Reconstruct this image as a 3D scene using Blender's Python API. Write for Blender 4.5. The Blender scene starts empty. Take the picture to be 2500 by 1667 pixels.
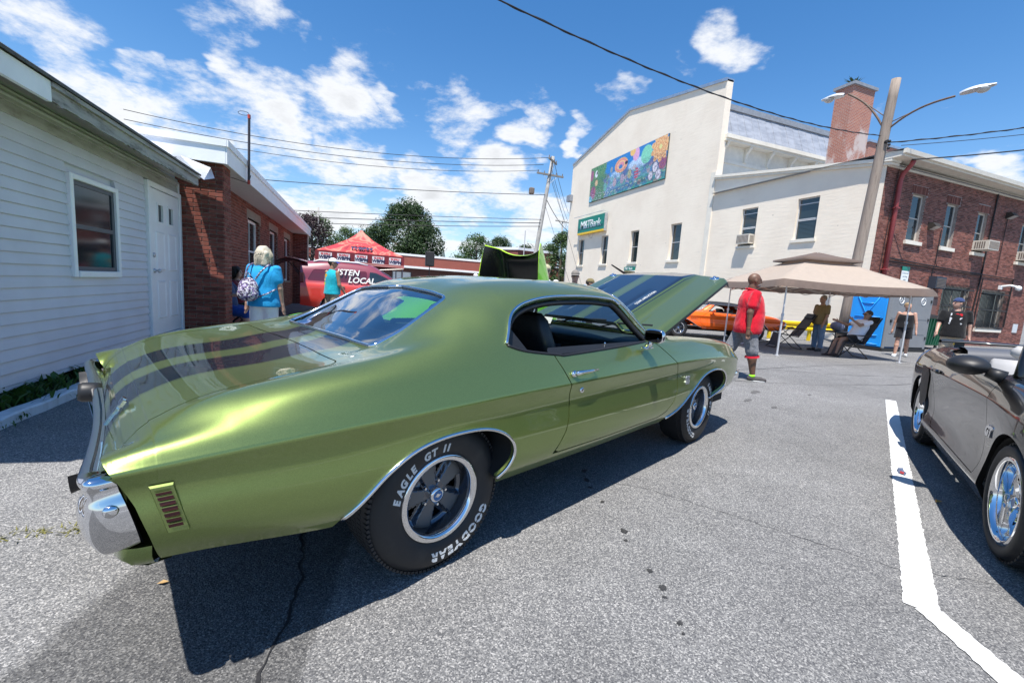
import bpy, bmesh, math, random
import numpy as np
from mathutils import Vector, Matrix, noise as mnoise
R_ = math.radians
PI = math.pi
scene = bpy.context.scene
COL = scene.collection
random.seed(7)

# ---------------------------------------------------------------- camera
cam_d = bpy.data.cameras.new('camera'); cam = bpy.data.objects.new('camera', cam_d); COL.objects.link(cam)
cam_d.sensor_width = 36.0; cam_d.lens = 14.904; cam_d.clip_start = 0.05; cam_d.clip_end = 3000
_r, _u, _b = (0.938532, -0.338634, 0.066973), (-0.02035, 0.1394, 0.990027), (-0.344592, -0.930535, 0.123941)
cam.matrix_world = Matrix(((_r[0], _u[0], _b[0], 0), (_r[1], _u[1], _b[1], 0), (_r[2], _u[2], _b[2], 1.286), (0, 0, 0, 1)))
scene.camera = cam

# ---------------------------------------------------------------- light
SUN = Vector((-0.247, -0.317, 1.0)).normalized()
sun_d = bpy.data.lights.new('sun', 'SUN'); sun = bpy.data.objects.new('sun', sun_d); COL.objects.link(sun)
sun_d.energy = 5.0; sun_d.angle = R_(0.53); sun_d.color = (1.0, 0.955, 0.89)
sun.rotation_euler = (-SUN).to_track_quat('-Z', 'Y').to_euler()
sun.location = (0, 0, 40)
scene.view_settings.view_transform = 'Standard'; scene.view_settings.look = 'None'
scene.view_settings.gamma = 1.0; scene.view_settings.use_curve_mapping = False
scene.view_settings.exposure = 0.70
scene.cycles.use_denoising = True
scene.cycles.max_bounces = 8; scene.cycles.transparent_max_bounces = 16
scene.cycles.sample_clamp_indirect = 6.0
scene.render.film_transparent = False

# ---------------------------------------------------------------- world: blue sky and cumulus
world = bpy.data.worlds.new('World'); scene.world = world; world.use_nodes = True
def build_world():
    nt = world.node_tree; N = nt.nodes; L = nt.links
    N.clear()
    out = N.new('ShaderNodeOutputWorld'); bg = N.new('ShaderNodeBackground')
    sky = N.new('ShaderNodeTexSky'); sky.sky_type = 'NISHITA'; sky.sun_disc = False
    sky.sun_elevation = math.asin(SUN.z); sky.sun_rotation = math.atan2(SUN.x, SUN.y)
    sky.air_density = 1.0; sky.dust_density = 0.3; sky.ozone_density = 3.2; sky.altitude = 100
    def math_(op, a, b=None, c=None, clamp=False):
        n = N.new('ShaderNodeMath'); n.operation = op; n.use_clamp = clamp
        for i, v in enumerate((a, b, c)):
            if v is None: continue
            if isinstance(v, (int, float)): n.inputs[i].default_value = v
            else: L.new(v, n.inputs[i])
        return n.outputs[0]
    tc = N.new('ShaderNodeTexCoord'); vec = tc.outputs['Generated']
    nrm = N.new('ShaderNodeVectorMath'); nrm.operation = 'NORMALIZE'; L.new(vec, nrm.inputs[0])
    sep = N.new('ShaderNodeSeparateXYZ'); L.new(nrm.outputs[0], sep.inputs[0])
    z = math_('MAXIMUM', sep.outputs[2], 0.0)
    # cloud-layer coordinates: the direction carried up to a flattened shell
    zz = math_('ADD', z, 0.24)
    px = math_('DIVIDE', sep.outputs[0], zz); py = math_('DIVIDE', sep.outputs[1], zz)
    comb = N.new('ShaderNodeCombineXYZ'); L.new(px, comb.inputs[0]); L.new(py, comb.inputs[1]); L.new(math_('MULTIPLY', z, 1.5), comb.inputs[2])
    def fbm(scale, detail, rough, off, dist=0.0):
        mp = N.new('ShaderNodeMapping'); mp.inputs['Location'].default_value = off; L.new(comb.outputs[0], mp.inputs[0])
        n = N.new('ShaderNodeTexNoise'); n.inputs['Scale'].default_value = scale; n.inputs['Detail'].default_value = detail
        n.inputs['Roughness'].default_value = rough; n.inputs['Distortion'].default_value = dist
        L.new(mp.outputs[0], n.inputs['Vector']); return n.outputs[0]
    n1 = fbm(2.3, 10, 0.66, SKY_OFF, 0.1)
    n2 = fbm(0.8, 2, 0.5, (3.1, 8.2, 0.4))
    dens = math_('ADD', math_('MULTIPLY', math_('SUBTRACT', n1, 0.5), 2.3), math_('MULTIPLY', math_('SUBTRACT', n2, 0.5), 0.5))
    wn = N.new('ShaderNodeTexNoise'); wn.inputs['Scale'].default_value = 2.6; wn.inputs['Detail'].default_value = 4; wn.inputs['Roughness'].default_value = .6; L.new(comb.outputs[0], wn.inputs['Vector'])
    wa = N.new('ShaderNodeVectorMath'); wa.operation = 'MULTIPLY_ADD'; L.new(wn.outputs['Color'], wa.inputs[0]); wa.inputs[1].default_value = (.30, .30, .22); L.new(nrm.outputs[0], wa.inputs[2])
    wb = N.new('ShaderNodeVectorMath'); wb.operation = 'SUBTRACT'; L.new(wa.outputs[0], wb.inputs[0]); wb.inputs[1].default_value = (.15, .15, .11)
    wd = N.new('ShaderNodeVectorMath'); wd.operation = 'NORMALIZE'; L.new(wb.outputs[0], wd.inputs[0])
    g = None
    for (d, w, q) in CLOUDS:      # heaps of cloud: direction, weight, 1 - cos(radius)
        dt = N.new('ShaderNodeVectorMath'); dt.operation = 'DOT_PRODUCT'; L.new(wd.outputs[0], dt.inputs[0]); dt.inputs[1].default_value = Vector(d).normalized()
        m = N.new('ShaderNodeMapRange'); m.interpolation_type = 'SMOOTHSTEP'; L.new(dt.outputs['Value'], m.inputs['Value'])
        m.inputs['From Min'].default_value = 1 - q*1.6; m.inputs['From Max'].default_value = 1.0; m.inputs['To Max'].default_value = w
        g = m.outputs[0] if g is None else math_('MAXIMUM', g, m.outputs[0])
    dens = math_('ADD', dens, math_('MULTIPLY', g, 0.57))
    # more cloud towards the horizon, where one looks through many of them
    dens = math_('ADD', dens, math_('MULTIPLY', math_('EXPONENT', math_('MULTIPLY', z, -5.0)), 0.22))
    mr = N.new('ShaderNodeMapRange'); mr.interpolation_type = 'SMOOTHSTEP'
    mr.inputs['From Min'].default_value = 0.29; mr.inputs['From Max'].default_value = 0.72
    L.new(dens, mr.inputs['Value'])
    # a grey belly where the cloud is thick
    sh = N.new('ShaderNodeMapRange'); sh.interpolation_type = 'SMOOTHSTEP'
    sh.inputs['From Min'].default_value = 0.6; sh.inputs['From Max'].default_value = 1.1
    sh.inputs['To Min'].default_value = 1.0; sh.inputs['To Max'].default_value = 0.78
    L.new(dens, sh.inputs['Value'])
    cc = N.new('ShaderNodeCombineColor')
    L.new(math_('MULTIPLY', sh.outputs[0], CLOUD_V * 0.98), cc.inputs[0]); L.new(math_('MULTIPLY', sh.outputs[0], CLOUD_V), cc.inputs[1]); L.new(math_('MULTIPLY', sh.outputs[0], CLOUD_V * 1.03), cc.inputs[2])
    mix = N.new('ShaderNodeMix'); mix.data_type = 'RGBA'
    hs = N.new('ShaderNodeHueSaturation'); hs.inputs['Saturation'].default_value = 1.28; hs.inputs['Value'].default_value = 1.0; L.new(sky.outputs[0], hs.inputs['Color'])
    L.new(math_('MULTIPLY', mr.outputs[0], 0.97), mix.inputs['Factor']); hz = N.new('ShaderNodeMix'); hz.data_type = 'RGBA'; L.new(math_('MULTIPLY', math_('EXPONENT', math_('MULTIPLY', z, -9.0)), 0.75), hz.inputs['Factor']); L.new(hs.outputs[0], hz.inputs[6]); hz.inputs[7].default_value = (CLOUD_V*.66, CLOUD_V*.80, CLOUD_V*.95, 1); L.new(hz.outputs[2], mix.inputs[6]); L.new(cc.outputs[0], mix.inputs[7])
    L.new(mix.outputs[2], bg.inputs['Color']); bg.inputs['Strength'].default_value = SKY_STR
    L.new(bg.outputs[0], out.inputs['Surface'])
SKY_STR = 0.118; CLOUD_V = 5.4; SKY_OFF = (0.0, 0.0, 0.0)
CLOUDS = [((-0.446, 0.833, 0.329), 1.00, 0.00495), ((-0.390, 0.862, 0.323), 0.75, 0.00075), ((-0.330, 0.890, 0.315), 0.80, 0.00064), ((-0.387, 0.865, 0.319), 0.60, 0.00056), ((-0.191, 0.890, 0.414), 1.00, 0.00420), ((-0.153, 0.914, 0.376), 0.80, 0.00117), ((-0.220, 0.917, 0.332), 0.85, 0.00062), ((-0.101, 0.911, 0.401), 0.70, 0.00051), ((-0.427, 0.865, 0.262), 0.90, 0.00131), ((-0.379, 0.894, 0.241), 1.00, 0.00231), ((-0.298, 0.923, 0.242), 1.00, 0.00445), ((-0.173, 0.950, 0.260), 1.00, 0.00606), ((-0.016, 0.957, 0.290), 1.00, 0.00593), ((0.068, 0.939, 0.336), 0.80, 0.00101), ((0.183, 0.925, 0.333), 0.95, 0.00378), ((0.242, 0.895, 0.374), 0.70, 0.00139), ((0.324, 0.871, 0.370), 0.90, 0.00164), ((0.322, 0.891, 0.319), 0.80, 0.00116), ((0.419, 0.840, 0.346), 0.80, 0.00061), ((-0.062, 0.984, 0.170), 0.90, 0.01004), ((0.128, 0.973, 0.194), 1.00, 0.00339), ((0.259, 0.945, 0.198), 1.05, 0.00479), ((0.177, 0.978, 0.112), 0.90, 0.01233), ((0.354, 0.925, 0.135), 0.80, 0.00844), ((0.609, 0.636, 0.473), 0.90, 0.00157), ((0.501, 0.771, 0.393), 0.60, 0.00053), ((0.494, 0.785, 0.374), 0.60, 0.00044), ((0.903, 0.375, 0.209), 0.90, 0.00131), ((0.476, 0.742, 0.471), 0.55, 0.00026), ((0.566, 0.702, 0.431), 0.50, 0.00027)]
build_world()

# ---------------------------------------------------------------- helpers: mesh builder
class MB:
    def __init__(s): s.v = []; s.f = []; s.m = []; s.sm = []; s.a = []; s.mi = 0; s.smooth = False; s.rv = 0.5
    def add(s, vs, fs):
        o = len(s.v); s.v.extend([tuple(v) for v in vs]); s.a.extend([s.rv] * len(vs))
        for f in fs: s.f.append(tuple(i + o for i in f)); s.m.append(s.mi); s.sm.append(s.smooth)
        return s
    def box(s, x0, x1, y0, y1, z0, z1):
        v = [(x0,y0,z0),(x1,y0,z0),(x1,y1,z0),(x0,y1,z0),(x0,y0,z1),(x1,y0,z1),(x1,y1,z1),(x0,y1,z1)]
        return s.add(v, [(0,3,2,1),(4,5,6,7),(0,1,5,4),(1,2,6,5),(2,3,7,6),(3,0,4,7)])
    def obox(s, c, ax, ay, az):
        c, ax, ay, az = Vector(c), Vector(ax), Vector(ay), Vector(az)
        v = [c - ax - ay - az, c + ax - ay - az, c + ax + ay - az, c - ax + ay - az, c - ax - ay + az, c + ax - ay + az, c + ax + ay + az, c - ax + ay + az]
        return s.add(v, [(0,3,2,1),(4,5,6,7),(0,1,5,4),(1,2,6,5),(2,3,7,6),(3,0,4,7)])
    def bbox(s, x0, x1, y0, y1, z0, z1, b=0.01):
        # box with chamfered edges
        def ring(z, i): return [(x0+i,y0,z),(x1-i,y0,z),(x1,y0+i,z),(x1,y1-i,z),(x1-i,y1,z),(x0+i,y1,z),(x0,y1-i,z),(x0,y0+i,z)]
        def inner(z): return [(x0+b,y0+b,z),(x1-b,y0+b,z),(x1-b,y0+b,z),(x1-b,y1-b,z),(x1-b,y1-b,z),(x0+b,y1-b,z),(x0+b,y1-b,z),(x0+b,y0+b,z)]
        v = inner(z0) + ring(z0 + b, b) + ring(z1 - b, b) + inner(z1)
        f = []
        for k in range(3):
            for i in range(8):
                j = (i + 1) % 8; f.append((k*8+i, k*8+j, k*8+8+j, k*8+8+i))
        f.append((7,6,5,4,3,2,1,0)); f.append(tuple(range(24, 32)))
        return s.add(v, f)
    def cyl(s, p0, p1, r0, r1=None, n=12, caps=True):
        return s.tube([p0, p1], [r0, r0 if r1 is None else r1], n, caps)
    def tube(s, pts, r, n=8, caps=True):
        pts = [Vector(p) for p in pts]; k = len(pts)
        rs = list(r) if isinstance(r, (list, tuple)) else [r] * k
        t0 = (pts[1] - pts[0]).normalized()
        up = Vector((0, 0, 1)) if abs(t0.z) < 0.9 else Vector((1, 0, 0))
        a = t0.cross(up).normalized(); b = t0.cross(a).normalized()
        vs = []
        for i in range(k):
            t = (pts[min(i+1, k-1)] - pts[max(i-1, 0)]).normalized()
            a = (a - t * a.dot(t)).normalized(); b = t.cross(a).normalized()
            for j in range(n):
                w = 2 * PI * j / n; vs.append(pts[i] + (a * math.cos(w) + b * math.sin(w)) * rs[i])
        fs = [(i*n+j, i*n+(j+1)%n, (i+1)*n+(j+1)%n, (i+1)*n+j) for i in range(k-1) for j in range(n)]
        if caps: fs += [tuple(reversed(range(n))), tuple(range((k-1)*n, k*n))]
        return s.add(vs, fs)
    def lathe(s, org, axis, prof, n=32, ref=None):
        # prof: (radius, height along axis)
        o = Vector(org); ax = Vector(axis).normalized()
        r = Vector(ref) if ref else (Vector((0,0,1)) if abs(ax.z) < .9 else Vector((1,0,0)))
        a = (r - ax * r.dot(ax)).normalized(); b = ax.cross(a)
        vs = []
        for (rad, h) in prof:
            for j in range(n):
                w = 2*PI*j/n; vs.append(o + ax*h + (a*math.cos(w) + b*math.sin(w))*rad)
        fs = [(i*n+j, i*n+(j+1)%n, (i+1)*n+(j+1)%n, (i+1)*n+j) for i in range(len(prof)-1) for j in range(n)]
        return s.add(vs, fs)
    def prism(s, poly, vec):
        k = len(poly); vec = Vector(vec); a = [Vector(p) for p in poly]; b = [p + vec for p in a]
        fs = [tuple(reversed(range(k))), tuple(range(k, 2*k))] + [(i, (i+1)%k, k+(i+1)%k, k+i) for i in range(k)]
        return s.add(a + b, fs)
    def grid(s, P, closed_u=False, closed_v=False, flip=False):
        # P[i][j] points
        nu, nv = len(P), len(P[0]); vs = [p for row in P for p in row]; fs = []
        for i in range(nu if closed_u else nu-1):
            for j in range(nv if closed_v else nv-1):
                q = (i*nv+j, ((i+1)%nu)*nv+j, ((i+1)%nu)*nv+(j+1)%nv, i*nv+(j+1)%nv)
                fs.append(tuple(reversed(q)) if flip else q)
        return s.add(vs, fs)
    def ball(s, c, r, nu=12, nv=8):
        rx, ry, rz = r if isinstance(r, (tuple, list)) else (r, r, r); vs = []; fs = []
        for i in range(nv+1):
            th = PI*i/nv
            for j in range(nu):
                ph = 2*PI*j/nu; vs.append((c[0]+rx*math.sin(th)*math.cos(ph), c[1]+ry*math.sin(th)*math.sin(ph), c[2]+rz*math.cos(th)))
        for i in range(nv):
            for j in range(nu): fs.append((i*nu+j, (i+1)*nu+j, (i+1)*nu+(j+1)%nu, i*nu+(j+1)%nu))
        return s.add(vs, fs)
    def xf(s, M, start=0):
        for i in range(start, len(s.v)): s.v[i] = tuple(M @ Vector(s.v[i]))
        return s
    def mesh(s, name, mats):
        me = bpy.data.meshes.new(name); me.from_pydata(s.v, [], s.f)
        for m in (mats if isinstance(mats, (list, tuple)) else [mats]): me.materials.append(m)
        me.polygons.foreach_set('material_index', s.m); me.polygons.foreach_set('use_smooth', s.sm)
        if len(set(s.a)) > 1:
            at = me.attributes.new('rnd', 'FLOAT', 'POINT'); at.data.foreach_set('value', s.a)
        me.update(); return me
    def build(s, name, mats, parent=None, kind=None, loc=None):
        return mkobj(name, s.mesh(name, mats), parent, kind, loc)
def mkobj(name, me, parent=None, kind=None, loc=None):
    o = bpy.data.objects.new(name, me); COL.objects.link(o)
    if parent: o.parent = parent
    if kind: o['kind'] = kind
    if loc: o.location = loc
    return o
def tag(o, label=None, cat=None, group=None, kind=None):
    if label: o['label'] = label
    if cat: o['category'] = cat
    if group: o['group'] = group
    if kind: o['kind'] = kind
    return o
def thing(name, label, cat, loc=(0,0,0), rz=0.0, group=None):
    o = bpy.data.objects.new(name, None); COL.objects.link(o); o.empty_display_size = 0.2
    o.location = loc; o.rotation_euler = (0, 0, rz); return tag(o, label, cat, group)
def copy_tree(o, parent=None):
    c = o.copy(); COL.objects.link(c)
    if parent is not None: c.parent = parent
    for ch in list(o.children): copy_tree(ch, c)
    return c

# ---------------------------------------------------------------- helpers: materials
_M = {}
class NT:
    def __init__(s, name):
        s.m = bpy.data.materials.new(name); s.m.use_nodes = True; s.nt = s.m.node_tree; s.N = s.nt.nodes; s.L = s.nt.links
        s.b = s.N['Principled BSDF']; s.out = s.N['Material Output']
    def n(s, t, **kw):
        x = s.N.new('ShaderNode' + t)
        for k, v in kw.items(): setattr(x, k, v)
        return x
    def set(s, sock, v):
        if hasattr(v, 'is_linked') or isinstance(v, bpy.types.NodeSocket): s.L.new(v, sock)
        else: sock.default_value = v
    def math(s, op, a, b=None, c=None, clamp=False):
        n = s.n('Math', operation=op, use_clamp=clamp)
        for i, v in enumerate((a, b, c)):
            if v is not None: s.set(n.inputs[i], v)
        return n.outputs[0]
    def coord(s, which='Object', scale=None, loc=None, rot=None):
        t = s.n('TexCoord').outputs[which]
        if scale is None and loc is None and rot is None: return t
        m = s.n('Mapping'); s.L.new(t, m.inputs[0])
        if scale: m.inputs['Scale'].default_value = scale if isinstance(scale, tuple) else (scale,)*3
        if loc: m.inputs['Location'].default_value = loc
        if rot: m.inputs['Rotation'].default_value = rot
        return m.outputs[0]
    def noise(s, vec, scale=5, detail=4, rough=.55, dist=0):
        n = s.n('TexNoise'); s.L.new(vec, n.inputs['Vector']); n.inputs['Scale'].default_value = scale
        n.inputs['Detail'].default_value = detail; n.inputs['Roughness'].default_value = rough; n.inputs['Distortion'].default_value = dist
        return n.outputs[0]
    def voro(s, vec, scale=5, feature='F1', out='Distance', rand=1.0):
        n = s.n('TexVoronoi', feature=feature); s.L.new(vec, n.inputs['Vector']); n.inputs['Scale'].default_value = scale
        n.inputs['Randomness'].default_value = rand
        return n.outputs[out]
    def ramp(s, v, stops, interp='LINEAR'):
        r = s.n('ValToRGB'); r.color_ramp.interpolation = interp; e = r.color_ramp.elements
        while len(e) < len(stops): e.new(0.5)
        for i, (p, c) in enumerate(stops):
            e[i].position = p; e[i].color = (c, c, c, 1) if isinstance(c, (int, float)) else (*c, 1)
        s.set(r.inputs[0], v); return r.outputs[0]
    def mixc(s, f, a, b, blend='MIX'):
        m = s.n('Mix', data_type='RGBA', blend_type=blend)
        s.set(m.inputs['Factor'], f)
        for sock, v in ((m.inputs[6], a), (m.inputs[7], b)):
            s.set(sock, (*v, 1) if isinstance(v, tuple) and len(v) == 3 else v)
        return m.outputs[2]
    def mr(s, v, a, b, c=0.0, d=1.0, smooth=False):
        n = s.n('MapRange'); s.set(n.inputs['Value'], v)
        for k, x in zip(('From Min','From Max','To Min','To Max'), (a, b, c, d)): n.inputs[k].default_value = x
        if smooth: n.interpolation_type = 'SMOOTHSTEP'
        return n.outputs[0]
    def bump(s, h, strength=.3, dist=.01):
        n = s.n('Bump'); n.inputs['Strength'].default_value = strength; n.inputs['Distance'].default_value = dist
        s.L.new(h, n.inputs['Height']); s.L.new(n.outputs[0], s.b.inputs['Normal']); return n
    def base(s, v): s.set(s.b.inputs['Base Color'], (*v, 1) if isinstance(v, tuple) and len(v) == 3 else v)
    def p(s, **kw):
        for k, v in kw.items(): s.set(s.b.inputs[k.replace('_', ' ')], v)
        return s
def pm(name, base, rough=.6, metal=0.0, var=.12, scale=6.0, bump=0.0, bscale=60.0, coat=0.0, spec=.5, rnd=0.0, attr=0.0, sheen=0.0):
    """plain painted or plastic surface with slight unevenness"""
    if name in _M: return _M[name]
    t = NT(name); c = t.coord('Object')
    n = t.noise(c, scale, 5, .6)
    f = t.mr(n, .25, .75, 1 - var, 1 + var)
    if rnd: f = t.math('MULTIPLY', f, t.mr(t.n('ObjectInfo').outputs['Random'], 0, 1, 1 - rnd, 1 + rnd))
    if attr:
        a = t.n('Attribute', attribute_name='rnd'); f = t.math('MULTIPLY', f, t.mr(a.outputs['Fac'], 0, 1, 1 - attr, 1 + attr))
    col = t.n('Mix', data_type='RGBA', blend_type='MULTIPLY'); col.inputs['Factor'].default_value = 1
    col.inputs[6].default_value = (*base, 1)
    cb = t.n('CombineColor'); [t.L.new(f, cb.inputs[i]) for i in range(3)]; t.L.new(cb.outputs[0], col.inputs[7])
    t.base(col.outputs[2]); t.p(Roughness=rough, Metallic=metal, Coat_Weight=coat)
    t.b.inputs['Specular IOR Level'].default_value = spec
    if coat: t.b.inputs['Coat Roughness'].default_value = .03
    if sheen: t.b.inputs['Sheen Weight'].default_value = sheen
    if bump: t.bump(t.noise(c, bscale, 6, .6), bump, .01)
    _M[name] = t.m; return t.m
def chrome_mat():
    if 'chrome' in _M: return _M['chrome']
    t = NT('chrome'); t.base((.72, .73, .75)); t.p(Metallic=1.0, Roughness=.06)
    _M['chrome'] = t.m; return t.m
def glass_mat(name, tint=(.5, .55, .55), refl=1.0, rough=.0):
    """thin pane: tinted see-through plus a mirror reflection that grows at grazing angles"""
    if name in _M: return _M[name]
    t = NT(name); t.N.remove(t.b)
    tr = t.n('BsdfTransparent'); tr.inputs[0].default_value = (*tint, 1)
    gl = t.n('BsdfGlossy'); gl.inputs['Roughness'].default_value = rough; gl.inputs[0].default_value = (.95, .97, 1, 1)
    fr = t.n('Fresnel'); t.L.new(t.mr(t.n('NewGeometry').outputs['Backfacing'], 0, 1, 1.52, 1/1.52), fr.inputs[0])
    f = t.math('MULTIPLY', fr.outputs[0], 1.75 * refl, clamp=True)
    mx = t.n('MixShader'); t.L.new(f, mx.inputs[0]); t.L.new(tr.outputs[0], mx.inputs[1]); t.L.new(gl.outputs[0], mx.inputs[2])
    t.L.new(mx.outputs[0], t.out.inputs[0]); _M[name] = t.m; return t.m
def winglass(name='window_glass', base=(.02, .03, .035)):
    """window pane of a building, dark room behind"""
    if name in _M: return _M[name]
    t = NT(name); t.base(base); t.p(Roughness=.03); t.b.inputs['Specular IOR Level'].default_value = .9
    n = t.noise(t.coord('Object'), 1.3, 2, .5); t.bump(n, .02, .05); _M[name] = t.m; return t.m
def text_mesh(txt, size=1.0, extrude=.0, shear=0.0, font_bold=0.0, spacing=1.0, align='CENTER'):
    cu = bpy.data.curves.new('lettering', 'FONT'); cu.body = txt; cu.size = size; cu.extrude = extrude; cu.shear = shear
    cu.offset = font_bold; cu.space_character = spacing; cu.align_x = align; cu.align_y = 'CENTER'; cu.resolution_u = 3
    o = bpy.data.objects.new('lettering', cu); COL.objects.link(o)
    dg = bpy.context.evaluated_depsgraph_get(); me = bpy.data.meshes.new_from_object(o.evaluated_get(dg))
    bpy.data.objects.remove(o); bpy.data.curves.remove(cu); return me
def lettering(name, txt, mat, parent, M, size=1.0, extrude=.002, **kw):
    me = text_mesh(txt, size, extrude, **kw); me.name = name; me.transform(M); me.materials.clear(); me.materials.append(mat)
    return mkobj(name, me, parent)
def frame(org, ux, uy):
    """matrix placing text: ux = reading direction, uy = up"""
    ux, uy = Vector(ux).normalized(), Vector(uy).normalized(); uz = ux.cross(uy)
    return Matrix(((ux.x, uy.x, uz.x, org[0]), (ux.y, uy.y, uz.y, org[1]), (ux.z, uy.z, uz.z, org[2]), (0,0,0,1)))
# ================================================================ ground
def asphalt_material():
    t = NT('asphalt'); c = t.coord('Object')
    st = t.voro(c, 190, out='Color'); sep = t.n('SeparateColor'); t.L.new(st, sep.inputs[0]); r1 = sep.outputs[0]
    fine = t.noise(c, 420, 3, .7)
    big = t.noise(c, .35, 4, .55); mid = t.noise(c, 3.2, 5, .6)
    # individual stones: mostly grey, some pale, some dark
    stone = t.ramp(r1, [(0, (.075, .076, .08)), (.3, (.125, .125, .127)), (.6, (.175, .174, .171)), (.85, (.25, .246, .238)), (1, (.38, .37, .355))])
    k = t.math('MULTIPLY', t.mr(big, .3, .7, .84, 1.12), t.mr(mid, .25, .75, .86, 1.12))
    k = t.math('MULTIPLY', k, t.mr(fine, .3, .7, .84, 1.14))
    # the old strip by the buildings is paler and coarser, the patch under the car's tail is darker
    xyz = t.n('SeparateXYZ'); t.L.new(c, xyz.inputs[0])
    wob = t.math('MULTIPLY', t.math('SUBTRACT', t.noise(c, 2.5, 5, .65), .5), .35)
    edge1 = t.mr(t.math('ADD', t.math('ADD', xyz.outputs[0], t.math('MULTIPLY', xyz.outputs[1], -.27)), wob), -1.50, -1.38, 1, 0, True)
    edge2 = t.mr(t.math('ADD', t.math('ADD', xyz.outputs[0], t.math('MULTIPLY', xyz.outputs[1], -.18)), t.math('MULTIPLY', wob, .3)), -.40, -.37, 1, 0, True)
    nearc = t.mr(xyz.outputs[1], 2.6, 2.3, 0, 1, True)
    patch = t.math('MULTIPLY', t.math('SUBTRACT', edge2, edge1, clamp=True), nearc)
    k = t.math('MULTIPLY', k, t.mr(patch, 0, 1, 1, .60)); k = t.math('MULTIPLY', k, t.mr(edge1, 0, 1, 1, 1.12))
    stains = t.mr(t.noise(t.coord('Object', (1, 1.6, 1), (4, 2, 0)), 1.1, 6, .7), .62, .78, 1, .78, True)
    k = t.math('MULTIPLY', k, stains)
    cb = t.n('CombineColor'); [t.L.new(k, cb.inputs[i]) for i in range(3)]
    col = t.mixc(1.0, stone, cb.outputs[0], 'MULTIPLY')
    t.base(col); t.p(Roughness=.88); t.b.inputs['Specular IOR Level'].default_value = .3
    d = t.voro(c, 150); h = t.math('ADD', t.math('MULTIPLY', d, -1.0), t.math('MULTIPLY', t.noise(c, 60, 4, .6), .6))
    t.bump(h, .5, .006); return t.m
ASPHALT = asphalt_material()
g = MB(); S = 900
g.add([(-S,-S,0),(S,-S,0),(S,S,0),(-S,S,0)], [(0,1,2,3)])
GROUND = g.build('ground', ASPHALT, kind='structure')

PAINT = NT('road_paint')
def _paint():
    t = PAINT; c = t.coord('Object'); wear = t.mr(t.noise(c, 38, 6, .8), .58, .66, 0, 1, True)
    sp = t.mr(t.voro(c, 170), .0, .5, 1.0, .92)
    t.base(t.mixc(t.math('MULTIPLY', wear, .75), (.60, .60, .58), (.14, .14, .14))); t.p(Roughness=.75); t.bump(t.noise(c, 180, 4, .7), .4, .004)
_paint(); PAINT = PAINT.m
def strip(mb, pts, w, z, jit=0.0, rnd=random):
    """flat ribbon on the ground along pts"""
    P = [Vector((p[0], p[1], z)) for p in pts]; L = []; Rr = []
    for i, p in enumerate(P):
        d = (P[min(i+1, len(P)-1)] - P[max(i-1, 0)]).normalized(); n = Vector((-d.y, d.x, 0))
        ww = (w[i] if isinstance(w, (list, tuple)) else w) / 2 * (1 + jit * rnd.uniform(-1, 1))
        L.append(p + n*ww); Rr.append(p - n*ww)
    k = len(P); mb.add(L + Rr, [(i, k+i, k+i+1, i+1) for i in range(k-1)])
def dense(pts, step=.05, wob=0.0, rnd=random):
    out = []
    for a, b in zip(pts[:-1], pts[1:]):
        a, b = Vector((*a[:2], 0)), Vector((*b[:2], 0)); n = max(1, int((b-a).length/step)); d = (b-a).normalized(); q = Vector((-d.y, d.x, 0))
        for i in range(n): out.append(a.lerp(b, i/n) + q*rnd.uniform(-wob, wob))
    out.append(Vector((*pts[-1][:2], 0))); return out
ml = MB(); rr = random.Random(3)
strip(ml, dense([(7.56, 3.88), (2.37, 0.965)], .02), .122, .004, .07, rr)
ml.build('road_marking', PAINT, GROUND)
ml = MB(); strip(ml, dense([(2.40, 0.955), (2.235, 0.62), (1.95, 0.02), (1.4, -1.1)], .02), .112, .0045, .08, rr); ml.build('road_marking', PAINT, GROUND)
ml = MB()
for a, b, w in (((9.4, 11.4), (13.1, 13.1), .1), ((10.8, 9.9), (16.2, 12.4), .1)): strip(ml, dense([a, b], .1), w, .004, .1, rr)
ml.build('road_marking', PAINT, GROUND)
TAR = pm('tar', (.02, .02, .022), .55, var=.3, scale=30)
OILM = pm('oil_stain', (.035, .034, .033), .6, var=.4, scale=60)
def crack(pts, w, wob, seed, step=.035):
    r = random.Random(seed); mb = MB(); d = dense(pts, step, wob, r); strip(mb, d, [w*r.uniform(.35, 1.3) for _ in d], .004, 0, r); mb.build('crack', TAR, GROUND)
crack([(-.33, 2.62), (-.235, 2.2), (-.20, 1.85), (-.215, 1.62), (-.27, 1.40), (-.22, 1.22)], .011, .010, 1)
crack([(1.15, 2.8), (1.9, 2.2), (2.6, 1.2), (3.1, .9)], .0035, .012, 2)
crack([(4.4, 6.3), (6.2, 6.0), (9.2, 6.5), (14, 6.9), (20, 7.6)], .016, .03, 4, .35)
crack([(5.3, 5.4), (7.3, 4.9), (9.1, 4.75), (12, 4.9), (17, 5.3)], .014, .03, 5, .3)
crack([(6.6, 6.8), (9.3, 5.6), (12.3, 5.1), (16.2, 5.0)], .013, .03, 6, .3)
def blot(x, y, r, seed, squash=1.0, ang=0.0, mat=OILM, z=.0045, name='oil_spot'):
    q = random.Random(seed); n = 18; mb = MB(); vs = [(x, y, z)]
    for i in range(n):
        a = 2*PI*i/n; rad = r*q.uniform(.55, 1.15); u, v = rad*math.cos(a), rad*math.sin(a)*squash
        vs.append((x + u*math.cos(ang) - v*math.sin(ang), y + u*math.sin(ang) + v*math.cos(ang), z))
    mb.add(vs, [(0, i+1, (i+1) % n + 1) for i in range(n)]); return mb.build(name, mat, GROUND)
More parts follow.
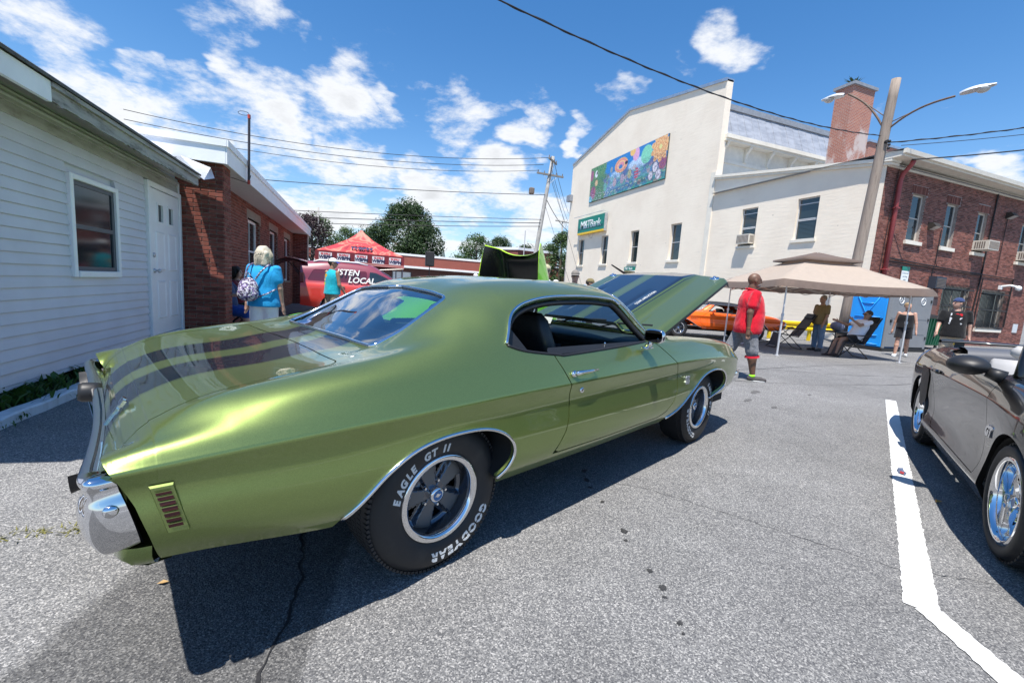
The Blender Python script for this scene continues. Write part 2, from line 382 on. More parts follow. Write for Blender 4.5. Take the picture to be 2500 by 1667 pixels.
OIL_SPOTS = ((1.581, 2.571, 0.04, 0.5), (1.523, 2.435, 0.03, 0.6), (1.488, 2.331, 0.02, 0.8), (1.466, 2.140, 0.018, 0.7), (1.409, 1.822, 0.025, 0.8), (1.365, 1.742, 0.012, 0.8), (1.330, 1.501, 0.016, 0.9), (1.314, 1.388, 0.022, 0.8), (1.280, 1.337, 0.012, 0.7), (1.242, 1.197, 0.014, 0.8), (1.216, 1.150, 0.008, 0.9))
for i, (x, y, r, sq) in enumerate(OIL_SPOTS): blot(x, y, r, 50+i, sq, .6 + i)
SCUFF = pm('tyre_scuff', (.095, .093, .09), .8, var=.4, scale=40)
for i, (x, y, r) in enumerate(((5.6, 4.55, .16), (5.0, 4.15, .13), (5.05, 3.8, .10), (6.4, 4.3, .07))): blot(x, y, r, 80+i, .35, .45, SCUFF, .0042)

# ================================================================ shared building materials
def brick_mat(name, base, var, mortar=False, rough=.85):
    t = NT(name); c = t.coord('Object')
    a = t.n('Attribute', attribute_name='rnd').outputs['Fac']
    o = t.n('ObjectInfo').outputs['Random']
    k = t.math('FRACT', t.math('ADD', a, t.math('MULTIPLY', o, 7.31)))
    col = t.ramp(k, [(0, tuple(x*(1-var) for x in base)), (.5, base), (.8, (base[0]*1.12, base[1]*1.25, base[2]*1.25)), (1, tuple(min(1, x*(1+var*.9)) for x in base))])
    n = t.noise(c, 14, 6, .7); col = t.mixc(t.mr(n, .55, .8, 0, .45, True), col, (.30, .27, .25)); n2 = t.noise(c, 70, 3, .6)
    cb = t.n('CombineColor'); f = t.mr(n2, .3, .7, .82, 1.15); [t.L.new(f, cb.inputs[i]) for i in range(3)]
    t.base(t.mixc(1.0, col, cb.outputs[0], 'MULTIPLY')); t.p(Roughness=rough); t.b.inputs['Specular IOR Level'].default_value = .25
    t.bump(t.noise(c, 120, 5, .65), .5, .004); return t.m
BRICK_L = brick_mat('brick_dark_red', (.185, .056, .040), .38)
BRICK_R = brick_mat('brick_old_red', (.215, .082, .062), .5)
MORTAR_L = pm('mortar_tan', (.27, .225, .19), .9, var=.2, scale=9, bump=.4)
MORTAR_R = pm('mortar_grey', (.33, .28, .25), .9, var=.25, scale=5, bump=.4)
WHITE_PAINT = pm('white_painted_wood', (.78, .79, .80), .45, var=.06, scale=4, bump=.04, bscale=25)
VINYL = pm('white_vinyl_siding', (.57, .575, .63), .5, var=.09, scale=1.7, bump=.05, bscale=30)
def dirty(name, base, dirt, amount=.5, scale=(3, 3, .6), rough=.7):
    t = NT(name); c = t.coord('Object', scale); n = t.noise(c, 3.0, 7, .68); n2 = t.noise(t.coord('Object', (8, 8, 8)), 5, 4, .6)
    f = t.math('MULTIPLY', t.mr(n, .42, .72, 0, 1, True), t.mr(n2, .3, .7, .5, 1))
    t.base(t.mixc(t.math('MULTIPLY', f, amount), base, dirt)); t.p(Roughness=rough); t.bump(n2, .15, .004); return t.m
SOFFIT = dirty('weathered_soffit', (.46, .42, .36), (.20, .16, .12), .6)
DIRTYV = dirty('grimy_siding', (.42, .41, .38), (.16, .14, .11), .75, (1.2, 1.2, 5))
OLDWOOD = dirty('bare_weathered_board', (.36, .34, .32), (.05, .045, .04), .95, (2, .9, 7), .9)
SHINGLE = pm('roof_shingle_edge', (.10, .095, .09), .9, var=.3, scale=20, bump=.4)
SHADE_BLACK = pm('recess_shade_black', (.012, .012, .012), .95, var=.3)  # near-black colour stands for the shade in the recess under the siding
GALV = pm('galvanised_metal', (.55, .57, .6), .38, metal=.85, var=.18, scale=4, bump=.05)
WGLASS = winglass()
DKFRAME = pm('dark_window_frame', (.07, .085, .10), .5, var=.1)

def brick_field(w, h, holes=(), bl=.203, bh=.057, m=.0105, bond=.5):
    """list of (u0,u1,z0,z1) bricks of a running bond inside w x h leaving holes open"""
    out = []; z = 0; row = 0
    while z < h - .02:
        z1 = min(z + bh, h); u = -(bl + m) * bond if row % 2 else 0.0
        while u < w:
            segs = [(max(u, 0), min(u + bl, w))]
            for (a, b, c, d) in holes:
                if z1 > c and z < d:
                    ns = []
                    for (p, q) in segs:
                        if q <= a or p >= b: ns.append((p, q)); continue
                        if p < a: ns.append((p, a))
                        if q > b: ns.append((b, q))
                    segs = ns
            out += [(p, q, z, z1) for p, q in segs if q - p > .03]
            u += bl + m
        z += bh + m; row += 1
    return out
def bricks_mesh(mb, org, ud, nd, bricks, rnd, proud=.008, uneven=.002):
    """each brick a five-sided block standing proud of the joint plane"""
    o, u, n = Vector(org), Vector(ud), Vector(nd)
    for (a, b, c, d) in bricks:
        p = proud + rnd.uniform(-uneven, uneven); e = .003; mb.rv = rnd.random()
        q = [(a, c), (b, c), (b, d), (a, d)]
        if u.cross(Vector((0, 0, 1))).dot(n) < 0: q = q[::-1]
        ins = lambda x, y: (x + (e if x == a else -e), y + (e if y == c else -e))
        back = [o + u*x + Vector((0, 0, y)) - n*.004 for x, y in q]
        mid = [o + u*x + Vector((0, 0, y)) + n*(p - e) for x, y in q]
        fr = [o + u*ins(x, y)[0] + Vector((0, 0, ins(x, y)[1])) + n*p for x, y in q]
        mb.add(back + mid + fr, [(8,9,10,11)] + [(i, (i+1)%4, 4+(i+1)%4, 4+i) for i in range(4)] + [(4+i, 4+(i+1)%4, 8+(i+1)%4, 8+i) for i in range(4)])
    mb.rv = .5
def wall_sheet(mb, org, ud, w, h, holes, nd, reveal=.1):
    """flat wall with rectangular openings and their reveals"""
    o, u, n = Vector(org), Vector(ud), Vector(nd)
    us = sorted({0, w, *[x for hh in holes for x in hh[:2]]}); zs = sorted({0, h, *[x for hh in holes for x in hh[2:4]]})
    P = lambda a, z, k=0: o + u*a + Vector((0, 0, z)) - n*k
    for a, b in zip(us[:-1], us[1:]):
        for c, d in zip(zs[:-1], zs[1:]):
            cx, cz = (a+b)/2, (c+d)/2
            if any(hh[0] < cx < hh[1] and hh[2] < cz < hh[3] for hh in holes): continue
            mb.add([P(a,c), P(b,c), P(b,d), P(a,d)], [(0,1,2,3)])
    for (a, b, c, d) in [hh[:4] for hh in holes]:
        for (p, q) in (((a,c),(b,c)), ((b,c),(b,d)), ((b,d),(a,d)), ((a,d),(a,c))):
            mb.add([P(*p), P(*q), P(*q, reveal), P(*p, reveal)], [(0,1,2,3)])
def sash_window(parent, org, ud, nd, w, h, frame_mat, glass=None, fw=.06, depth=.05, rails=(.5,), name='window', muntins=0):
    """double-hung window: frame object with panes as sub-parts; org = lower left of the opening at the frame's face"""
    o, u, n = Vector(org), Vector(ud), Vector(nd); z = Vector((0, 0, 1)); mb = MB()
    def bar(a, b, c, d, f=0, t=depth):
        mb.obox(o + u*(a+b)/2 + z*(c+d)/2 + n*(f - t/2), u*(b-a)/2, n*t/2, z*(d-c)/2)
    bar(0, fw, 0, h); bar(w-fw, w, 0, h); bar(fw, w-fw, 0, fw); bar(fw, w-fw, h-fw, h)
    ys = [fw] + [h*r for r in rails] + [h-fw]
    for k, r in enumerate(rails): bar(fw, w-fw, h*r-.022, h*r+.022, -.004)
    for k in range(muntins):
        x = fw + (w-2*fw)*(k+1)/(muntins+1); bar(x-.008, x+.008, fw, h-fw, -.012, .02)
    fr = mb.build(name, frame_mat, parent)
    for a, b in zip(ys[:-1], ys[1:]):
        g = MB(); g.obox(o + u*w/2 + z*(a+b)/2 - n*(.03), u*(w/2-fw+.004), n*.004, z*((b-a)/2)); g.build('pane', glass or WGLASS, fr)
    return fr

# ================================================================ white sided building on the left
XL = -2.75
def siding_building():
    b = thing('sided_building', 'low white vinyl-sided building with a dirty overhanging eave at the left edge', 'building', (XL, 4.0, 0))
    oy = -4.0   # local = world - (XL,4,0)
    L = lambda y: y - 4.0
    wall = MB(); wall.box(-5.5, -.03, L(2.8), L(8.5), .18, 3.0); wall.build('wall', VINYL, b)
    f = MB(); f.box(-5.4, -.28, L(2.9), L(8.45), 0, .18); f.build('foundation', SHADE_BLACK, b)
    # planks
    win = (5.64, 6.56, 1.10, 2.14); door = (7.33, 8.50, .18, 2.42)
    z = .19; k = 0; rnd = random.Random(5)
    while z < 2.62:
        z1 = z + .102; segs = [(2.8, 8.5)]
        for (a, c, d, e) in (win, door):
            if z1 > d + .01 and z < e - .01:
                ns = []
                for p, q in segs:
                    if q <= a or p >= c: ns.append((p, q)); continue
                    if p < a: ns.append((p, a))
                    if q > c: ns.append((c, q))
                segs = ns
        for (p, q) in segs:
            mb = MB(); w1, w2 = rnd.uniform(-.0015, .0015), rnd.uniform(-.0015, .0015)
            pr = [(-.03, 0), (.017 + w1, 0), (.019 + w1, .004), (.011, .055), (.001, z1-z-.001), (-.03, z1-z-.001)]
            n = max(2, int((q-p)/.35)); rows = []
            for i in range(n+1):
                y = p + (q-p)*i/n; wv = .0012*math.sin(y*5.3 + k*1.7)
                rows.append([(x + (wv if x > 0 else 0), L(y), z + zz) for x, zz in pr])
            mb.grid(rows); mb.add(rows[0], [tuple(range(6))]); mb.add(rows[-1], [tuple(reversed(range(6)))])
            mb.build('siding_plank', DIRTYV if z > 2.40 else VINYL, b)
        z = z1; k += 1
    # rounded grimy mouldings under the soffit
    for (z0, z1, x) in ((2.605, 2.66, .012), (2.56, 2.61, .03)):
        mb = MB(); mb.smooth = True
        rows = [[(-.03 + x + .028*math.sin(PI*j/6), L(y), z0 + (z1-z0)*j/6) for j in range(7)] for y in (2.8, 5, 7, 8.5)]
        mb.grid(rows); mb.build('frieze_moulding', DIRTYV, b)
    # corner trim by the brick pier
    mb = MB(); mb.box(0, .022, L(8.46), L(8.52), .2, 2.6); mb.build('corner_trim', WHITE_PAINT, b)
    mb = MB(); mb.box(-.01, .02, L(2.8), L(8.5), .155, .188); mb.build('starter_strip', VINYL, b)
    # soffit: narrow vented strips
    y = 2.6; sm = MB(); i = 0
    while y < 8.0:
        dz = .004 if i % 2 else 0
        sm.add([(.0, L(y), 2.665+dz), (.43, L(y), 2.505+dz), (.43, L(y+.046), 2.505+dz), (.0, L(y+.046), 2.665+dz)], [(0,3,2,1)]); y += .05; i += 1
    sm.build('soffit', SOFFIT, b, kind='stuff')
    cap = MB(); cap.box(.415, .45, L(2.6), L(4.62), 2.50, 2.655); cap.build('fascia_cover', WHITE_PAINT, b)
    for p, q in ((4.62, 5.9), (5.902, 7.02), (7.022, 7.98)):
        fb = MB(); n = 26; rr = random.Random(int(p*100)); low = []; up = []
        rows = []
        for i in range(n+1):
            yy = p + (q-p)*i/n; lo = 2.515 + rr.uniform(-.012, .006); rows.append([(.415, L(yy), lo), (.438 + rr.uniform(-.002, .002), L(yy), lo), (.438, L(yy), 2.615), (.415, L(yy), 2.615)])
        fb.grid(rows, closed_v=True); fb.add(rows[0], [(0,1,2,3)]); fb.add(rows[-1], [(3,2,1,0)]); fb.build('fascia_board', OLDWOOD, b)
    tb = MB(); tb.box(.43, .462, L(4.62), L(7.98), 2.618, 2.655); tb.build('shingle_mould', OLDWOOD, b)
    rf = MB(); rf.add([(.475, L(2.55), 2.66), (.475, L(7.99), 2.66), (-2.9, L(7.99), 3.75), (-2.9, L(2.55), 3.75), (.475, L(2.55), 2.685), (.475, L(7.99), 2.685), (-2.9, L(7.99), 3.775), (-2.9, L(2.55), 3.775)],
        [(0,3,2,1), (4,5,6,7), (0,1,5,4), (1,2,6,5), (2,3,7,6), (3,0,4,7)])
    rf.build('roof', SHINGLE, b)
    gb = MB(); gb.add([(.43, L(2.58), 2.5), (.43, L(2.62), 2.5), (.43, L(2.62), 2.66), (.43, L(2.58), 2.66), (-2.9, L(2.58), 3.6), (-2.9, L(2.62), 3.6), (-2.9, L(2.62), 3.75), (-2.9, L(2.58), 3.75)],
        [(0,1,2,3), (0,4,5,1), (3,2,6,7), (0,3,7,4), (1,5,6,2)]); gb.build('rake_board', WHITE_PAINT, b)
    fl = MB(); fl.add([(.12, L(8.0), 2.86), (.50, L(8.02), 2.62), (.55, L(8.36), 2.72), (.5, L(8.36), 2.88), (.1, L(8.36), 3.0)], [(0,1,2,3,4)]); fl.build('flashing', GALV, b)
    # window
    wz0, wz1 = 1.16, 2.10
    tr = MB(); a, c = L(5.64), L(6.56)
    tr.bbox(-.02, .045, a, a+.055, 1.10, 2.14, .006); tr.bbox(-.02, .045, c-.055, c, 1.10, 2.14, .006); tr.bbox(-.02, .045, a+.056, c-.056, 2.085, 2.14, .006); tr.bbox(-.02, .06, a+.056, c-.056, 1.10, 1.165, .006)
    w = tr.build('window', WHITE_PAINT, b)
    sm_ = MB(); y0, y1 = a+.056, c-.056
    for (p, q, r, s_) in ((y0, y0+.05, 1.166, 2.084), (y1-.05, y1, 1.166, 2.084), (y0+.05, y1-.05, 1.166, 1.21), (y0+.05, y1-.05, 2.04, 2.084), (y0+.05, y1-.05, 1.60, 1.645)):
        sm_.box(-.015, .018, p, q, r, s_)
    sm_.build('sash', DKFRAME, w)
    for z0, z1, x in ((1.21, 1.60, .004), (1.645, 2.04, .008)):
        g = MB(); g.box(x-.006, x, y0+.05, y1-.05, z0, z1); g.build('pane', pm('dim_pane', (.012,.016,.022), .08, var=.3, scale=2, spec=.25), w)
    # door
    d = MB(); a, c = L(7.33), L(8.50)
    d.bbox(-.02, .05, a, a+.075, .20, 2.42, .006); d.bbox(-.02, .05, c-.075, c, .20, 2.42, .006); d.bbox(-.02, .05, a+.076, c-.076, 2.345, 2.42, .006); d.bbox(-.02, .06, a+.076, c-.076, .19, .265, .006)
    df = d.build('door_frame', WHITE_PAINT, b)
    dl = MB(); y0, y1 = a+.08, c-.08; DW = y1-y0; zb = .275; DH = 2.06
    win2 = [(y0+DW*.24, y0+DW*.40, zb+1.62, zb+1.86), (y0+DW*.60, y0+DW*.76, zb+1.62, zb+1.86)]
    holes = [(p-y0, q-y0, r-zb, s_-zb) for p, q, r, s_ in win2]
    wall_sheet(dl, (.03, y0, zb), (0, 1, 0), DW, DH, holes, (1, 0, 0), .02)
    dr = dl.build('door', WHITE_PAINT, b)
    for (p, q, r, s_) in win2:
        g = MB(); g.box(.008, .014, p, q, r, s_); g.build('pane', WGLASS, dr)
        rim = MB()
        for (e, f_, h, k_) in ((p-.025, p, r-.025, s_+.025), (q, q+.025, r-.025, s_+.025), (p, q, r-.025, r), (p, q, s_, s_+.025)): rim.box(.03, .041, e, f_, h, k_)
        rim.build('light_rim', WHITE_PAINT, dr)
    for (r, s_) in ((.22, .78), (.92, 1.48)):
        for (p, q) in ((.14, .44), (.56, .86)):
            pn = MB(); e = .02
            p0, q0 = y0+DW*p, y0+DW*q
            pn.add([(.031, p0, zb+r), (.031, q0, zb+r), (.031, q0, zb+s_), (.031, p0, zb+s_), (.044, p0+e, zb+r+e), (.044, q0-e, zb+r+e), (.044, q0-e, zb+s_-e), (.044, p0+e, zb+s_-e),
                    (.036, p0+2*e, zb+r+2*e), (.036, q0-2*e, zb+r+2*e), (.036, q0-2*e, zb+s_-2*e), (.036, p0+2*e, zb+s_-2*e)],
                   [(i, (i+1)%4, 4+(i+1)%4, 4+i) for i in range(4)] + [(4+i, 4+(i+1)%4, 8+(i+1)%4, 8+i) for i in range(4)] + [(8,9,10,11)]); pn.build('panel', WHITE_PAINT, dr)
    kn = MB(); kn.smooth = True; kn.lathe((.031, y0+.07, zb+.92), (1,0,0), [(.032,0),(.032,.008),(.013,.012),(.013,.04),(.028,.05),(.031,.065),(.022,.08),(0,.083)], 16); kn.build('door_knob', GALV, dr)
    kn = MB(); kn.smooth = True; kn.lathe((.031, y0+.07, zb+1.14), (1,0,0), [(.032,0),(.032,.012),(.02,.02),(0,.022)], 16); kn.build('deadbolt', GALV, dr)
    for zz in (.25, 1.05, 1.85):
        h = MB(); h.cyl((.036, y1+.004, zb+zz-.045), (.036, y1+.004, zb+zz+.045), .008, n=8); h.build('hinge', WHITE_PAINT, dr)
    return b
siding_building()
# white timber edging in front of it with weeds behind
k = MB(); rnd = random.Random(9); rows = []
for i in range(40):
    y = 1.0 + i*.17; j = rnd.uniform(-.006, .006); h = .085 + rnd.uniform(-.006, .006)
    rows.append([(-2.565+j, y, 0), (-2.45+j, y, 0), (-2.447+j, y, h-.012), (-2.46+j, y, h), (-2.555+j, y, h), (-2.567+j, y, h-.012)])
k.grid(rows); k.build('kerb', dirty('whitewashed_timber', (.62, .66, .72), (.3, .3, .28), .5), kind='structure')
SOIL = pm('bare_soil', (.05, .04, .03), .95, var=.4, scale=15, bump=.6)
s_ = MB(); s_.add([(-3.6, 1, .03), (-2.56, 1, .03), (-2.56, 8.4, .03), (-3.6, 8.4, .03)], [(0,1,2,3)]); s_.build('soil_bed', SOIL, kind='structure')

# ================================================================ red brick building on the left
def brick_building_left():
    b = thing('red_brick_building', 'single-storey dark red brick building with a deep white flat-roof fascia', 'building', (-2.13, 8.53, 0))
    ox, oy = -2.13, 8.53; rnd = random.Random(21)
    # near pier, faced with single bricks
    pier = MB(); pier.box(-.95, 0, .004, .45, 0, 3.0); pr = pier.build('pier', MORTAR_L, b)
    def brick_me(w, nm):
        mb = MB(); mb.bbox(0, w, -.012, .02, 0, .057, .004); return mb.mesh(nm, BRICK_L)
    full, half, q3 = brick_me(.2, 'brick'), brick_me(.0935, 'brick'), brick_me(.196, 'brick')
    row = 0; z = .03
    while z < 2.98:
        xs = [(-.2 - .2105*i, full) for i in range(3)] if row % 2 == 0 else [(-.0935, half)] + [(-.0935 - .2105*(i+1) + .0105*0, full) for i in range(3)]
        for x, me in xs:
            o = mkobj('brick', me, pr); o.location = (x + rnd.uniform(-.0015, .0015), rnd.uniform(-.002, .002), z)
        # side face of the pier (turned a quarter)
        ys = [(.0, full), (.2105, full)] if row % 2 else [(.0 , half), (.104, full), (.3145, half)]
        for y, me in ys:
            o = mkobj('brick', me, pr); o.location = (rnd.uniform(-.001, .001), y - (.0), z); o.rotation_euler = (0, 0, PI/2)
        z += .0675; row += 1
    # long wall with windows
    wx = -.52; W = 12.3; openings = [(3.75, 5.15, .98, 2.62), (6.6, 8.0, .98, 2.62), (9.45, 10.85, .98, 2.62)]
    ws = MB(); wall_sheet(ws, (wx, .44, 0), (0,1,0), W, 3.0, openings, (1,0,0), .14); ws.build('wall', MORTAR_L, b)
    br = MB(); bl = brick_field(W, 2.99, [(p-.02 if 0 else p, q, r, s2) for p, q, r, s2 in openings] + [(p-.12, q+.12, s2, s2+.19) for p, q, r, s2 in openings])
    bricks_mesh(br, (wx, .44, .005), (0,1,0), (1,0,0), bl, rnd)
    for (p, q, r, s2) in openings:    # brick reveals on the far side of each opening
        bricks_mesh(br, (wx-.13, .44+q, r), (1,0,0), (0,-1,0), brick_field(.12, s2-r, bl=.1), rnd, .006)
    br.build('brickwork', BRICK_L, b, kind='stuff')
    lint = pm('concrete_lintel', (.22, .20, .17), .85, var=.15)
    for (p, q, r, s2) in openings:
        m = MB(); m.box(wx-.1, wx+.006, .44+p-.115, .44+q+.115, s2, s2+.185); m.build('lintel', lint, b)
        w = sash_window(b, (wx-.10, .44+p, r), (0,1,0), (1,0,0), q-p, s2-r, WHITE_PAINT, None, .07, .06, (.5,), muntins=1)
        m = MB(); m.box(wx-.12, wx+.03, .44+p-.03, .44+q+.03, r-.06, r-.001); m.build('sill', lint, b)
    # far pier
    fp = MB(); fp.box(wx, .05, 12.2, 12.75, 0, 3.0); fp.build('far_pier', MORTAR_L, b)
    br = MB(); bricks_mesh(br, (wx, 12.2, .005), (1,0,0), (0,-1,0), brick_field(.57, 2.99), rnd); br.build('far_pier_brickwork', BRICK_L, b, kind='stuff')
    # body behind, roof slab, fascias
    bd = MB(); bd.box(-6, wx-.2, .5, 12.6, 0, 3.0); bd.build('core', MORTAR_L, b)
    rf = MB(); rf.box(-6.2, .07, -.12, 12.95, 3.31, 3.34); rf.build('roof', GALV, b)
    so = MB(); so.box(-6.2, .06, -.1, 12.93, 2.985, 3.005); so.build('soffit', pm('painted_soffit', (.56, .56, .57), .7, var=.06), b)
    for nm, bxx in (('front_fascia', (-6.2, .075, -.145, -.115, 2.975, 3.30)), ('side_fascia', (.077, .10, -.142, 12.97, 2.972, 3.30))):
        m = MB(); m.box(*bxx); m.build(nm, WHITE_PAINT, b)
    m = MB(); m.box(-6.2, .098, -.17, -.146, 3.24, 3.345); m.box(.102, .125, -.17, 13.0, 3.24, 3.345); m.build('drip_edge', WHITE_PAINT, b)
    return b
brick_building_left()
# whip antenna clamped to the side fascia
an = thing('pipe_antenna', 'dark upright pipe clamped to the white fascia with a wire loop on top', 'antenna', (-1.98, 9.62, 2.98))
m = MB(); m.cyl((0,0,.0), (0.01,0.02,1.12), .022, n=10); m.build('mast', pm('black_pipe', (.03,.025,.03), .5), an)
m = MB(); m.cyl((0.01,.02,1.12), (0.01,.02,1.19), .026, n=10); m.cyl((0,0,-.07), (0,0,0), .026, n=10); m.build('cap', pm('red_cap', (.4,.04,.02), .5), an)
m = MB(); m.tube([(0.01+.09*math.cos(a)-.09, .02, 1.2+.035*math.sin(a)) for a in [i*.5 for i in range(13)]], .005, 5); m.build('wire_loop', pm('black_wire', (.01,.01,.01), .5), an)
m = MB(); m.tube([(-.45,-.05,.03), (-.2,-.02,-.01), (0,0,-.06), (.03,.02,.1)], .006, 5); m.build('lead', _M['black_wire'], an)
# ================================================================ cream bank building
def stucco():
    t = NT('cream_stucco'); c = t.coord('Object')
    n = t.noise(c, .5, 6, .6); n2 = t.noise(t.coord('Object', (.6, .6, 3)), 1.6, 6, .65)
    col = t.mixc(t.mr(n, .35, .7, 0, 1, True), (.86, .765, .63), (.80, .70, .57))
    col = t.mixc(t.mr(n2, .58, .8, 0, .5, True), col, (.62, .56, .49))
    fl = t.mr(t.voro(t.coord('Object', (1, 1, 1.4)), .9), .03, .05, .6, 0)
    t.base(t.mixc(fl, col, (.36, .33, .3))); t.p(Roughness=.9); t.b.inputs['Specular IOR Level'].default_value = .2
    t.bump(t.math('ADD', t.noise(t.coord('Object', (1, .6, 4)), 2.2, 6, .6), t.math('MULTIPLY', t.noise(c, 30, 4, .6), .25)), .16, .05); return t.m
STUCCO = stucco()
CREAM = pm('cream_trim', (.74, .69, .59), .7, var=.1, scale=3, bump=.1, bscale=20)
def metal_roof():
    t = NT('old_terne_roof'); c = t.coord('Object', (.6, .6, 2.2)); n = t.noise(c, 2.2, 7, .65); n2 = t.noise(t.coord('Object'), .7, 4, .6)
    col = t.mixc(t.mr(n, .35, .7, 0, 1, True), (.40, .42, .46), (.27, .29, .33)); col = t.mixc(t.mr(n2, .55, .75, 0, .6, True), col, (.52, .54, .58))
    t.base(col); t.p(Roughness=.55, Metallic=.25); t.bump(n, .2, .01); return t.m
MROOF = metal_roof()
SLATE = pm('slate_coping', (.24, .26, .29), .7, var=.2, scale=6, bump=.2)
GREYFRAME = pm('grey_aluminium_frame', (.50, .51, .52), .4, var=.06)
BEIGEFRAME = pm('beige_wood_frame', (.55, .50, .43), .6, var=.08)
AC_CASE = pm('ac_beige_case', (.60, .56, .48), .5, var=.1)
AC_DARK = pm('ac_fins', (.16, .13, .11), .6, var=.2)
def ac_unit(parent, c, out, side, w=.62, h=.42, d=.5):
    """window air conditioner; c = centre of its back face, out = direction it juts, side = along the wall"""
    c, o, s, z = Vector(c), Vector(out), Vector(side), Vector((0,0,1))
    m = MB(); m.obox(c + o*d/2, o*d/2, s*w/2, z*h/2); a = m.build('air_conditioner', AC_CASE, parent)
    f = MB()
    for i in range(9): f.obox(c + o*(d+.004) + s*(w*.42*(i-4)/4), o*.004, s*(w*.032), z*h*.40)
    for sg in (-1, 1):
        for i in range(5): f.obox(c + o*(d*.25 + d*.5*i/4) + s*sg*(w/2+.003), o*(d*.035), s*.003, z*h*.36)
    f.build('vent_fins', AC_DARK, a); return a
def bank():
    b = thing('bank_building', 'tall cream stucco building with a gabled end wall and a lower flat-roofed wing', 'building', (20, 11.8, 0))
    X, Y = 20, 11.8; y_ = lambda y: y - Y
    wins = [(36.2, 37.3), (32.1, 33.15), (27.85, 28.9), (23.3, 24.35)]
    # wing (left half of the wall seen in the picture's right)
    H1 = [(y_(17.6), y_(18.6), 4.45, 6.48), (y_(14.35), y_(15.4), 4.54, 6.5)]
    ws = MB(); wall_sheet(ws, (0, 0, 0), (0,1,0), 9.05, 7.28, H1, (-1,0,0), .16)
    ws.add([(0,0,7.28), (0,9.05,7.28), (0,9.05,8.60), (0,0,7.28)][:3], [(0,1,2)]); ws.build('wing_wall', STUCCO, b)
    cp = MB(); cp.add([(-.12,-.2,7.2),(-.12,9.05,8.52),(-.12,9.05,8.62),(-.12,-.2,7.30),(.4,-.2,7.2),(.4,9.05,8.52),(.4,9.05,8.62),(.4,-.2,7.30)], [(0,3,2,1),(3,7,6,2),(0,1,5,4),(0,4,7,3),(1,2,6,5)])
    cp.add([(-.19,-.25,7.302),(-.19,9.05,8.622),(-.19,9.05,8.76),(-.19,-.25,7.44),(.4,-.25,7.302),(.4,9.05,8.622),(.4,9.05,8.76),(.4,-.25,7.44)], [(0,3,2,1),(3,7,6,2),(0,1,5,4),(0,4,7,3),(1,2,6,5)]); cp.build('wing_cornice', CREAM, b)
    rf = MB(); rf.add([(.3,-.2,7.25),(16,-.2,7.2),(16,9.3,8.5),(.3,9.3,8.55)], [(0,1,2,3)]); rf.build('wing_roof', SLATE, b)
    for (a, c, r, s) in H1:
        w = sash_window(b, (.12, a, r), (0,1,0), (-1,0,0), c-a, s-r, GREYFRAME, None, .05, .05, (.5, .47, .86))
        m = MB(); m.box(-.08, .1, a-.09, c+.09, r-.13, r-.002); m.build('sill', CREAM, b)
    ac_unit(b, (.1, y_(18.08), 4.80), (-1,0,0), (0,1,0), .8, .5, .42)
    # gabled wall
    y0, y1, yr = y_(20.85), y_(39.8), y_(30.6)
    H2 = [(y_(a)-y0, y_(c)-y0, 3.9, 6.33) for a, c in wins]
    g = MB(); wall_sheet(g, (0.0, y0, 0), (0,1,0), y1-y0, 13.9, H2, (-1,0,0), .25)
    g.add([(0,y0,13.9),(0,y1,13.9),(0,yr,15.9)], [(0,1,2)]); g.add([(0,y0,13.9),(0,yr,15.9),(0,y0,14.2)], [(0,1,2)])
    g.add([(0,y0,0),(.45,y0,0),(.45,y0,14.2),(0,y0,14.2)], [(0,3,2,1)]); g.add([(.45,y0,0),(.45,y1,0),(.45,y1,13.9),(.45,yr,15.9),(.45,y0,14.2)], [(0,1,2,3,4)])
    g.add([(0,y1,0),(.45,y1,0),(.45,y1,13.9),(0,y1,13.9)], [(0,1,2,3)])
    g.build('gable_wall', STUCCO, b)
    pl = MB(); pl.box(-.06, .0, y0-.02, y0+.34, 0, 9.0); pl.build('downpipe_chase', CREAM, b)
    # metal coping in lengths
    for p, q in ((0, .33), (.333, .66), (.663, 1.0)):
        for (ya, za, yb, zb) in ((y0, 14.2, yr, 15.9), (yr, 15.9, y1, 13.9)):
            m = MB(); A = Vector((0, ya+(yb-ya)*p, za+(zb-za)*p)); B = Vector((0, ya+(yb-ya)*q, za+(zb-za)*q))
            vs = [A+Vector((x,0,z)) for x, z in ((-.09,-.10),(.5,-.10),(.5,.08),(-.09,.08))] + [B+Vector((x,0,z)) for x, z in ((-.09,-.10),(.5,-.10),(.5,.08),(-.09,.08))]
            m.add(vs, [(0,1,2,3),(7,6,5,4)] + [(i,4+i,4+(i+1)%4,(i+1)%4) for i in range(4)]); m.build('coping', SLATE if 0 else GALV, b)
    for (a, c, r, s) in H2:
        w = sash_window(b, (.2, y0+a, r), (0,1,0), (-1,0,0), c-a, s-r, GREYFRAME, None, .06, .05, (.5,))
        m = MB(); m.box(-.1, .15, y0+a-.1, y0+c+.1, r-.14, r-.002); m.build('sill', CREAM, b)
    # main block behind the gable wall: side wall, bracketed cornice, mansard roof
    ys = y_(21.25)
    bl = MB(); bl.box(.4, 17, ys, y1, 0, 10.95); bl.build('main_block', CREAM, b)
    ms = MB(); n = 26; x0, x1 = .46, 16.2
    for i in range(n):
        xa, xb = x0+(x1-x0)*i/n, x0+(x1-x0)*(i+1)/n; e = .012*(i % 2)
        ms.add([(xa,ys-.25-e,11.2),(xb,ys-.25-e,11.2),(xb,ys+.42-e,13.05),(xa,ys+.42-e,13.05)], [(0,1,2,3)])
        ms.obox((xa, ys+.08, 12.13), (.014,0,0), (0,.02,0), (0,.335,.93))
    ms.add([(x1,ys-.25,11.2),(x1,y1,11.2),(x1-.6,y1,13.05),(x1-.6,ys+.4,13.05)], [(0,1,2,3)]); ms.build('mansard_roof', MROOF, b)
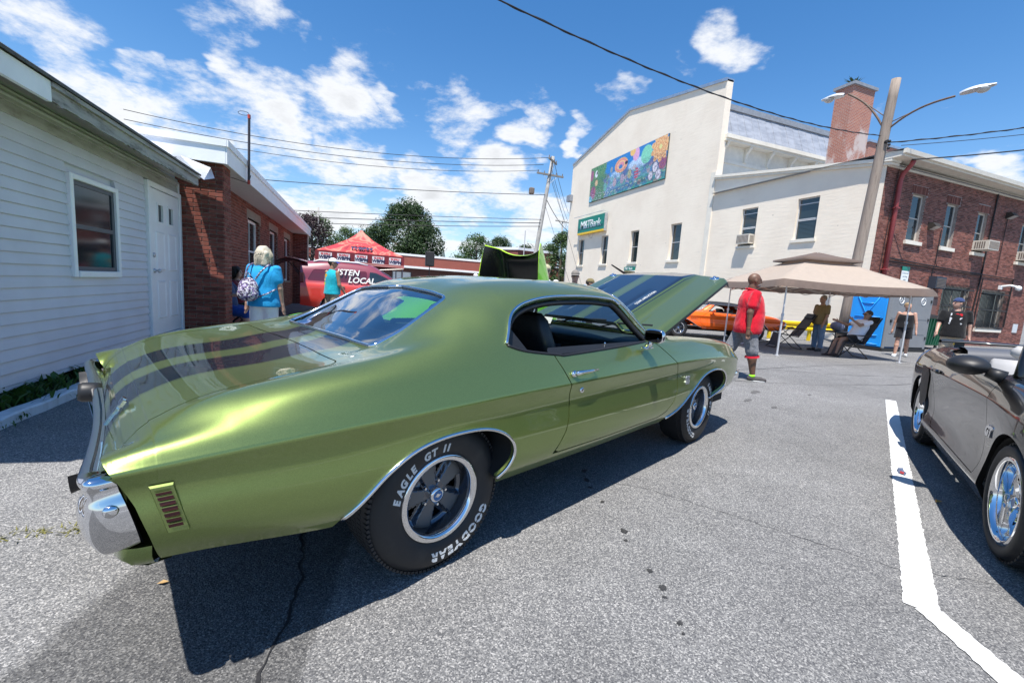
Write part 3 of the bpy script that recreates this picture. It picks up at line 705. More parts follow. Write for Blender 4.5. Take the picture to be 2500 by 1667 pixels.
    tp = MB(); tp.box(.46, x1, ys+.30, ys+.75, 13.0, 13.32); tp.build('mansard_curb', SLATE, b)
    tr_ = MB(); tr_.box(.46, x1, ys+.75, y1, 13.0, 13.25); tr_.build('upper_roof', SLATE, b)
    co = MB(); co.box(.3, 10.6, ys-.62, ys, 10.98, 11.2); co.box(.3, 10.6, ys-.52, ys, 10.84, 10.975); co.build('cornice', CREAM, b)
    fz = MB(); fz.box(.3, 10.6, ys-.06, ys-.001, 9.75, 9.95); fz.build('frieze_band', CREAM, b)
    for x in (.62, 2.45, 4.35, 6.3, 8.2, 10.1):
        m = MB(); prof = [(0,10.84),(-.46,10.84),(-.46,10.72),(-.36,10.62),(-.2,10.45),(-.13,10.2),(-.13,9.95),(0,9.95)]
        m.prism([(x-.09, ys+p, z) for p, z in prof], (.18,0,0)); m.build('bracket', CREAM, b)
    # brick chimney with a small weed on top
    ch = MB(); ch.box(5.0, 6.75, y_(17.0), y_(17.95), 6.5, 13.45); c = ch.build('chimney', CHIM, b)
    m = MB(); m.box(4.9, 6.85, y_(16.9), y_(18.05), 13.45, 13.6); m.build('chimney_cap', SLATE, c)
    wd = MB(); r = random.Random(2)
    for i in range(26):
        a = r.uniform(0, 2*PI); L = r.uniform(.2, .55); p = Vector((5.3, y_(17.2), 13.6)); q = p + Vector((math.cos(a)*L, math.sin(a)*L, r.uniform(.1, .4))); s = Vector((-math.sin(a), math.cos(a), 0))*.05
        wd.add([p, (p+q)/2+s, q, (p+q)/2-s], [(0,1,2,3)])
    wd.build('chimney_weed', pm('weed_leaf', (.05,.09,.03), .7, var=.3), c)
    # brick end of the block beyond the chimney
    be = MB(); be.box(12.0, 17.2, y_(20.2), ys-.3, 7, 12.6); be.build('brick_end', CHIM, b)
    m = MB(); m.box(11.9, 17.4, y_(20.1), ys-.2, 12.6, 12.75); m.build('brick_end_cap', GALV, b)
    # small dark gutter box on the far corner
    m = MB(); m.box(-.35, 0, y1-.5, y1+.25, 10.3, 10.9); m.build('scupper', SLATE, b)
    return b
def chimney_mat():
    t = NT('chimney_brick'); 
    c = t.n('TexCoord').outputs['Object']; sx = t.n('SeparateXYZ'); t.L.new(c, sx.inputs[0])
    cb = t.n('CombineXYZ'); t.L.new(t.math('ADD', sx.outputs[0], sx.outputs[1]), cb.inputs[0]); t.L.new(sx.outputs[2], cb.inputs[1])
    br = t.n('TexBrick'); t.L.new(cb.outputs[0], br.inputs['Vector']); br.inputs['Scale'].default_value = 1.0
    br.inputs['Brick Width'].default_value = .22; br.inputs['Row Height'].default_value = .075; br.inputs['Mortar Size'].default_value = .009
    br.inputs['Color1'].default_value = (.40,.13,.075,1); br.inputs['Color2'].default_value = (.30,.09,.06,1); br.inputs['Mortar'].default_value = (.40,.34,.29,1)
    wash = t.mr(t.noise(t.coord('Object', (1,1,.7)), 1.1, 5, .65), .48, .62, 0, .7, True)
    low = t.mr(sx.outputs[2], 11.9, 11.0, .12, 1.3, True)
    t.base(t.mixc(t.math('MULTIPLY', wash, low), br.outputs[0], (.52,.44,.40))); t.p(Roughness=.9)
    t.bump(br.outputs['Fac'], -.5, .02); return t.m
CHIM = chimney_mat()
bank()

# ---- the signs on the bank wall
SIGN_G = pm('sign_green', (.0, .19, .135), .35, var=.04); SIGN_Y = pm('sign_yellow', (.80, .50, .02), .4, var=.04); SIGN_W = pm('sign_white', (.82,.84,.84), .4, var=.02)
def bank_sign():
    s = thing('bank_sign', 'large green lightbox sign reading M&T Bank with a yellow stripe, under the mural', 'sign', (19.98, 32.5, 6.72))
    m = MB(); m.box(-.32, -.02, 0, 4.6, .16, 1.46); m.build('panel', SIGN_G, s)
    m = MB(); m.box(-.325, -.02, 0, 4.6, 0, .157); m.build('stripe', SIGN_Y, s)
    m = MB(); m.box(-.30, -.015, -.06, -.001, 0, 1.5); m.box(-.30, -.015, 4.601, 4.66, 0, 1.5); m.build('frame', GALV, s)
    lettering('lettering', 'M&T', SIGN_W, s, frame((-.335, 3.15, .80), (0,-1,0), (0,0,1)), .98, .01, font_bold=.008, spacing=.88)
    lettering('lettering', 'Bank', SIGN_W, s, frame((-.335, 1.38, .80), (0,-1,0), (0,0,1)), .95, .008, spacing=.95)
    m = MB(); m.tube([(-.6, -.25, 1.62), (-.6, 5.0, 1.62)], .03, 6)
    for y in (.4, 2.3, 4.2): m.tube([(0, y, 1.55), (-.6, y, 1.62)], .018, 5)
    m.tube([(0,-.25,1.5),(-.6,-.25,1.62)], .02, 5); m.build('lamp_bar', GREYFRAME, s)
    m = MB(); m.tube([(-.02, 2.9, -.02), (-.08, 2.75, -.3), (-.02, 2.4, -.42), (-.05, 2.2, -.1), (-.02, 1.9, -.02)], .02, 5); m.build('conduit', GREYFRAME, s)
bank_sign()
s = thing('bank_parking_sign', 'small green and white M&T Bank sign low on the cream wall', 'sign', (19.98, 27.86, 2.5))
m = MB(); m.box(-.06, 0, 0, 1.4, .78, 1.06); m.build('panel', SIGN_G, s)
m = MB(); m.box(-.058, 0, 0, 1.4, .0, .777); m.build('lower_panel', SIGN_W, s)
lettering('lettering', 'M&T Bank', SIGN_W, s, frame((-.064, .78, .92), (0,-1,0), (0,0,1)), .24, .003, font_bold=.003)

# ---- the painted mural board: flat print, abstract stand-in for its figures
def mural():
    t = NT('mural_print'); tc = t.n('TexCoord').outputs['Object']; sx = t.n('SeparateXYZ'); t.L.new(tc, sx.inputs[0])
    u = t.mr(sx.outputs[1], 10.4, 0, 0, 1); v = t.mr(sx.outputs[2], 0, 2.98, 0, 1)
    uv = t.n('CombineXYZ'); t.L.new(t.math('MULTIPLY', u, 3.5), uv.inputs[0]); t.L.new(v, uv.inputs[1]); uvo = uv.outputs[0]
    def disc(cx, cy, r, soft=.02, sx_=1.0):
        d = t.math('SQRT', t.math('ADD', t.math('POWER', t.math('DIVIDE', t.math('SUBTRACT', t.math('MULTIPLY', u, 3.5), cx), sx_), 2), t.math('POWER', t.math('SUBTRACT', v, cy), 2)))
        return t.mr(d, r + soft, r - soft, 0, 1, True)
    wn = t.noise(uvo, 3.0, 4, .6, .6); w2 = t.math('ADD', v, t.math('MULTIPLY', t.math('SUBTRACT', wn, .5), .5))
    col = t.mixc(t.mr(w2, .62, .66, 0, 1), (.10,.20,.42), (.03,.23,.58))                       # sky over far hills
    col = t.mixc(t.mr(w2, .60, .56, 0, 1), col, (.13,.17,.38))                                  # purple hills
    sw = t.noise(t.coord('Object', (1, .8, 2.4)), 3.2, 3, .5, 1.6)
    river = t.ramp(sw, [(.3, (.08,.14,.45)), (.42, (.35,.45,.75)), (.5, (.10,.25,.50)), (.56, (.30,.52,.50)), (.62, (.12,.42,.40)), (.75, (.65,.70,.80))], 'CONSTANT')
    col = t.mixc(t.mr(w2, .47, .43, 0, 1), col, river)
    col = t.mixc(t.math('MULTIPLY', t.mr(t.math('SUBTRACT', v, t.math('MULTIPLY', u, .26)), .06, .03, 0, 1), t.mr(u, .25, .33, 0, 1)), col, (.02,.38,.20))   # green meadow
    col = t.mixc(t.math('MULTIPLY', t.mr(t.math('SUBTRACT', v, t.math('MULTIPLY', u, .13)), .13, .11, 0, 1), t.mr(v, .03, .06, 0, 1)), col, (.10,.20,.30))      # road
    dash = t.math('MULTIPLY', t.mr(t.math('ABSOLUTE', t.math('SUBTRACT', t.math('SUBTRACT', v, t.math('MULTIPLY', u, .13)), .065)), .018, .012, 0, 1), t.math('GREATER_THAN', t.math('FRACT', t.math('MULTIPLY', u, 19)), .45))
    col = t.mixc(t.math('MULTIPLY', dash, t.mr(u, .22, .24, 0, 1)), col, (.75,.72,.35))
    # clouds, sunset bands and moon
    col = t.mixc(disc(2.35, .60, .15, .03, 2.6), col, (.55,.72,.92)); col = t.mixc(disc(1.35, .50, .13, .03, 2.2), col, (.45,.65,.90))
    cells = t.n('SeparateColor'); t.L.new(t.voro(t.coord('Object', (1,1,1.6)), 2.4, out='Color'), cells.inputs[0]); busy = t.ramp(cells.outputs[0], [(0, (.05,.16,.34)), (.2, (.10,.34,.36)), (.36, (.05,.34,.28)), (.5, (.45,.55,.62)), (.62, (.06,.24,.46)), (.75, (.55,.34,.28)), (.88, (.12,.42,.26))], 'CONSTANT')
    col = t.mixc(t.math('MULTIPLY', t.mr(w2, .56, .5, 0, .55), t.mr(u, .2, .3, 0, 1)), col, busy)
    for r, cc in ((.19, (.85,.45,.15)), (.16, (.80,.25,.28)), (.12, (.88,.62,.25)), (.09, (.75,.30,.35))): col = t.mixc(disc(1.62, .74, r, .012, 1.6), col, cc)
    col = t.mixc(disc(1.60, .70, .055, .01, 1.6), col, (.04,.22,.55)); col = t.mixc(disc(1.86, .75, .045, .01, 1.6), col, (.03,.03,.06))
    col = t.mixc(disc(2.28, .86, .17, .015, .8), col, (.78,.42,.62)); col = t.mixc(disc(2.12, .97, .12, .015), col, (.88,.55,.18)); col = t.mixc(disc(2.72, .74, .22, .012), col, (.25,.68,.48))
    # curling foliage on the left
    rg = t.voro(uvo, 7.5); fol = t.ramp(t.math('FRACT', t.math('MULTIPLY', rg, 5.5)), [(0, (.03,.16,.08)), (.35, (.10,.42,.20)), (.6, (.02,.05,.04)), (.75, (.45,.50,.15)), (.9, (.05,.28,.22))], 'CONSTANT')
    left = t.mr(t.math('ADD', u, t.math('MULTIPLY', t.math('SUBTRACT', wn, .5), .25)), .27, .22, 0, 1)
    col = t.mixc(left, col, fol); col = t.mixc(disc(.33, .78, .10, .012, .8), col, (.80,.82,.84)); col = t.mixc(disc(.36, .80, .05, .012, .7), col, (.03,.03,.04)); col = t.mixc(disc(.36, .52, .085, .012), col, (.80,.55,.30))
    pk = t.voro(uvo, 16); dots = t.ramp(pk, [(0, (.65,.45,.42)), (.35, (.45,.12,.15)), (.6, (.30,.10,.22))])
    col = t.mixc(disc(.20, .26, .19, .02, .8), col, dots); col = t.mixc(disc(.07, .78, .16, .02, .6), col, dots); col = t.mixc(disc(.05, .06, .12, .02), col, (.15,.55,.70))
    # speckled blossoms along the bottom left
    bl = t.voro(uvo, 26); col = t.mixc(t.math('MULTIPLY', t.mr(bl, .35, .28, 0, 1), t.math('MULTIPLY', t.mr(v, .36, .22, 0, 1), t.mr(u, .42, .36, 0, 1))), col, (.70,.66,.80))
    # big orange petals top right, berries under them, three pale bulbs
    ang = t.math('ARCTAN2', t.math('SUBTRACT', v, .78), t.math('SUBTRACT', t.math('MULTIPLY', u, 3.5), 3.24)); pet = t.math('ABSOLUTE', t.math('SINE', t.math('MULTIPLY', ang, 5)))
    dd = t.math('SQRT', t.math('ADD', t.math('POWER', t.math('SUBTRACT', t.math('MULTIPLY', u, 3.5), 3.24), 2), t.math('POWER', t.math('SUBTRACT', v, .78), 2)))
    petal = t.mr(t.math('SUBTRACT', dd, t.math('MULTIPLY', pet, .10)), .27, .25, 0, 1); ring = t.math('FRACT', t.math('ADD', t.math('MULTIPLY', dd, 9), t.math('MULTIPLY', pet, .6)))
    col = t.mixc(t.math('MULTIPLY', t.mr(u, .89, .90, 0, 1), t.mr(v, .38, .42, 0, 1)), col, (.05,.25,.55)); col = t.mixc(disc(3.37, .40, .16, .02, .9), col, dots)
    col = t.mixc(petal, col, t.ramp(ring, [(0, (.22,.06,.03)), (.14, (.85,.38,.16)), (.8, (.90,.58,.28))])); col = t.mixc(disc(3.24, .78, .055, .01), col, (.80,.75,.30))
    for cx, cy, r in ((2.95, .17, .10), (3.10, .34, .12), (3.24, .15, .12)):
        col = t.mixc(disc(cx, cy, r + .012, .008, .8), col, (.08,.06,.10)); col = t.mixc(disc(cx, cy, r, .008, .8), col, (.72,.68,.74)); col = t.mixc(disc(cx, cy, r*.35, .01, .35), col, (.35,.28,.40))
    col = t.mixc(t.math('MULTIPLY', disc(2.35, .36, .16, .01, .55), t.math('GREATER_THAN', t.math('FRACT', t.math('MULTIPLY', v, 14)), .4)), col, (.65,.08,.14))
    for i in range(6): col = t.mixc(disc(2.43 + i*.058, .10 + .012*(i % 2) + i*.006, .045, .006, .32), col, (.02,.03,.03))
    for cx, cy, r, cc in ((1.36, .34, .12, (.55,.42,.48)), (1.72, .36, .13, (.45,.36,.46)), (.88, .30, .11, (.18,.50,.42)), (2.05, .42, .12, (.50,.48,.28)), (1.12, .60, .07, (.08,.35,.70)), (1.15, .72, .08, (.35,.36,.34))): col = t.mixc(disc(cx, cy, r, .01, .7), col, cc)
    ink = t.mr(t.voro(t.coord('Object', (1,1.1,1.3)), 3.3, 'DISTANCE_TO_EDGE'), .02, .05, .72, 0); ink2 = t.mr(t.math('ABSOLUTE', t.math('SUBTRACT', t.noise(t.coord('Object', (1,1,1.5)), 2.6, 3, .5, 2.0), .5)), .012, .03, .6, 0); col = t.mixc(t.math('MULTIPLY', t.math('MAXIMUM', ink, ink2), t.mr(v, .75, .55, .15, 1)), col, (.05,.05,.10))
    br = t.noise(t.coord('Object'), 9, 5, .7); cb = t.n('CombineColor'); f = t.mr(br, .3, .7, .78, 1.2); [t.L.new(f, cb.inputs[i]) for i in range(3)]
    t.base(t.mixc(1.0, col, cb.outputs[0], 'MULTIPLY')); t.p(Roughness=.5); return t.m
mu = thing('painted_mural_board', 'long colourful painted mural board high on the cream gable wall', 'mural', (19.98, 25.45, 9.58))
m = MB(); m.box(-.075, -.065, 0, 10.4, 0, 2.98); m.build('painting', mural(), mu)
m = MB(); m.box(-.063, -.001, -.01, 10.41, -.03, 2.99); m.build('backing', pm('mural_backing', (.03,.05,.05), .6), mu)

# ================================================================ brick building on the right
def brick_right():
    b = thing('old_brick_building', 'two-storey old red brick building with barred ground-floor windows at the right', 'building', (20.0, 11.8, 0))
    W = 13.0; rnd = random.Random(31)
    up = [(1.95, 2.85, 4.45, 6.4), (4.46, 5.32, 4.42, 6.32), (6.95, 7.75, 4.42, 6.24), (10.9, 11.75, 4.3, 6.15)]
    lo = [(5.3, 7.45, .95, 2.75), (8.5, 10.6, .88, 2.72)]
    ws = MB(); wall_sheet(ws, (.02, 0, 0), (1,0,0), W, 7.35, up + lo, (0,-1,0), .14); ws.build('wall', MORTAR_R, b)
    arches = [(a-.1, c+.1, s, s+.34) for a, c, r, s in up]
    br = MB(); bricks_mesh(br, (.02, 0, .005), (1,0,0), (0,-1,0), brick_field(W, 7.2, up + lo + arches), rnd, .008, .004)
    for (a, c, r, s) in arches:   # soldier bricks over the upper windows
        x = a
        while x < c - .05:
            bricks_mesh(br, (.02 + x, 0, r + .01), (1,0,0), (0,-1,0), [(0, .062, 0, .32)], rnd, .012, .003); x += .073
    br.build('brickwork', BRICK_R, b, kind='stuff')
    bd = MB(); bd.box(.6, W, .15, 9, 0, 7.2); bd.build('core', MORTAR_R, b)
    ev = MB(); ev.add([(-.2,-.62,7.42),(W+.4,-.62,7.30),(W+.4,.1,7.30),(-.2,.1,7.42),(-.2,-.62,7.60),(W+.4,-.62,7.5),(W+.4,.1,7.6),(-.2,.1,7.72)], [(0,3,2,1),(4,5,6,7),(0,1,5,4),(0,4,7,3),(1,2,6,5)]); ev.build('eave', CREAM, b)
    gt = MB(); gt.add([(-.25,-.72,7.50),(W+.4,-.72,7.38),(W+.4,-.622,7.38),(-.25,-.622,7.50),(-.25,-.74,7.66),(W+.4,-.74,7.54),(W+.4,-.622,7.54),(-.25,-.622,7.66)], [(0,3,2,1),(4,5,6,7),(0,1,5,4),(0,4,7,3),(2,3,7,6)]); gt.build('gutter', CREAM, b)
    bd2 = MB(); bd2.box(.02, W, -.07, -.012, 7.18, 7.34); bd2.build('bed_mould', CREAM, b)
    rf = MB(); rf.add([(-.25,-.7,7.67),(W,-.7,7.56),(W,9,7.6),(-.25,9,7.7)], [(0,1,2,3)]); rf.build('roof', SLATE, b)
    for i, (a, c, r, s) in enumerate(up):
        sash_window(b, (.02+a, .11, r), (1,0,0), (0,-1,0), c-a, s-r, BEIGEFRAME, None, .075, .06, (.5,))
        m = MB(); m.box(.02+a-.12, .02+c+.12, -.1, .1, r-.15, r-.002); m.build('sill', CREAM, b)
    ac_unit(b, (7.4, .05, 4.72), (0,-1,0), (1,0,0), .85, .42, .62); ac_unit(b, (11.35, .05, 4.58), (0,-1,0), (1,0,0), .85, .42, .62)
    BARS = pm('black_iron', (.012,.012,.013), .5, var=.1)
    for (a, c, r, s) in lo:
        sash_window(b, (.02+a, .11, r), (1,0,0), (0,-1,0), c-a, s-r, BEIGEFRAME, None, .08, .06, (.5,), muntins=1)
        m = MB(); m.box(.02+a-.12, .02+c+.12, -.1, .1, r-.16, r-.002); m.build('sill', CREAM, b)
        gr = MB(); n = 22
        for z in (r+.06, (r+s)/2, s-.12): gr.box(.02+a-.14, .02+c+.14, -.13, -.09, z-.025, z+.025)
        gg = gr.build('window_grille', BARS, b)
        for i in range(n):
            x = .02 + a - .08 + (c-a+.16)*i/(n-1); q = MB(); q.cyl((x,-.11,r-.02), (x,-.11,s+.1), .011, n=6); q.build('bar', BARS, gg)
    # downpipe
    DP = pm('red_downpipe', (.32,.06,.06), .5, var=.12)
    m = MB(); m.smooth = True; m.tube([(.72,-.5,7.4), (.74,-.42,7.25), (.78,-.16,6.95), (.78,-.12,6.7), (.76,-.12,.1)], .085, 10); m.build('downpipe', DP, b)
    m = MB(); [m.box(.64,.89,-.22,-.012,z,z+.05) for z in (3.1, 5.6)]; m.build('pipe_strap', DP, b)
    # conduits and cables
    CB = pm('black_cable', (.012,.012,.013), .6)
    m = MB()
    for pts, r in (([(1.0,-.05,3.62),(4.4,-.05,3.52),(8.0,-.05,3.45),(11.0,-.05,3.42),(11.0,-.05,1.0)], .028), ([(1.05,-.05,3.5),(4.4,-.06,3.44),(7.9,-.06,3.38)], .02), ([(9.35,-.05,6.3),(9.35,-.05,3.5)], .014), ([(8.15,-.05,7.2),(8.1,-.05,3.4),(7.85,-.05,.5)], .03), ([(4.2,-.05,3.5),(4.2,-.05,2.6)], .016), ([(4.3,-.05,5.15),(4.3,-.05,3.7),(4.5,-.05,3.5)], .016), ([(8.3,-.05,3.3),(8.2,-.05,.5)], .02), ([(.72,-.04,7.2),(.62,-.06,6.6),(.55,-.06,3.6),(.52,-.05,2.4)], .012)):
        m.tube(pts, r, 6)
    m.build('conduit', CB, b)
    # wall lights
    for x, z in ((3.55, 5.2), (9.45, 6.35)):
        m = MB(); m.prism([(x-.22,-.01,z+.14),(x-.22,-.18,z+.14),(x-.22,-.30,z-.02),(x-.22,-.01,z-.16)], (.44,0,0)); l = m.build('wall_light', pm('dark_light_case', (.04,.035,.03), .5), b)
        m = MB(); m.add([(x-.19,-.302,z-.03),(x+.19,-.302,z-.03),(x+.19,-.05,z-.155),(x-.19,-.05,z-.155)], [(0,1,2,3)]); m.build('lens', pm('grey_lens', (.35,.34,.33), .3), l)
    # vent box, security camera, notice, letter sign
    m = MB(); m.box(4.1,4.85,-.3,-.012,2.55,3.08); v = m.build('vent_box', pm('dark_blue_box', (.03,.04,.06), .6), b)
    m = MB(); [m.box(4.16,4.79,-.315,-.302,2.6+i*.06,2.63+i*.06) for i in range(7)]; m.build('louvre', AC_DARK, v)
    m = MB(); m.box(9.85,10.0,-.12,-.012,2.85,3.05); m.tube([(9.93,-.1,3.0),(9.95,-.4,3.05),(10.05,-.55,3.0)], .05, 8); m.ball((10.1,-.62,2.93), .12); m.build('security_camera', SIGN_W, b)
    m = MB(); m.box(11.95,12.4,-.035,-.012,.75,1.2); m.build('meter_box', pm('pale_box', (.55,.58,.6), .5), b)
    dr = MB(); dr.box(4.2,5.0,-.06,-.012,.05,2.1); dr.build('side_door', pm('brown_door', (.16,.07,.055), .5), b)
    return b
brick_right()
s = thing('wall_notice', 'narrow white and green notice fixed to the brick wall above the portable toilets', 'sign', (22.0, 11.74, 2.55))
m = MB(); m.box(0,.5,-.02,0,0,.62); m.build('panel', SIGN_W, s); m = MB(); m.box(-.001,.501,-.022,0,.622,.80); m.build('header', SIGN_G, s)
for i, tx in enumerate(('Customer', 'parking', 'only', 'towing')): lettering('lettering', tx, pm('ink_grey', (.25,.3,.32), .6), s, frame((.25,-.024,.53-.14*i), (1,0,0), (0,0,1)), .11, .001)

# ================================================================ leaning wooden lamp pole
WOODPOLE = dirty('weathered_pole', (.30, .245, .20), (.13, .10, .08), .8, (6, 6, .5), .9)
LAMPG = pm('lamp_grey', (.62,.64,.66), .4, metal=.3, var=.08); LENS = pm('lamp_lens', (.45,.45,.43), .25, var=.1); ARM = pm('rusty_arm', (.13,.085,.06), .7, var=.3)
def lamp_pole():
    p = thing('lamp_pole', 'weathered wooden pole with two arched street lamps in front of the brick corner', 'street lamp', (18.0, 11.24, 0))
    T = Vector((-.05, -.47, 9.62)); f = lambda z: Vector((-.05*z/9.62, -.47*z/9.62, z))
    m = MB(); m.smooth = True; m.tube([f(z) for z in (0, 1.5, 3, 4.5, 6, 7.5, 9.0, 9.62)], [.19, .185, .18, .172, .165, .155, .145, .14], 14); m.build('pole', WOODPOLE, p)
    # arms: one along the wall toward the far left, one to the right
    def arm(pts, head, hd):
        m = MB(); m.smooth = True; m.tube(pts, .035, 8); a = m.build('arm', ARM, p)
        d = Vector(hd).normalized(); h = Vector(head); s = d.cross(Vector((0,0,1))).normalized(); u = s.cross(d)
        top = MB(); top.smooth = True; rows = []; n = 12
        for i in range(n+1):
            t = i/n; w = .17*math.sin(PI*min(1, .12 + t*.88))**.55 * (1 if t < .75 else 1) if t < 1 else .0; w = .05 + .13*math.sin(PI*(t**.8))**.7; x = -.12 + .80*t
            rows.append([h + d*x + s*w*math.cos(a_) + u*(.12*math.sin(a_)*(.4+.6*math.sin(PI*min(1, t+.1)))) for a_ in [PI*j/8 for j in range(9)]])
        top.grid(rows); lh = top.build('lamp_head', LAMPG, p)
        rim = MB(); ring = [r[0] for r in rows] + [r[-1] for r in reversed(rows)]; rim.add([q - u*.012 for q in ring], [tuple(range(len(ring)))]); rim.build('lamp_rim', GREYFRAME, lh)
        ln = MB(); ln.smooth = True; ln.ball(tuple(h + d*.40 - u*.03), (.17, .17, .12), 14, 8); ln.build('lens', LENS, lh)
    b0 = f(7.85); b1 = f(8.3)
    A = Vector((-.25, 1.35, 1.75)); B = Vector((.25, -1.75, .62))
    arc = lambda b, D, lift: [b + D*t + Vector((0,0,lift*math.sin(PI*t*.5)*(1-t)*2)) for t in [i/10 for i in range(11)]]
    arm(arc(b0, A, .35), b0 + A + Vector((-.05,.25,.02)), (-.2, 1, .05)); arm(arc(b0, B, .30), b0 + B + Vector((.08,-.2,.04)), (.4, -1, .12))
    m = MB(); m.tube([b1, b0 + A*.62 + Vector((0,0,.24))], .018, 6); m.tube([b1 + Vector((.03,-.1,-.15)), b0 + B*.6 + Vector((0,0,.2))], .016, 6); m.build('brace', ARM, p)
    m = MB(); q = f(7.45); m.tube([q+Vector((-.1,-.22,0)), q+Vector((.1,.22,0))], .06, 8); [m.ball(tuple(q+Vector((-.05,-.25,-.12*i))), .05, 8, 6) for i in range(3)]; m.build('insulator', pm('black_cable', (.01,.01,.01), .6), p)
    return p
lamp_pole()
# ================================================================ car kit: smooth panels lofted, then cut along gaps
def pchip(xs, ys, x):
    xs, ys, x = np.asarray(xs, float), np.asarray(ys, float), np.asarray(x, float)
    h = np.diff(xs); d = np.diff(ys)/h; m = np.zeros(len(xs))
    for i in range(1, len(xs)-1):
        if d[i-1]*d[i] > 0: w1, w2 = 2*h[i]+h[i-1], h[i]+2*h[i-1]; m[i] = (w1+w2)/(w1/d[i-1]+w2/d[i])
    m[0], m[-1] = d[0], d[-1]
    i = np.clip(np.searchsorted(xs, x) - 1, 0, len(xs)-2); t = np.clip((x - xs[i])/h[i], -.2, 1.2)
    return (2*t**3-3*t**2+1)*ys[i] + (t**3-2*t**2+t)*h[i]*m[i] + (-2*t**3+3*t**2)*ys[i+1] + (t**3-t**2)*h[i]*m[i+1]
def catmull(xs, ys, x):
    """smooth (C1) interpolation with three-point tangents: rounder than pchip"""
    xs, ys, x = np.asarray(xs, float), np.asarray(ys, float), np.asarray(x, float)
    h = np.diff(xs); d = np.diff(ys)/h; m = np.zeros(len(xs)); m[0], m[-1] = d[0], d[-1]
    m[1:-1] = (d[:-1]*h[1:] + d[1:]*h[:-1])/(h[1:]+h[:-1])
    i = np.clip(np.searchsorted(xs, x) - 1, 0, len(xs)-2); t = np.clip((x - xs[i])/h[i], 0, 1)
    return (2*t**3-3*t**2+1)*ys[i] + (t**3-2*t**2+t)*h[i]*m[i] + (-2*t**3+3*t**2)*ys[i+1] + (t**3-t**2)*h[i]*m[i+1]
def gsmooth(a, k):
    """light smoothing along axis 0 keeping the ends"""
    for _ in range(k): b = a.copy(); b[1:-1] = .25*a[:-2] + .5*a[1:-1] + .25*a[2:]; a = b
    return a
class Surf:
    def __init__(s, V, N, F): s.V, s.N, s.F = V, N, F
def loft(rows, s_samples, sub=6, crease=(), smooth=2, tens=0.5):
    """rows: list of [(s, t, z), ...] from the sill to the centre line -> Surf in (s, t, z)"""
    ns = len(s_samples); ctl = np.zeros((ns, len(rows), 2))
    for r, cp in enumerate(rows):
        c = np.array(cp, float); ctl[:, r, 0] = pchip(c[:, 0], c[:, 1], s_samples); ctl[:, r, 1] = pchip(c[:, 0], c[:, 2], s_samples)
    ctl = gsmooth(ctl, smooth)
    nr = len(rows); out = []; P = ctl
    d = np.linalg.norm(np.diff(P, axis=1), axis=2) + 1e-6
    def tang(j, side):
        if j == 0: return (P[:, 1]-P[:, 0])/d[:, 0, None]
        if j == nr-1:
            v = (P[:, j]-P[:, j-1])/d[:, j-1, None]; v = v.copy(); v[:, 1] *= .0; return v
        a = (P[:, j]-P[:, j-1])/d[:, j-1, None]; b = (P[:, j+1]-P[:, j])/d[:, j, None]
        if j in crease: return (a if side < 0 else b)
        w = d[:, j, None]/(d[:, j-1, None]+d[:, j, None]); return a*w + b*(1-w)
    for j in range(nr-1):
        m0, m1 = tang(j, 1), tang(j+1, -1); h = d[:, j, None]
        for k in range(sub):
            t = k/sub
            out.append((2*t**3-3*t**2+1)*P[:, j] + (t**3-2*t**2+t)*h*m0 + (-2*t**3+3*t**2)*P[:, j+1] + (t**3-t**2)*h*m1)
    out.append(P[:, -1]); G = np.stack(out, 1)                 # ns x nv x (t,z)
    nv = G.shape[1]; V = np.zeros((ns, nv, 3)); V[:, :, 0] = np.asarray(s_samples)[:, None]; V[:, :, 1:] = G
    du = np.gradient(V, axis=0); dv = np.gradient(V, axis=1)
    for j in [c*sub for c in crease]: dv[:, j] = V[:, min(j+1, nv-1)] - V[:, max(j-1, 0)]
    dv[:, -1] = (0, -1, 0)
    N = np.cross(dv, du); N /= np.linalg.norm(N, axis=2, keepdims=True) + 1e-12
    if N[ns//2, nv//3, 1] < 0: N = -N
    F = [(i*nv+j, i*nv+j+1, (i+1)*nv+j+1, (i+1)*nv+j) for i in range(ns-1) for j in range(nv-1)]
    return Surf(V.reshape(-1, 3), N.reshape(-1, 3), F)
def sdpoly(P, poly):
    """signed distance of 2D points to a closed polygon, negative inside"""
    P = np.asarray(P, float); A = np.asarray(poly, float); B = np.roll(A, -1, 0); best = np.full(len(P), 1e9); inside = np.zeros(len(P), bool)
    for a, b in zip(A, B):
        e = b - a; w = P - a; t = np.clip((w@e)/(e@e + 1e-12), 0, 1); dd = np.linalg.norm(w - t[:, None]*e, axis=1); best = np.minimum(best, dd)
        c = ((a[1] > P[:, 1]) != (b[1] > P[:, 1])); xx = (b[0]-a[0])*(P[:, 1]-a[1])/((b[1]-a[1]) if abs(b[1]-a[1]) > 1e-12 else 1e-12) + a[0]
        inside ^= c & (P[:, 0] < xx)
    return np.where(inside, -best, best)
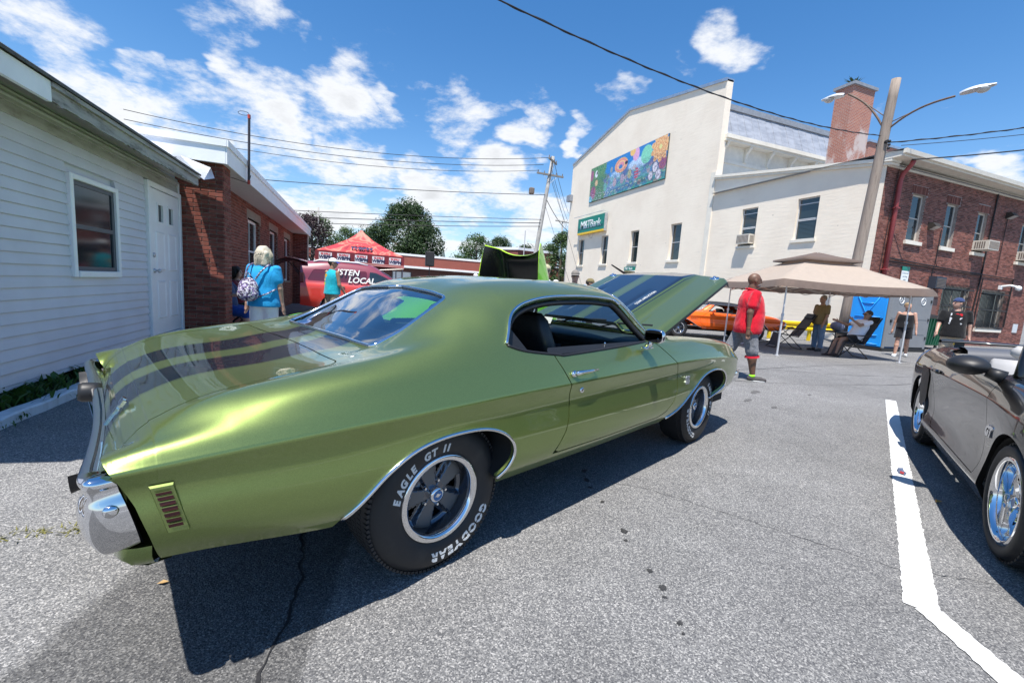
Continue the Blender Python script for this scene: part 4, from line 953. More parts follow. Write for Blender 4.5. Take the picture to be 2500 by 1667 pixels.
def cut(S, f):
    """split a surface where f changes sign -> (inside f<0, outside)"""
    V, N = list(map(tuple, S.V)), list(map(tuple, S.N)); f = np.asarray(f, float).copy(); f[np.abs(f) < 1e-7] = 1e-7; fl = f.tolist(); cache = {}
    def mid(a, b):
        k = (a, b) if a < b else (b, a)
        if k not in cache:
            t = fl[k[0]]/(fl[k[0]]-fl[k[1]]); va, vb, na, nb = V[k[0]], V[k[1]], N[k[0]], N[k[1]]
            cache[k] = len(V); V.append(tuple(x+(y-x)*t for x, y in zip(va, vb))); N.append(tuple(x+(y-x)*t for x, y in zip(na, nb))); fl.append(0.0)
        return cache[k]
    I, O = [], []
    for F in S.F:
        sg = [fl[i] < 0 for i in F]
        if all(sg): I.append(F); continue
        if not any(sg): O.append(F); continue
        pi, po = [], []
        for q in range(len(F)):
            a, b = F[q], F[(q+1) % len(F)]
            (pi if sg[q] else po).append(a)
            if sg[q] != sg[(q+1) % len(F)]: m = mid(a, b); pi.append(m); po.append(m)
        if len(pi) > 2: I.append(tuple(pi))
        if len(po) > 2: O.append(tuple(po))
    V, N = np.array(V), np.array(N); return compact(V, N, I), compact(V, N, O)
def compact(V, N, F):
    used = sorted({i for f in F for i in f}); mp = {a: b for b, a in enumerate(used)}
    return Surf(V[used] if used else np.zeros((0,3)), N[used] if used else np.zeros((0,3)), [tuple(mp[i] for i in f) for f in F])
def offset(S, d): return Surf(S.V + S.N*d, S.N, S.F)
def surf_obj(name, Ss, mat, parent, lip=0.0, lipmat=None, mirror=False, both=False, flip_check=True):
    """Ss in (s,t,z) -> object in car space (s, -t, z); lip folds the free edges inwards"""
    Ss = Ss if isinstance(Ss, list) else [Ss]; V, N, F, SM, MI = [], [], [], [], []
    def emit(S, sg):
        o = len(V)
        for v, n in zip(S.V, S.N): V.append((v[0], -sg*v[1], v[2])); N.append((n[0], -sg*n[1], n[2]))
        for f in S.F:
            a, b, c = (np.array(V[o+f[0]]), np.array(V[o+f[1]]), np.array(V[o+f[2]])); fn = np.cross(b-a, c-a)
            nn = sum(np.array(N[o+i]) for i in f)
            F.append(tuple(o+i for i in (f if fn@nn >= 0 else f[::-1]))); MI.append(0)
        if lip:
            cnt = {}
            for f in S.F:
                for q in range(len(f)): a, b = f[q], f[(q+1) % len(f)]; cnt[(min(a, b), max(a, b))] = cnt.get((min(a, b), max(a, b)), 0) + 1
            for (a, b), c in cnt.items():
                if c != 1: continue
                if abs(S.V[a][1]) < 1e-5 and abs(S.V[b][1]) < 1e-5: continue
                k = len(V); pa, pb, na, nb = np.array(V[o+a]), np.array(V[o+b]), np.array(N[o+a]), np.array(N[o+b])
                V.extend([tuple(pa), tuple(pb), tuple(pb - nb*lip), tuple(pa - na*lip)]); e = pb-pa; fn = np.cross(e, -na); fn = fn/(np.linalg.norm(fn)+1e-12)
                N.extend([tuple(fn)]*4); F.append((k, k+1, k+2, k+3)); MI.append(1 if lipmat else 0)
    for S in Ss:
        if not len(S.F): continue
        if both: emit(S, 1); emit(S, -1)
        else: emit(S, -1 if mirror else 1)
    me = bpy.data.meshes.new(name); me.from_pydata(V, [], F); me.materials.append(mat)
    if lipmat: me.materials.append(lipmat)
    me.polygons.foreach_set('material_index', MI); me.polygons.foreach_set('use_smooth', [True]*len(F))
    me.normals_split_custom_set_from_vertices([tuple(n) for n in N]); me.update()
    return mkobj(name, me, parent)
def smooth_poly(pts, sub=6, closed=True):
    """round polygon through pts (Catmull-Rom)"""
    P = [np.array(p, float) for p in pts]; n = len(P); out = []
    for i in range(n if closed else n-1):
        p0, p1, p2, p3 = (P[(i-1) % n], P[i], P[(i+1) % n], P[(i+2) % n]) if closed else (P[max(i-1, 0)], P[i], P[i+1], P[min(i+2, n-1)])
        for k in range(sub):
            t = k/sub; out.append(.5*((2*p1) + (-p0+p2)*t + (2*p0-5*p1+4*p2-p3)*t*t + (-p0+3*p1-3*p2+p3)*t**3))
    if not closed: out.append(P[-1])
    return np.array(out)
def round_poly(pts, r, n=5):
    """polygon with every corner filleted; r single or per corner"""
    P = [np.array(p, float) for p in pts]; k = len(P); out = []
    for i in range(k):
        rr = r[i] if isinstance(r, (list, tuple)) else r; a, b, c = P[i-1], P[i], P[(i+1) % k]
        if rr < 1e-6: out.append(b); continue
        u, v = (a-b)/np.linalg.norm(a-b), (c-b)/np.linalg.norm(c-b); rr = min(rr, .49*np.linalg.norm(a-b), .49*np.linalg.norm(c-b)); A, C_ = b+u*rr, b+v*rr
        for q in range(n+1): t = q/n; out.append((1-t)**2*A + 2*t*(1-t)*b + t*t*C_)
    return np.array(out)
def on_surface(S, pts, plane, off=0.0, region=None):
    """carry 2D points (in plane 'sz' or 'st') onto the surface; returns Vectors in car space for the right side"""
    ax = (0, 2) if plane == 'sz' else (0, 1); Q = S.V[:, ax]; idx = np.arange(len(Q)) if region is None else np.where(region)[0]; out = []
    oth = 1 if plane == 'sz' else 2
    for p in pts:
        d = ((Q[idx]-np.asarray(p))**2).sum(1); k = idx[np.argsort(d)[:6]]; w = 1/(((Q[k]-np.asarray(p))**2).sum(1)+1e-8); w /= w.sum()
        v = np.zeros(3); v[ax[0]], v[ax[1]] = p; 
        # first-order correction with the local gradient
        n = (S.N[k]*w[:, None]).sum(0); n /= np.linalg.norm(n); base = (S.V[k]*w[:, None]).sum(0)
        dv = -((v[ax[0]]-base[ax[0]])*n[ax[0]] + (v[ax[1]]-base[ax[1]])*n[ax[1]])/(n[oth] if abs(n[oth]) > .15 else math.copysign(.15, n[oth])); v[oth] = base[oth] + dv
        v = v + n*off; out.append(Vector((v[0], -v[1], v[2])))
    return out

# ---------------------------------------------------------------- paint, rubber, wheels
def car_paint(name, base, metal=.55, rough=.38, flake=.5, coat=1.0, stripe=None):
    """clear-coated metallic; stripe = (inner, outer, colour, pin) in metres from the centre line, or None"""
    t = NT(name); c = t.coord('Object'); fl = t.voro(c, 900, out='Color'); sp = t.n('SeparateColor'); t.L.new(fl, sp.inputs[0])
    k = t.mr(sp.outputs[0], 0, 1, 1-.22*flake, 1+.28*flake); cb = t.n('CombineColor'); [t.L.new(k, cb.inputs[i]) for i in range(3)]
    col = t.mixc(1.0, base, cb.outputs[0], 'MULTIPLY'); t.p(Metallic=metal, Roughness=rough, Coat_Weight=coat, Coat_Roughness=.015)
    if stripe:
        a, b, sc, pin = stripe; xyz = t.n('SeparateXYZ'); t.L.new(c, xyz.inputs[0]); y = t.math('ABSOLUTE', xyz.outputs[1])
        ins = t.math('MULTIPLY', t.math('GREATER_THAN', y, a), t.math('LESS_THAN', y, b))
        p1 = t.math('LESS_THAN', t.math('ABSOLUTE', t.math('SUBTRACT', y, b + pin)), .0022); p2 = t.math('LESS_THAN', t.math('ABSOLUTE', t.math('SUBTRACT', y, a - pin)), .0022)
        m = t.math('MAXIMUM', ins, t.math('MAXIMUM', p1, p2)); col = t.mixc(m, col, sc)
        t.L.new(t.mr(m, 0, 1, metal, 0), t.b.inputs['Metallic'])
    t.b.inputs['Specular IOR Level'].default_value = .2
    t.base(col); t.b.inputs['Coat IOR'].default_value = 1.5
    n = t.noise(c, 3.5, 2, .5); bp = t.n('Bump'); bp.inputs['Strength'].default_value = .012; bp.inputs['Distance'].default_value = .05; t.L.new(n, bp.inputs['Height']); t.L.new(bp.outputs[0], t.b.inputs['Coat Normal'])
    return t.m
CHROME = chrome_mat()
STEEL_BLK = pm('black_tube_steel', (.015,.015,.016), .4, var=.1)
def twin(name, pts, r, mat, parent, n=7):
    """one tube on the right side of a car and its twin on the left"""
    for sg in (1, -1): m = MB(); m.smooth = True; m.tube([Vector((p.x, sg*p.y, p.z)) for p in pts], r, n); m.build(name, mat, parent)
def rubber():
    t = NT('tyre_rubber'); c = t.coord('Object'); n = t.noise(c, 9, 5, .6); t.base(t.mixc(t.mr(n, .5, .75, 0, 1, True), (.016,.016,.017), (.032,.029,.027))); t.p(Roughness=.62); t.bump(t.noise(c, 140, 3, .5), .12, .002); return t.m
RUBBER = rubber(); GUNMETAL = pm('gunmetal_paint', (.12,.13,.15), .26, metal=.85, var=.08, coat=.3); SPOKE_GREY = pm('argent_grey_paint', (.13,.127,.125), .5, metal=.2, var=.08)
BLACKGLOSS = pm('black_gloss', (.008,.008,.009), .2, var=.05); BLACKTRIM = pm('black_trim', (.012,.012,.013), .5, var=.1); UNDER = pm('underbody_black', (.008,.008,.008), .8, var=.2)
VINYLBLK = pm('black_vinyl_seat', (.013,.013,.015), .42, var=.12, bump=.15, bscale=160)
WHITELET = pm('raised_white_lettering', (.62,.63,.62), .6, var=.1, scale=30); HUBBLUE = pm('hub_blue', (.02,.12,.30), .3)
def arc_text(txt, r, mid, size, mb_mat, parent, h, extrude=.0012, step=None, shear=.0, bold=.0):
    """letters set round a circle in the wheel's own plane (x right, z up, y = -outward), reading clockwise; h = outward height"""
    meshes = [text_mesh(ch, size, extrude, shear, bold) if ch != ' ' else None for ch in txt]
    wd = [((max(v.co.x for v in m.vertices) - min(v.co.x for v in m.vertices)) if m else size*.35) + size*.10 for m in meshes]
    tot = sum(wd); pos = -tot/2; mb = MB()
    for m, w in zip(meshes, wd):
        if m:
            cx = (max(v.co.x for v in m.vertices) + min(v.co.x for v in m.vertices))/2
            vs = []
            for v in m.vertices:
                a = mid - (pos + w/2 + (v.co.x-cx))/r; rad = r + v.co.y; vs.append((rad*math.cos(a), -(h + v.co.z), rad*math.sin(a)))
            mb.add(vs, [tuple(p.vertices) for p in m.polygons])
        pos += w
    return mb.build('lettering', mb_mat, parent)
def wheel(parent, s, t, z, R, width=.25, rim_r=.2, style='five', letters=True, mirror=False, steer=0.0, rot=0.0, tread_n=100):
    """tyre (the part) with rim, ring, cap, nuts as sub-parts; local y = -outward for the car's right side"""
    ang = steer + (PI if mirror else 0)
    ty = MB(); ty.smooth = True; w = width/2; so = R - rim_r
    prof = [(rim_r-.012, w-.03), (rim_r+.004, w-.006), (rim_r+.012, w+.002), (rim_r+so*.25, w+.013), (rim_r+so*.5, w+.016), (rim_r+so*.72, w+.009), (R-.028, w-.008), (R-.012, w-.022), (R-.003, w-.04), (R, w-.07), (R+.001, 0)]
    prof = prof + [(r, -h) for r, h in prof[-2::-1]]
    ty.lathe((0,0,0), (0,-1,0), prof, 80, (1,0,0))
    # tread blocks cut across the shoulder
    ty.smooth = False
    for i in range(tread_n):
        a = 2*PI*i/tread_n
        for sg in (1, -1):
            c = Vector((math.cos(a), 0, math.sin(a))); tn = Vector((-math.sin(a), 0, math.cos(a)))
            if sg > 0 or not mirror: ty.obox(c*(R-.008) + Vector((0,-sg*(w-.034),0)), tn*(PI*R/tread_n*.66), Vector((0,.020,0)), c*.006)
        for k, yy in enumerate((-.045, 0, .045)):
            a2 = a + (k % 2)*PI/tread_n; c = Vector((math.cos(a2), 0, math.sin(a2))); tn = Vector((-math.sin(a2), 0, math.cos(a2)))
            ty.obox(c*(R-.004) + Vector((0,yy,0)), tn*(PI*R/tread_n*.7), Vector((0,.016,0)), c*.006)
    o = ty.build('wheel', RUBBER, parent); o.location = (s, -t, z); o.rotation_euler = (0, rot, ang)
    # barrel + lip
    rm = MB(); rm.smooth = True
    rm.lathe((0,0,0), (0,-1,0), [(rim_r-.035, -.06), (rim_r-.028, .02), (rim_r-.022, w-.05), (rim_r-.014, w-.018), (rim_r-.012, w-.005)], 64, (1,0,0)); rm.build('rim_barrel', GUNMETAL if style == 'five' else CHROME, o)
    rg = MB(); rg.smooth = True; rr = rim_r
    rg.lathe((0,0,0), (0,-1,0), [(rr-.022, w-.025), (rr-.020, w+.004), (rr-.008, w+.009), (rr+.004, w+.009), (rr+.011, w+.003), (rr+.013, w-.012)], 72, (1,0,0)); rg.build('trim_ring', CHROME, o)
    # disc as a polar relief
    ni, nj = 26, 120; r0, r1 = .02, rim_r-.02; P = []; hh = []
    face = w - .055
    def relief(r, a):
        u = (r-r0)/(r1-r0); k = 5 if style == 'five' else 5
        q = ((a*k/(2*PI)) % 1.0); d = abs(q-.5)*2*PI/k*r          # distance from spoke centre line along the arc
        halfw = (.017 + .030*u) if style == 'five' else (.022 + .018*u)
        e = max(0, min(1, (halfw + .010 - d)/.010)); e = e*e*(3-2*e)
        base = -.028 - .012*u if style == 'five' else -.03
        hub = max(0, min(1, (.062 - r)/.02)); hub = hub*hub*(3-2*hub)
        top = -.002 - .012*u
        h = base + (top-base)*max(e, hub*.6); edge = max(0, min(1, (u-.90)/.10)); h = h*(1-edge) + (-.02)*edge
        hole = (.42 < u < .82) and d > halfw + .020
        return h, hole, e > .9 and u > .22
    holes = {}
    for i in range(ni+1):
        r = r0 + (r1-r0)*i/ni; row = []
        for j in range(nj):
            a = 2*PI*j/nj; h, ho, fc = relief(r, a); row.append((r*math.cos(a), -(face+h), r*math.sin(a))); holes[(i, j)] = (ho, fc)
        P.append(row)
    dm = MB(); dm.smooth = True; dm.v = [p for row in P for p in row]; dm.a = [.5]*len(dm.v)
    for i in range(ni):
        for j in range(nj):
            j2 = (j+1) % nj; cs = [(i, j), (i+1, j), (i+1, j2), (i, j2)]
            if all(holes[c][0] for c in cs): continue
            dm.f.append((i*nj+j, (i+1)*nj+j, (i+1)*nj+j2, i*nj+j2)); dm.m.append(1 if all(holes[c][1] for c in cs) else 0); dm.sm.append(True)
    d = dm.build('rim', [GUNMETAL, SPOKE_GREY] if style == 'five' else [CHROME, CHROME], o)
    bk = MB(); bk.lathe((0,0,0), (0,-1,0), [(0, face-.10), (rim_r-.03, face-.10)], 32, (1,0,0)); bk.build('brake_drum', UNDER, o)
    cp = MB(); cp.smooth = True; cp.lathe((0,0,0), (0,-1,0), [(.034, face-.01), (.036, face+.018), (.033, face+.026), (.024, face+.028)], 28, (1,0,0)); cp.build('centre_cap', CHROME, o)
    ce = MB(); ce.lathe((0,0,0), (0,-1,0), [(.024, face+.0275), (0, face+.0275)], 28, (1,0,0)); ce.build('cap_emblem', HUBBLUE, o)
    if style == 'five':
        bt = MB(); hh_ = face+.0285; bt.add([(-.016,-hh_,-.004),(-.006,-hh_,-.004),(-.004,-hh_,-.008),(.006,-hh_,-.008),(.008,-hh_,-.002),(.017,-hh_,.002),(.016,-hh_,.005),(.006,-hh_,.004),(.004,-hh_,.008),(-.006,-hh_,.008),(-.008,-hh_,.002)], [tuple(range(11))]); bt.build('cap_mark', CHROME, o)
    for i in range(5):
        a = 2*PI*(i + (0 if style == 'five' else 0))/5 + 0.0; n = MB(); n.lathe((.060*math.cos(a), 0, .060*math.sin(a)), (0,-1,0), [(.011, face-.03), (.011, face-.008), (.009, face-.004), (.006, face+.004), (0, face+.005)], 6, (1,0,0)); n.build('lug_nut', CHROME, o)
    if letters:
        arc_text('EAGLE  GT II', rim_r + .044, letters[0], .044, WHITELET, o, w+.0145, shear=.25, bold=.0022); arc_text('GOODYEAR', (R+rim_r)/2 - .004, letters[1], .054, WHITELET, o, w+.0145, bold=.0032)
    return o
# ================================================================ green muscle coupe
def coupe_rows():
    r = []
    r.append([(-1.1,.865,.50),(-.93,.875,.487),(-.41,.885,.405),(.35,.882,.352),(1.2,.885,.350),(1.9,.885,.356),(2.2,.885,.345),(3.0,.88,.42),(3.4,.86,.44),(3.85,.80,.44)])        # 0 lower lip
    r.append([(-1.1,.895,.555),(-.93,.912,.55),(-.41,.935,.485),(.35,.938,.435),(1.2,.940,.428),(1.9,.940,.430),(2.2,.938,.43),(3.0,.932,.49),(3.4,.91,.51),(3.85,.83,.50)])     # 1 rocker fold
    r.append([(-1.1,.903,.63),(-.93,.924,.63),(-.41,.948,.59),(0,.957,.60),(.35,.953,.57),(1.2,.953,.57),(1.9,.953,.57),(2.4,.955,.58),(2.85,.958,.62),(3.2,.945,.60),(3.5,.915,.59),(3.85,.835,.57)])
    r.append([(-1.1,.894,.70),(-.93,.915,.705),(-.41,.938,.712),(0,.946,.722),(.35,.939,.722),(1.2,.936,.725),(1.9,.936,.73),(2.4,.941,.735),(2.85,.948,.735),(3.2,.938,.72),(3.5,.910,.69),(3.85,.833,.65)])
    r.append([(-1.1,.905,.757),(-.93,.928,.768),(-.53,.952,.784),(-.09,.960,.793),(.45,.960,.801),(.74,.960,.803),(1.3,.960,.811),(2.07,.960,.818),(2.85,.955,.806),(3.3,.935,.775),(3.6,.893,.735),(3.85,.828,.70)])   # 4 crease
    r.append([(-1.1,.868,.775),(-.93,.893,.810),(-.53,.913,.848),(-.09,.919,.868),(.45,.921,.875),(.74,.922,.876),(1.3,.923,.885),(2.07,.922,.890),(2.85,.914,.876),(3.3,.892,.842),(3.6,.850,.79),(3.85,.80,.735)])
    r.append([(-1.1,.81,.765),(-.95,.842,.815),(-.53,.862,.912),(-.09,.872,.945),(.2,.876,.952),(.45,.878,.945),(.74,.880,.932),(1.3,.880,.940),(1.8,.878,.958),(2.07,.872,.962),(2.4,.860,.960),(2.85,.850,.938),(3.3,.835,.902),(3.55,.81,.865),(3.7,.79,.80),(3.85,.765,.74)])   # 6 belt
    r.append([(-1.1,.74,.745),(-1.0,.755,.775),(-.93,.772,.828),(-.8,.775,.890),(-.5,.775,.948),(-.3,.785,.972),(-.1,.80,1.00),(.15,.822,1.02),(.4,.835,1.015),(.74,.835,1.0),(1.3,.835,1.005),(1.7,.828,1.01),(1.95,.81,.99),(2.07,.80,.982),(2.4,.79,.977),(2.85,.785,.952),(3.3,.78,.916),(3.55,.765,.875),(3.7,.75,.80),(3.85,.73,.735)])
    r.append([(-1.1,.68,.66),(-1.014,.68,.70),(-1.0,.69,.745),(-.975,.70,.785),(-.93,.70,.828),(-.8,.70,.888),(-.5,.70,.942),(-.37,.698,.960),(-.2,.695,.985),(0,.708,1.045),(.2,.722,1.105),(.42,.742,1.135),(.74,.752,1.135),(1.3,.755,1.14),(1.55,.755,1.135),(1.75,.758,1.085),(1.95,.765,1.01),(2.07,.765,.986),(2.4,.75,.983),(2.85,.745,.957),(3.3,.74,.922),(3.55,.72,.88),(3.7,.70,.80),(3.85,.68,.73)])
    r.append([(-1.1,.58,.65),(-1.014,.58,.695),(-1.0,.585,.742),(-.975,.59,.782),(-.93,.59,.824),(-.8,.59,.884),(-.5,.59,.932),(-.37,.585,.953),(-.22,.58,.975),(-.1,.578,1.02),(.1,.585,1.12),(.25,.60,1.185),(.42,.625,1.222),(.6,.645,1.245),(.9,.658,1.268),(1.3,.662,1.280),(1.5,.664,1.275),(1.62,.668,1.25),(1.75,.682,1.185),(1.9,.702,1.095),(2.0,.72,1.02),(2.07,.725,.988),(2.4,.68,.985),(2.85,.67,.96),(3.3,.66,.925),(3.55,.64,.88),(3.7,.62,.80),(3.85,.60,.73)])   # 9 roof rail
    r.append([(-1.1,.44,.65),(-1.016,.44,.692),(-1.002,.445,.74),(-.977,.45,.782),(-.93,.45,.824),(-.8,.45,.880),(-.5,.45,.923),(-.37,.46,.948),(-.22,.50,.968),(-.1,.51,1.012),(.1,.495,1.125),(.25,.49,1.208),(.42,.495,1.272),(.6,.50,1.305),(.9,.515,1.330),(1.3,.525,1.340),(1.5,.53,1.332),(1.66,.55,1.292),(1.8,.575,1.215),(1.95,.605,1.10),(2.05,.63,1.01),(2.1,.63,.992),(2.4,.50,.985),(2.85,.48,.96),(3.3,.47,.925),(3.55,.45,.88),(3.7,.44,.80),(3.85,.42,.73)])
    r.append([(-1.1,.24,.65),(-1.018,.24,.69),(-1.004,.24,.74),(-.979,.24,.782),(-.93,.24,.824),(-.8,.24,.878),(-.5,.24,.918),(-.37,.25,.945),(-.24,.27,.962),(-.12,.27,1.012),(.1,.26,1.135),(.25,.25,1.222),(.42,.25,1.292),(.6,.26,1.326),(.9,.27,1.350),(1.3,.275,1.358),(1.5,.28,1.35),(1.68,.285,1.312),(1.85,.29,1.212),(2.0,.30,1.10),(2.12,.31,1.0),(2.18,.31,.99),(2.4,.25,.985),(2.85,.24,.962),(3.3,.24,.93),(3.55,.23,.885),(3.7,.22,.80),(3.85,.2,.73)])
    r.append([(-1.1,0,.65),(-1.018,0,.69),(-1.004,0,.74),(-.979,0,.782),(-.93,0,.824),(-.8,0,.877),(-.5,0,.916),(-.37,0,.944),(-.25,0,.960),(-.13,0,1.012),(.1,0,1.14),(.25,0,1.23),(.42,0,1.30),(.6,0,1.333),(.9,0,1.356),(1.3,0,1.364),(1.5,0,1.356),(1.7,0,1.315),(1.87,0,1.212),(2.03,0,1.10),(2.16,0,1.0),(2.22,0,.99),(2.4,0,.985),(2.85,0,.965),(3.3,0,.935),(3.55,0,.89),(3.7,0,.80),(3.85,0,.73)])
    return r
REAR_ARCH = [(-.445,.30),(-.44,.445),(-.359,.524),(-.28,.591),(-.171,.646),(-.036,.672),(.11,.672),(.215,.655),(.300,.618),(.352,.568),(.366,.515),(.34,.455),(.295,.395),(.285,.30)]
FRONT_ARCH = [(2.03,.28),(2.03,.389),(2.197,.454),(2.423,.583),(2.60,.665),(2.78,.698),(2.936,.695),(3.07,.663),(3.15,.595),(3.165,.52),(3.10,.45),(3.02,.40),(3.0,.28)]
SIDE_WIN = [(.385,1.012),(.50,.980),(.75,.948),(.82,.944),(1.26,.958),(1.66,.977),(1.815,.99),(1.70,1.10),(1.565,1.215),(1.50,1.246),(1.30,1.258),(1.12,1.256),(.90,1.246),(.74,1.226),(.61,1.195),(.52,1.155),(.465,1.11),(.425,1.06)]
DOOR = [(.700,.975),(.735,.87),(.766,.796),(.787,.694),(.780,.62),(.757,.544),(.70,.468),(.672,.434),(1.20,.425),(1.84,.430),(1.96,.458),(2.06,.52),(2.11,.60),(2.122,.70),(2.10,.76),(2.03,.832),(1.93,.90),(1.80,.985)]
def build_coupe(root, paint, paint_top, opts):
    """everything in (s,t,z) metres, rear axle on the ground under the origin"""
    ss = np.unique(np.concatenate([np.linspace(-1.1,-.75,26), np.linspace(-1.03,-.93,26), np.linspace(-.75,-.1,32), np.linspace(-.1,.5,40), np.linspace(.5,1.45,40), np.linspace(1.45,2.2,50), np.linspace(2.2,3.4,40), np.linspace(3.4,3.82,24)]))
    S = loft(coupe_rows(), ss, 6, crease=(4,), smooth=3)
    full = S
    sz = lambda S: S.V[:, (0, 2)]; st = lambda S: S.V[:, (0, 1)]
    sidem = lambda S, lo: np.where(S.V[:, 1] < lo, 1.0, 0.0)
    # trim both ends
    edge_r = lambda S: S.V[:, 0] - np.interp(S.V[:, 2], [.48,.508,.58,.668,.749,.80], [-.925,-.935,-.952,-.977,-1.012,-1.04])
    _, S = cut(S, np.where(S.V[:, 1] > .70, edge_r(S), np.maximum(edge_r(S), S.V[:, 0] + 1.019)))
    front_edge = lambda S: 3.76 - .10*(np.abs(S.V[:, 1])/.8)**3 - S.V[:, 0]
    _, S = cut(S, front_edge(S))
    # wheel arches
    for poly in (smooth_poly(REAR_ARCH, 5), smooth_poly(FRONT_ARCH, 5)):
        f = np.maximum(sdpoly(sz(S), poly), .80 - S.V[:, 1]); _, S = cut(S, f)
    # side window
    winp = round_poly(SIDE_WIN, [.05,.03,.02,.0,.02,.02,.02,.02,.02,.03,.03,.03,.03,.03,.03,.03,.03,.03], 4)
    f = np.maximum(sdpoly(sz(S), winp), .60 - S.V[:, 1]); side_glass, S = cut(S, f)
    # door
    f = np.maximum(sdpoly(sz(S), DOOR), .78 - S.V[:, 1]); d_in, S = cut(S, f - .0035); door, _ = cut(d_in, np.maximum(sdpoly(sz(d_in), DOOR), .78 - d_in.V[:, 1]) + .0035)
    # rear window
    rw = round_poly([(-.172,0),(-.165,.30),(-.165,.555),(.0,.545),(.20,.505),(.262,.488),(.285,.30),(.295,0),(.285,-.30),(.262,-.488),(.20,-.505),(0,-.545),(-.165,-.555),(-.165,-.30)], [0,.05,.03,.05,.05,.05,.05,0,.05,.05,.05,.05,.03,.05], 4)
    f = np.where(S.V[:, 2] > .9, sdpoly(st(S), rw), 1.0); rear_glass, S = cut(S, f)
    # windscreen
    ws = round_poly([(1.735,0),(1.70,.35),(1.655,.60),(1.80,.635),(1.98,.68),(2.05,.64),(2.12,.36),(2.17,0),(2.12,-.36),(2.05,-.64),(1.98,-.68),(1.80,-.635),(1.655,-.60),(1.70,-.35)], [0,.05,.03,.05,.03,.03,.05,0,.05,.03,.03,.05,.03,.05], 4)
    f = np.where(S.V[:, 2] > .97, sdpoly(st(S), ws), 1.0); wind_glass, S = cut(S, f)
    # decklid
    dk = round_poly([(-1.2,-.70),(-.98,-.70),(-.40,-.702),(-.365,-.66),(-.335,-.30),(-.325,0),(-.335,.30),(-.365,.66),(-.40,.702),(-.98,.70),(-1.2,.70)], [0,.02,.03,.05,.05,.05,.05,.05,.03,.02,0], 4)
    f = np.where(S.V[:, 1] < .78, sdpoly(st(S), dk), 1.0); d2, S = cut(S, f - .0045); deck, _ = cut(d2, sdpoly(st(d2), dk) + .0015)
    # stripes carry on over the panel between deck and glass
    shelf, S = cut(S, np.maximum(np.maximum(S.V[:, 0] + .16, S.V[:, 1] - .56), -.40 - S.V[:, 0]))
    if opts.get('hood') == 'open':
        hb = round_poly([(2.205,0),(2.17,.40),(2.13,.745),(2.6,.755),(3.3,.75),(3.56,.72),(3.64,.4),(3.66,0),(3.64,-.4),(3.56,-.72),(3.3,-.75),(2.6,-.755),(2.13,-.745),(2.17,-.40)], .04, 3)
        _, S = cut(S, np.where(S.V[:, 2] > .7, sdpoly(st(S), hb), 1.0))
    surf_obj('body', S, paint, root, lip=.02, both=True)
    dr = [surf_obj('door', door, paint, root, lip=.02), surf_obj('door', door, paint, root, lip=.02, mirror=True)]
    dl = surf_obj('trunk_lid', deck, paint_top, root, lip=.015, both=True); surf_obj('rear_shelf_panel', shelf, paint_top, root, both=True)
    rg = surf_obj('rear_window', offset(rear_glass, -.006), opts['glass'], root, both=True); wg = surf_obj('windscreen', offset(wind_glass, -.006), opts['glass_clear'], root, both=True)
    if opts.get('side_glass'):
        [surf_obj('side_window', offset(side_glass, -.012), opts['glass'], root, mirror=m) for m in (False, True)]
    # dark backing behind the panel gaps
    bk, _ = cut(full, np.maximum(np.maximum(np.abs(sdpoly(sz(full), DOOR)) - .02, .80 - full.V[:, 1]), full.V[:, 2] - .99)); [surf_obj('door_seal', offset(bk, -.012), BLACKTRIM, root, mirror=mm) for mm in (False, True)]
    bk, _ = cut(full, np.where((full.V[:, 1] < .8) & (full.V[:, 0] < -.2), np.abs(sdpoly(st(full), dk)) - .022, 1.0)); surf_obj('trunk_gutter', offset(bk, -.014), BLACKTRIM, root, both=True)
    # bright trim
    reg_side = (full.V[:, 1] > .58) & (full.V[:, 0] > .2) & (full.V[:, 0] < 2.2) & (full.V[:, 2] > .85)
    def side_tube(name, pts, r, off, mat, parent=root, reg=reg_side, plane='sz'):
        twin(name, on_surface(full, pts, plane, off, reg), r, mat, parent)
    wp = np.array(SIDE_WIN); up = smooth_poly([tuple(wp[i]) for i in (0, 17, 16, 15, 14, 13, 12, 11, 10, 9, 8)], 4, False); up = up + np.array([[-.004, .006]])
    side_tube('drip_moulding', up, .0085, .004, CHROME); pil = smooth_poly([(1.53,1.255),(1.62,1.215),(1.75,1.12),(1.88,1.02),(1.93,.995)], 4, False)
    side_tube('pillar_moulding', pil, .006, .003, CHROME); low = smooth_poly([tuple(p) for p in wp[:7]], 4, False); side_tube('belt_weatherstrip', low, .0075, .0, BLACKTRIM)
    inn = smooth_poly([tuple(p) for p in (wp[9], wp[8], wp[7], wp[6])], 4, False)
    reg = reg_side; twin('window_seal', on_surface(full, inn - np.array([[.012, .0]]), 'sz', -.03, reg), .022, BLACKTRIM, root)
    top_in = smooth_poly([tuple(wp[i]) for i in (17, 16, 15, 14, 13, 12, 11, 10, 9)], 3, False) - np.array([[0, .012]]); twin('window_seal', on_surface(full, top_in, 'sz', -.03, reg), .016, BLACKTRIM, root, 6)
    for nm, poly in (('rear_window_trim', rw), ('windscreen_trim', ws)):
        half = [q for q in poly if q[1] >= -1e-9]; half = sorted(half, key=lambda q: math.atan2(q[1], q[0] - (.05 if nm[0] == 'r' else 1.9)))
        reg = (full.V[:, 2] > .93) & ((full.V[:, 0] < .5) if nm[0] == 'r' else (full.V[:, 0] > 1.5)) & (full.V[:, 0] > -.35) & (full.V[:, 0] < 2.3) & (full.V[:, 1] < .72)
        p = on_surface(full, half, 'st', .002, reg); p = [Vector((q.x, q.y, q.z)) for q in p]; loop = p + [Vector((q.x, -q.y, q.z)) for q in reversed(p)]; loop.append(loop[0]); m = MB(); m.smooth = True; m.tube(loop, .0095, 7, False); m.build(nm, CHROME, root)
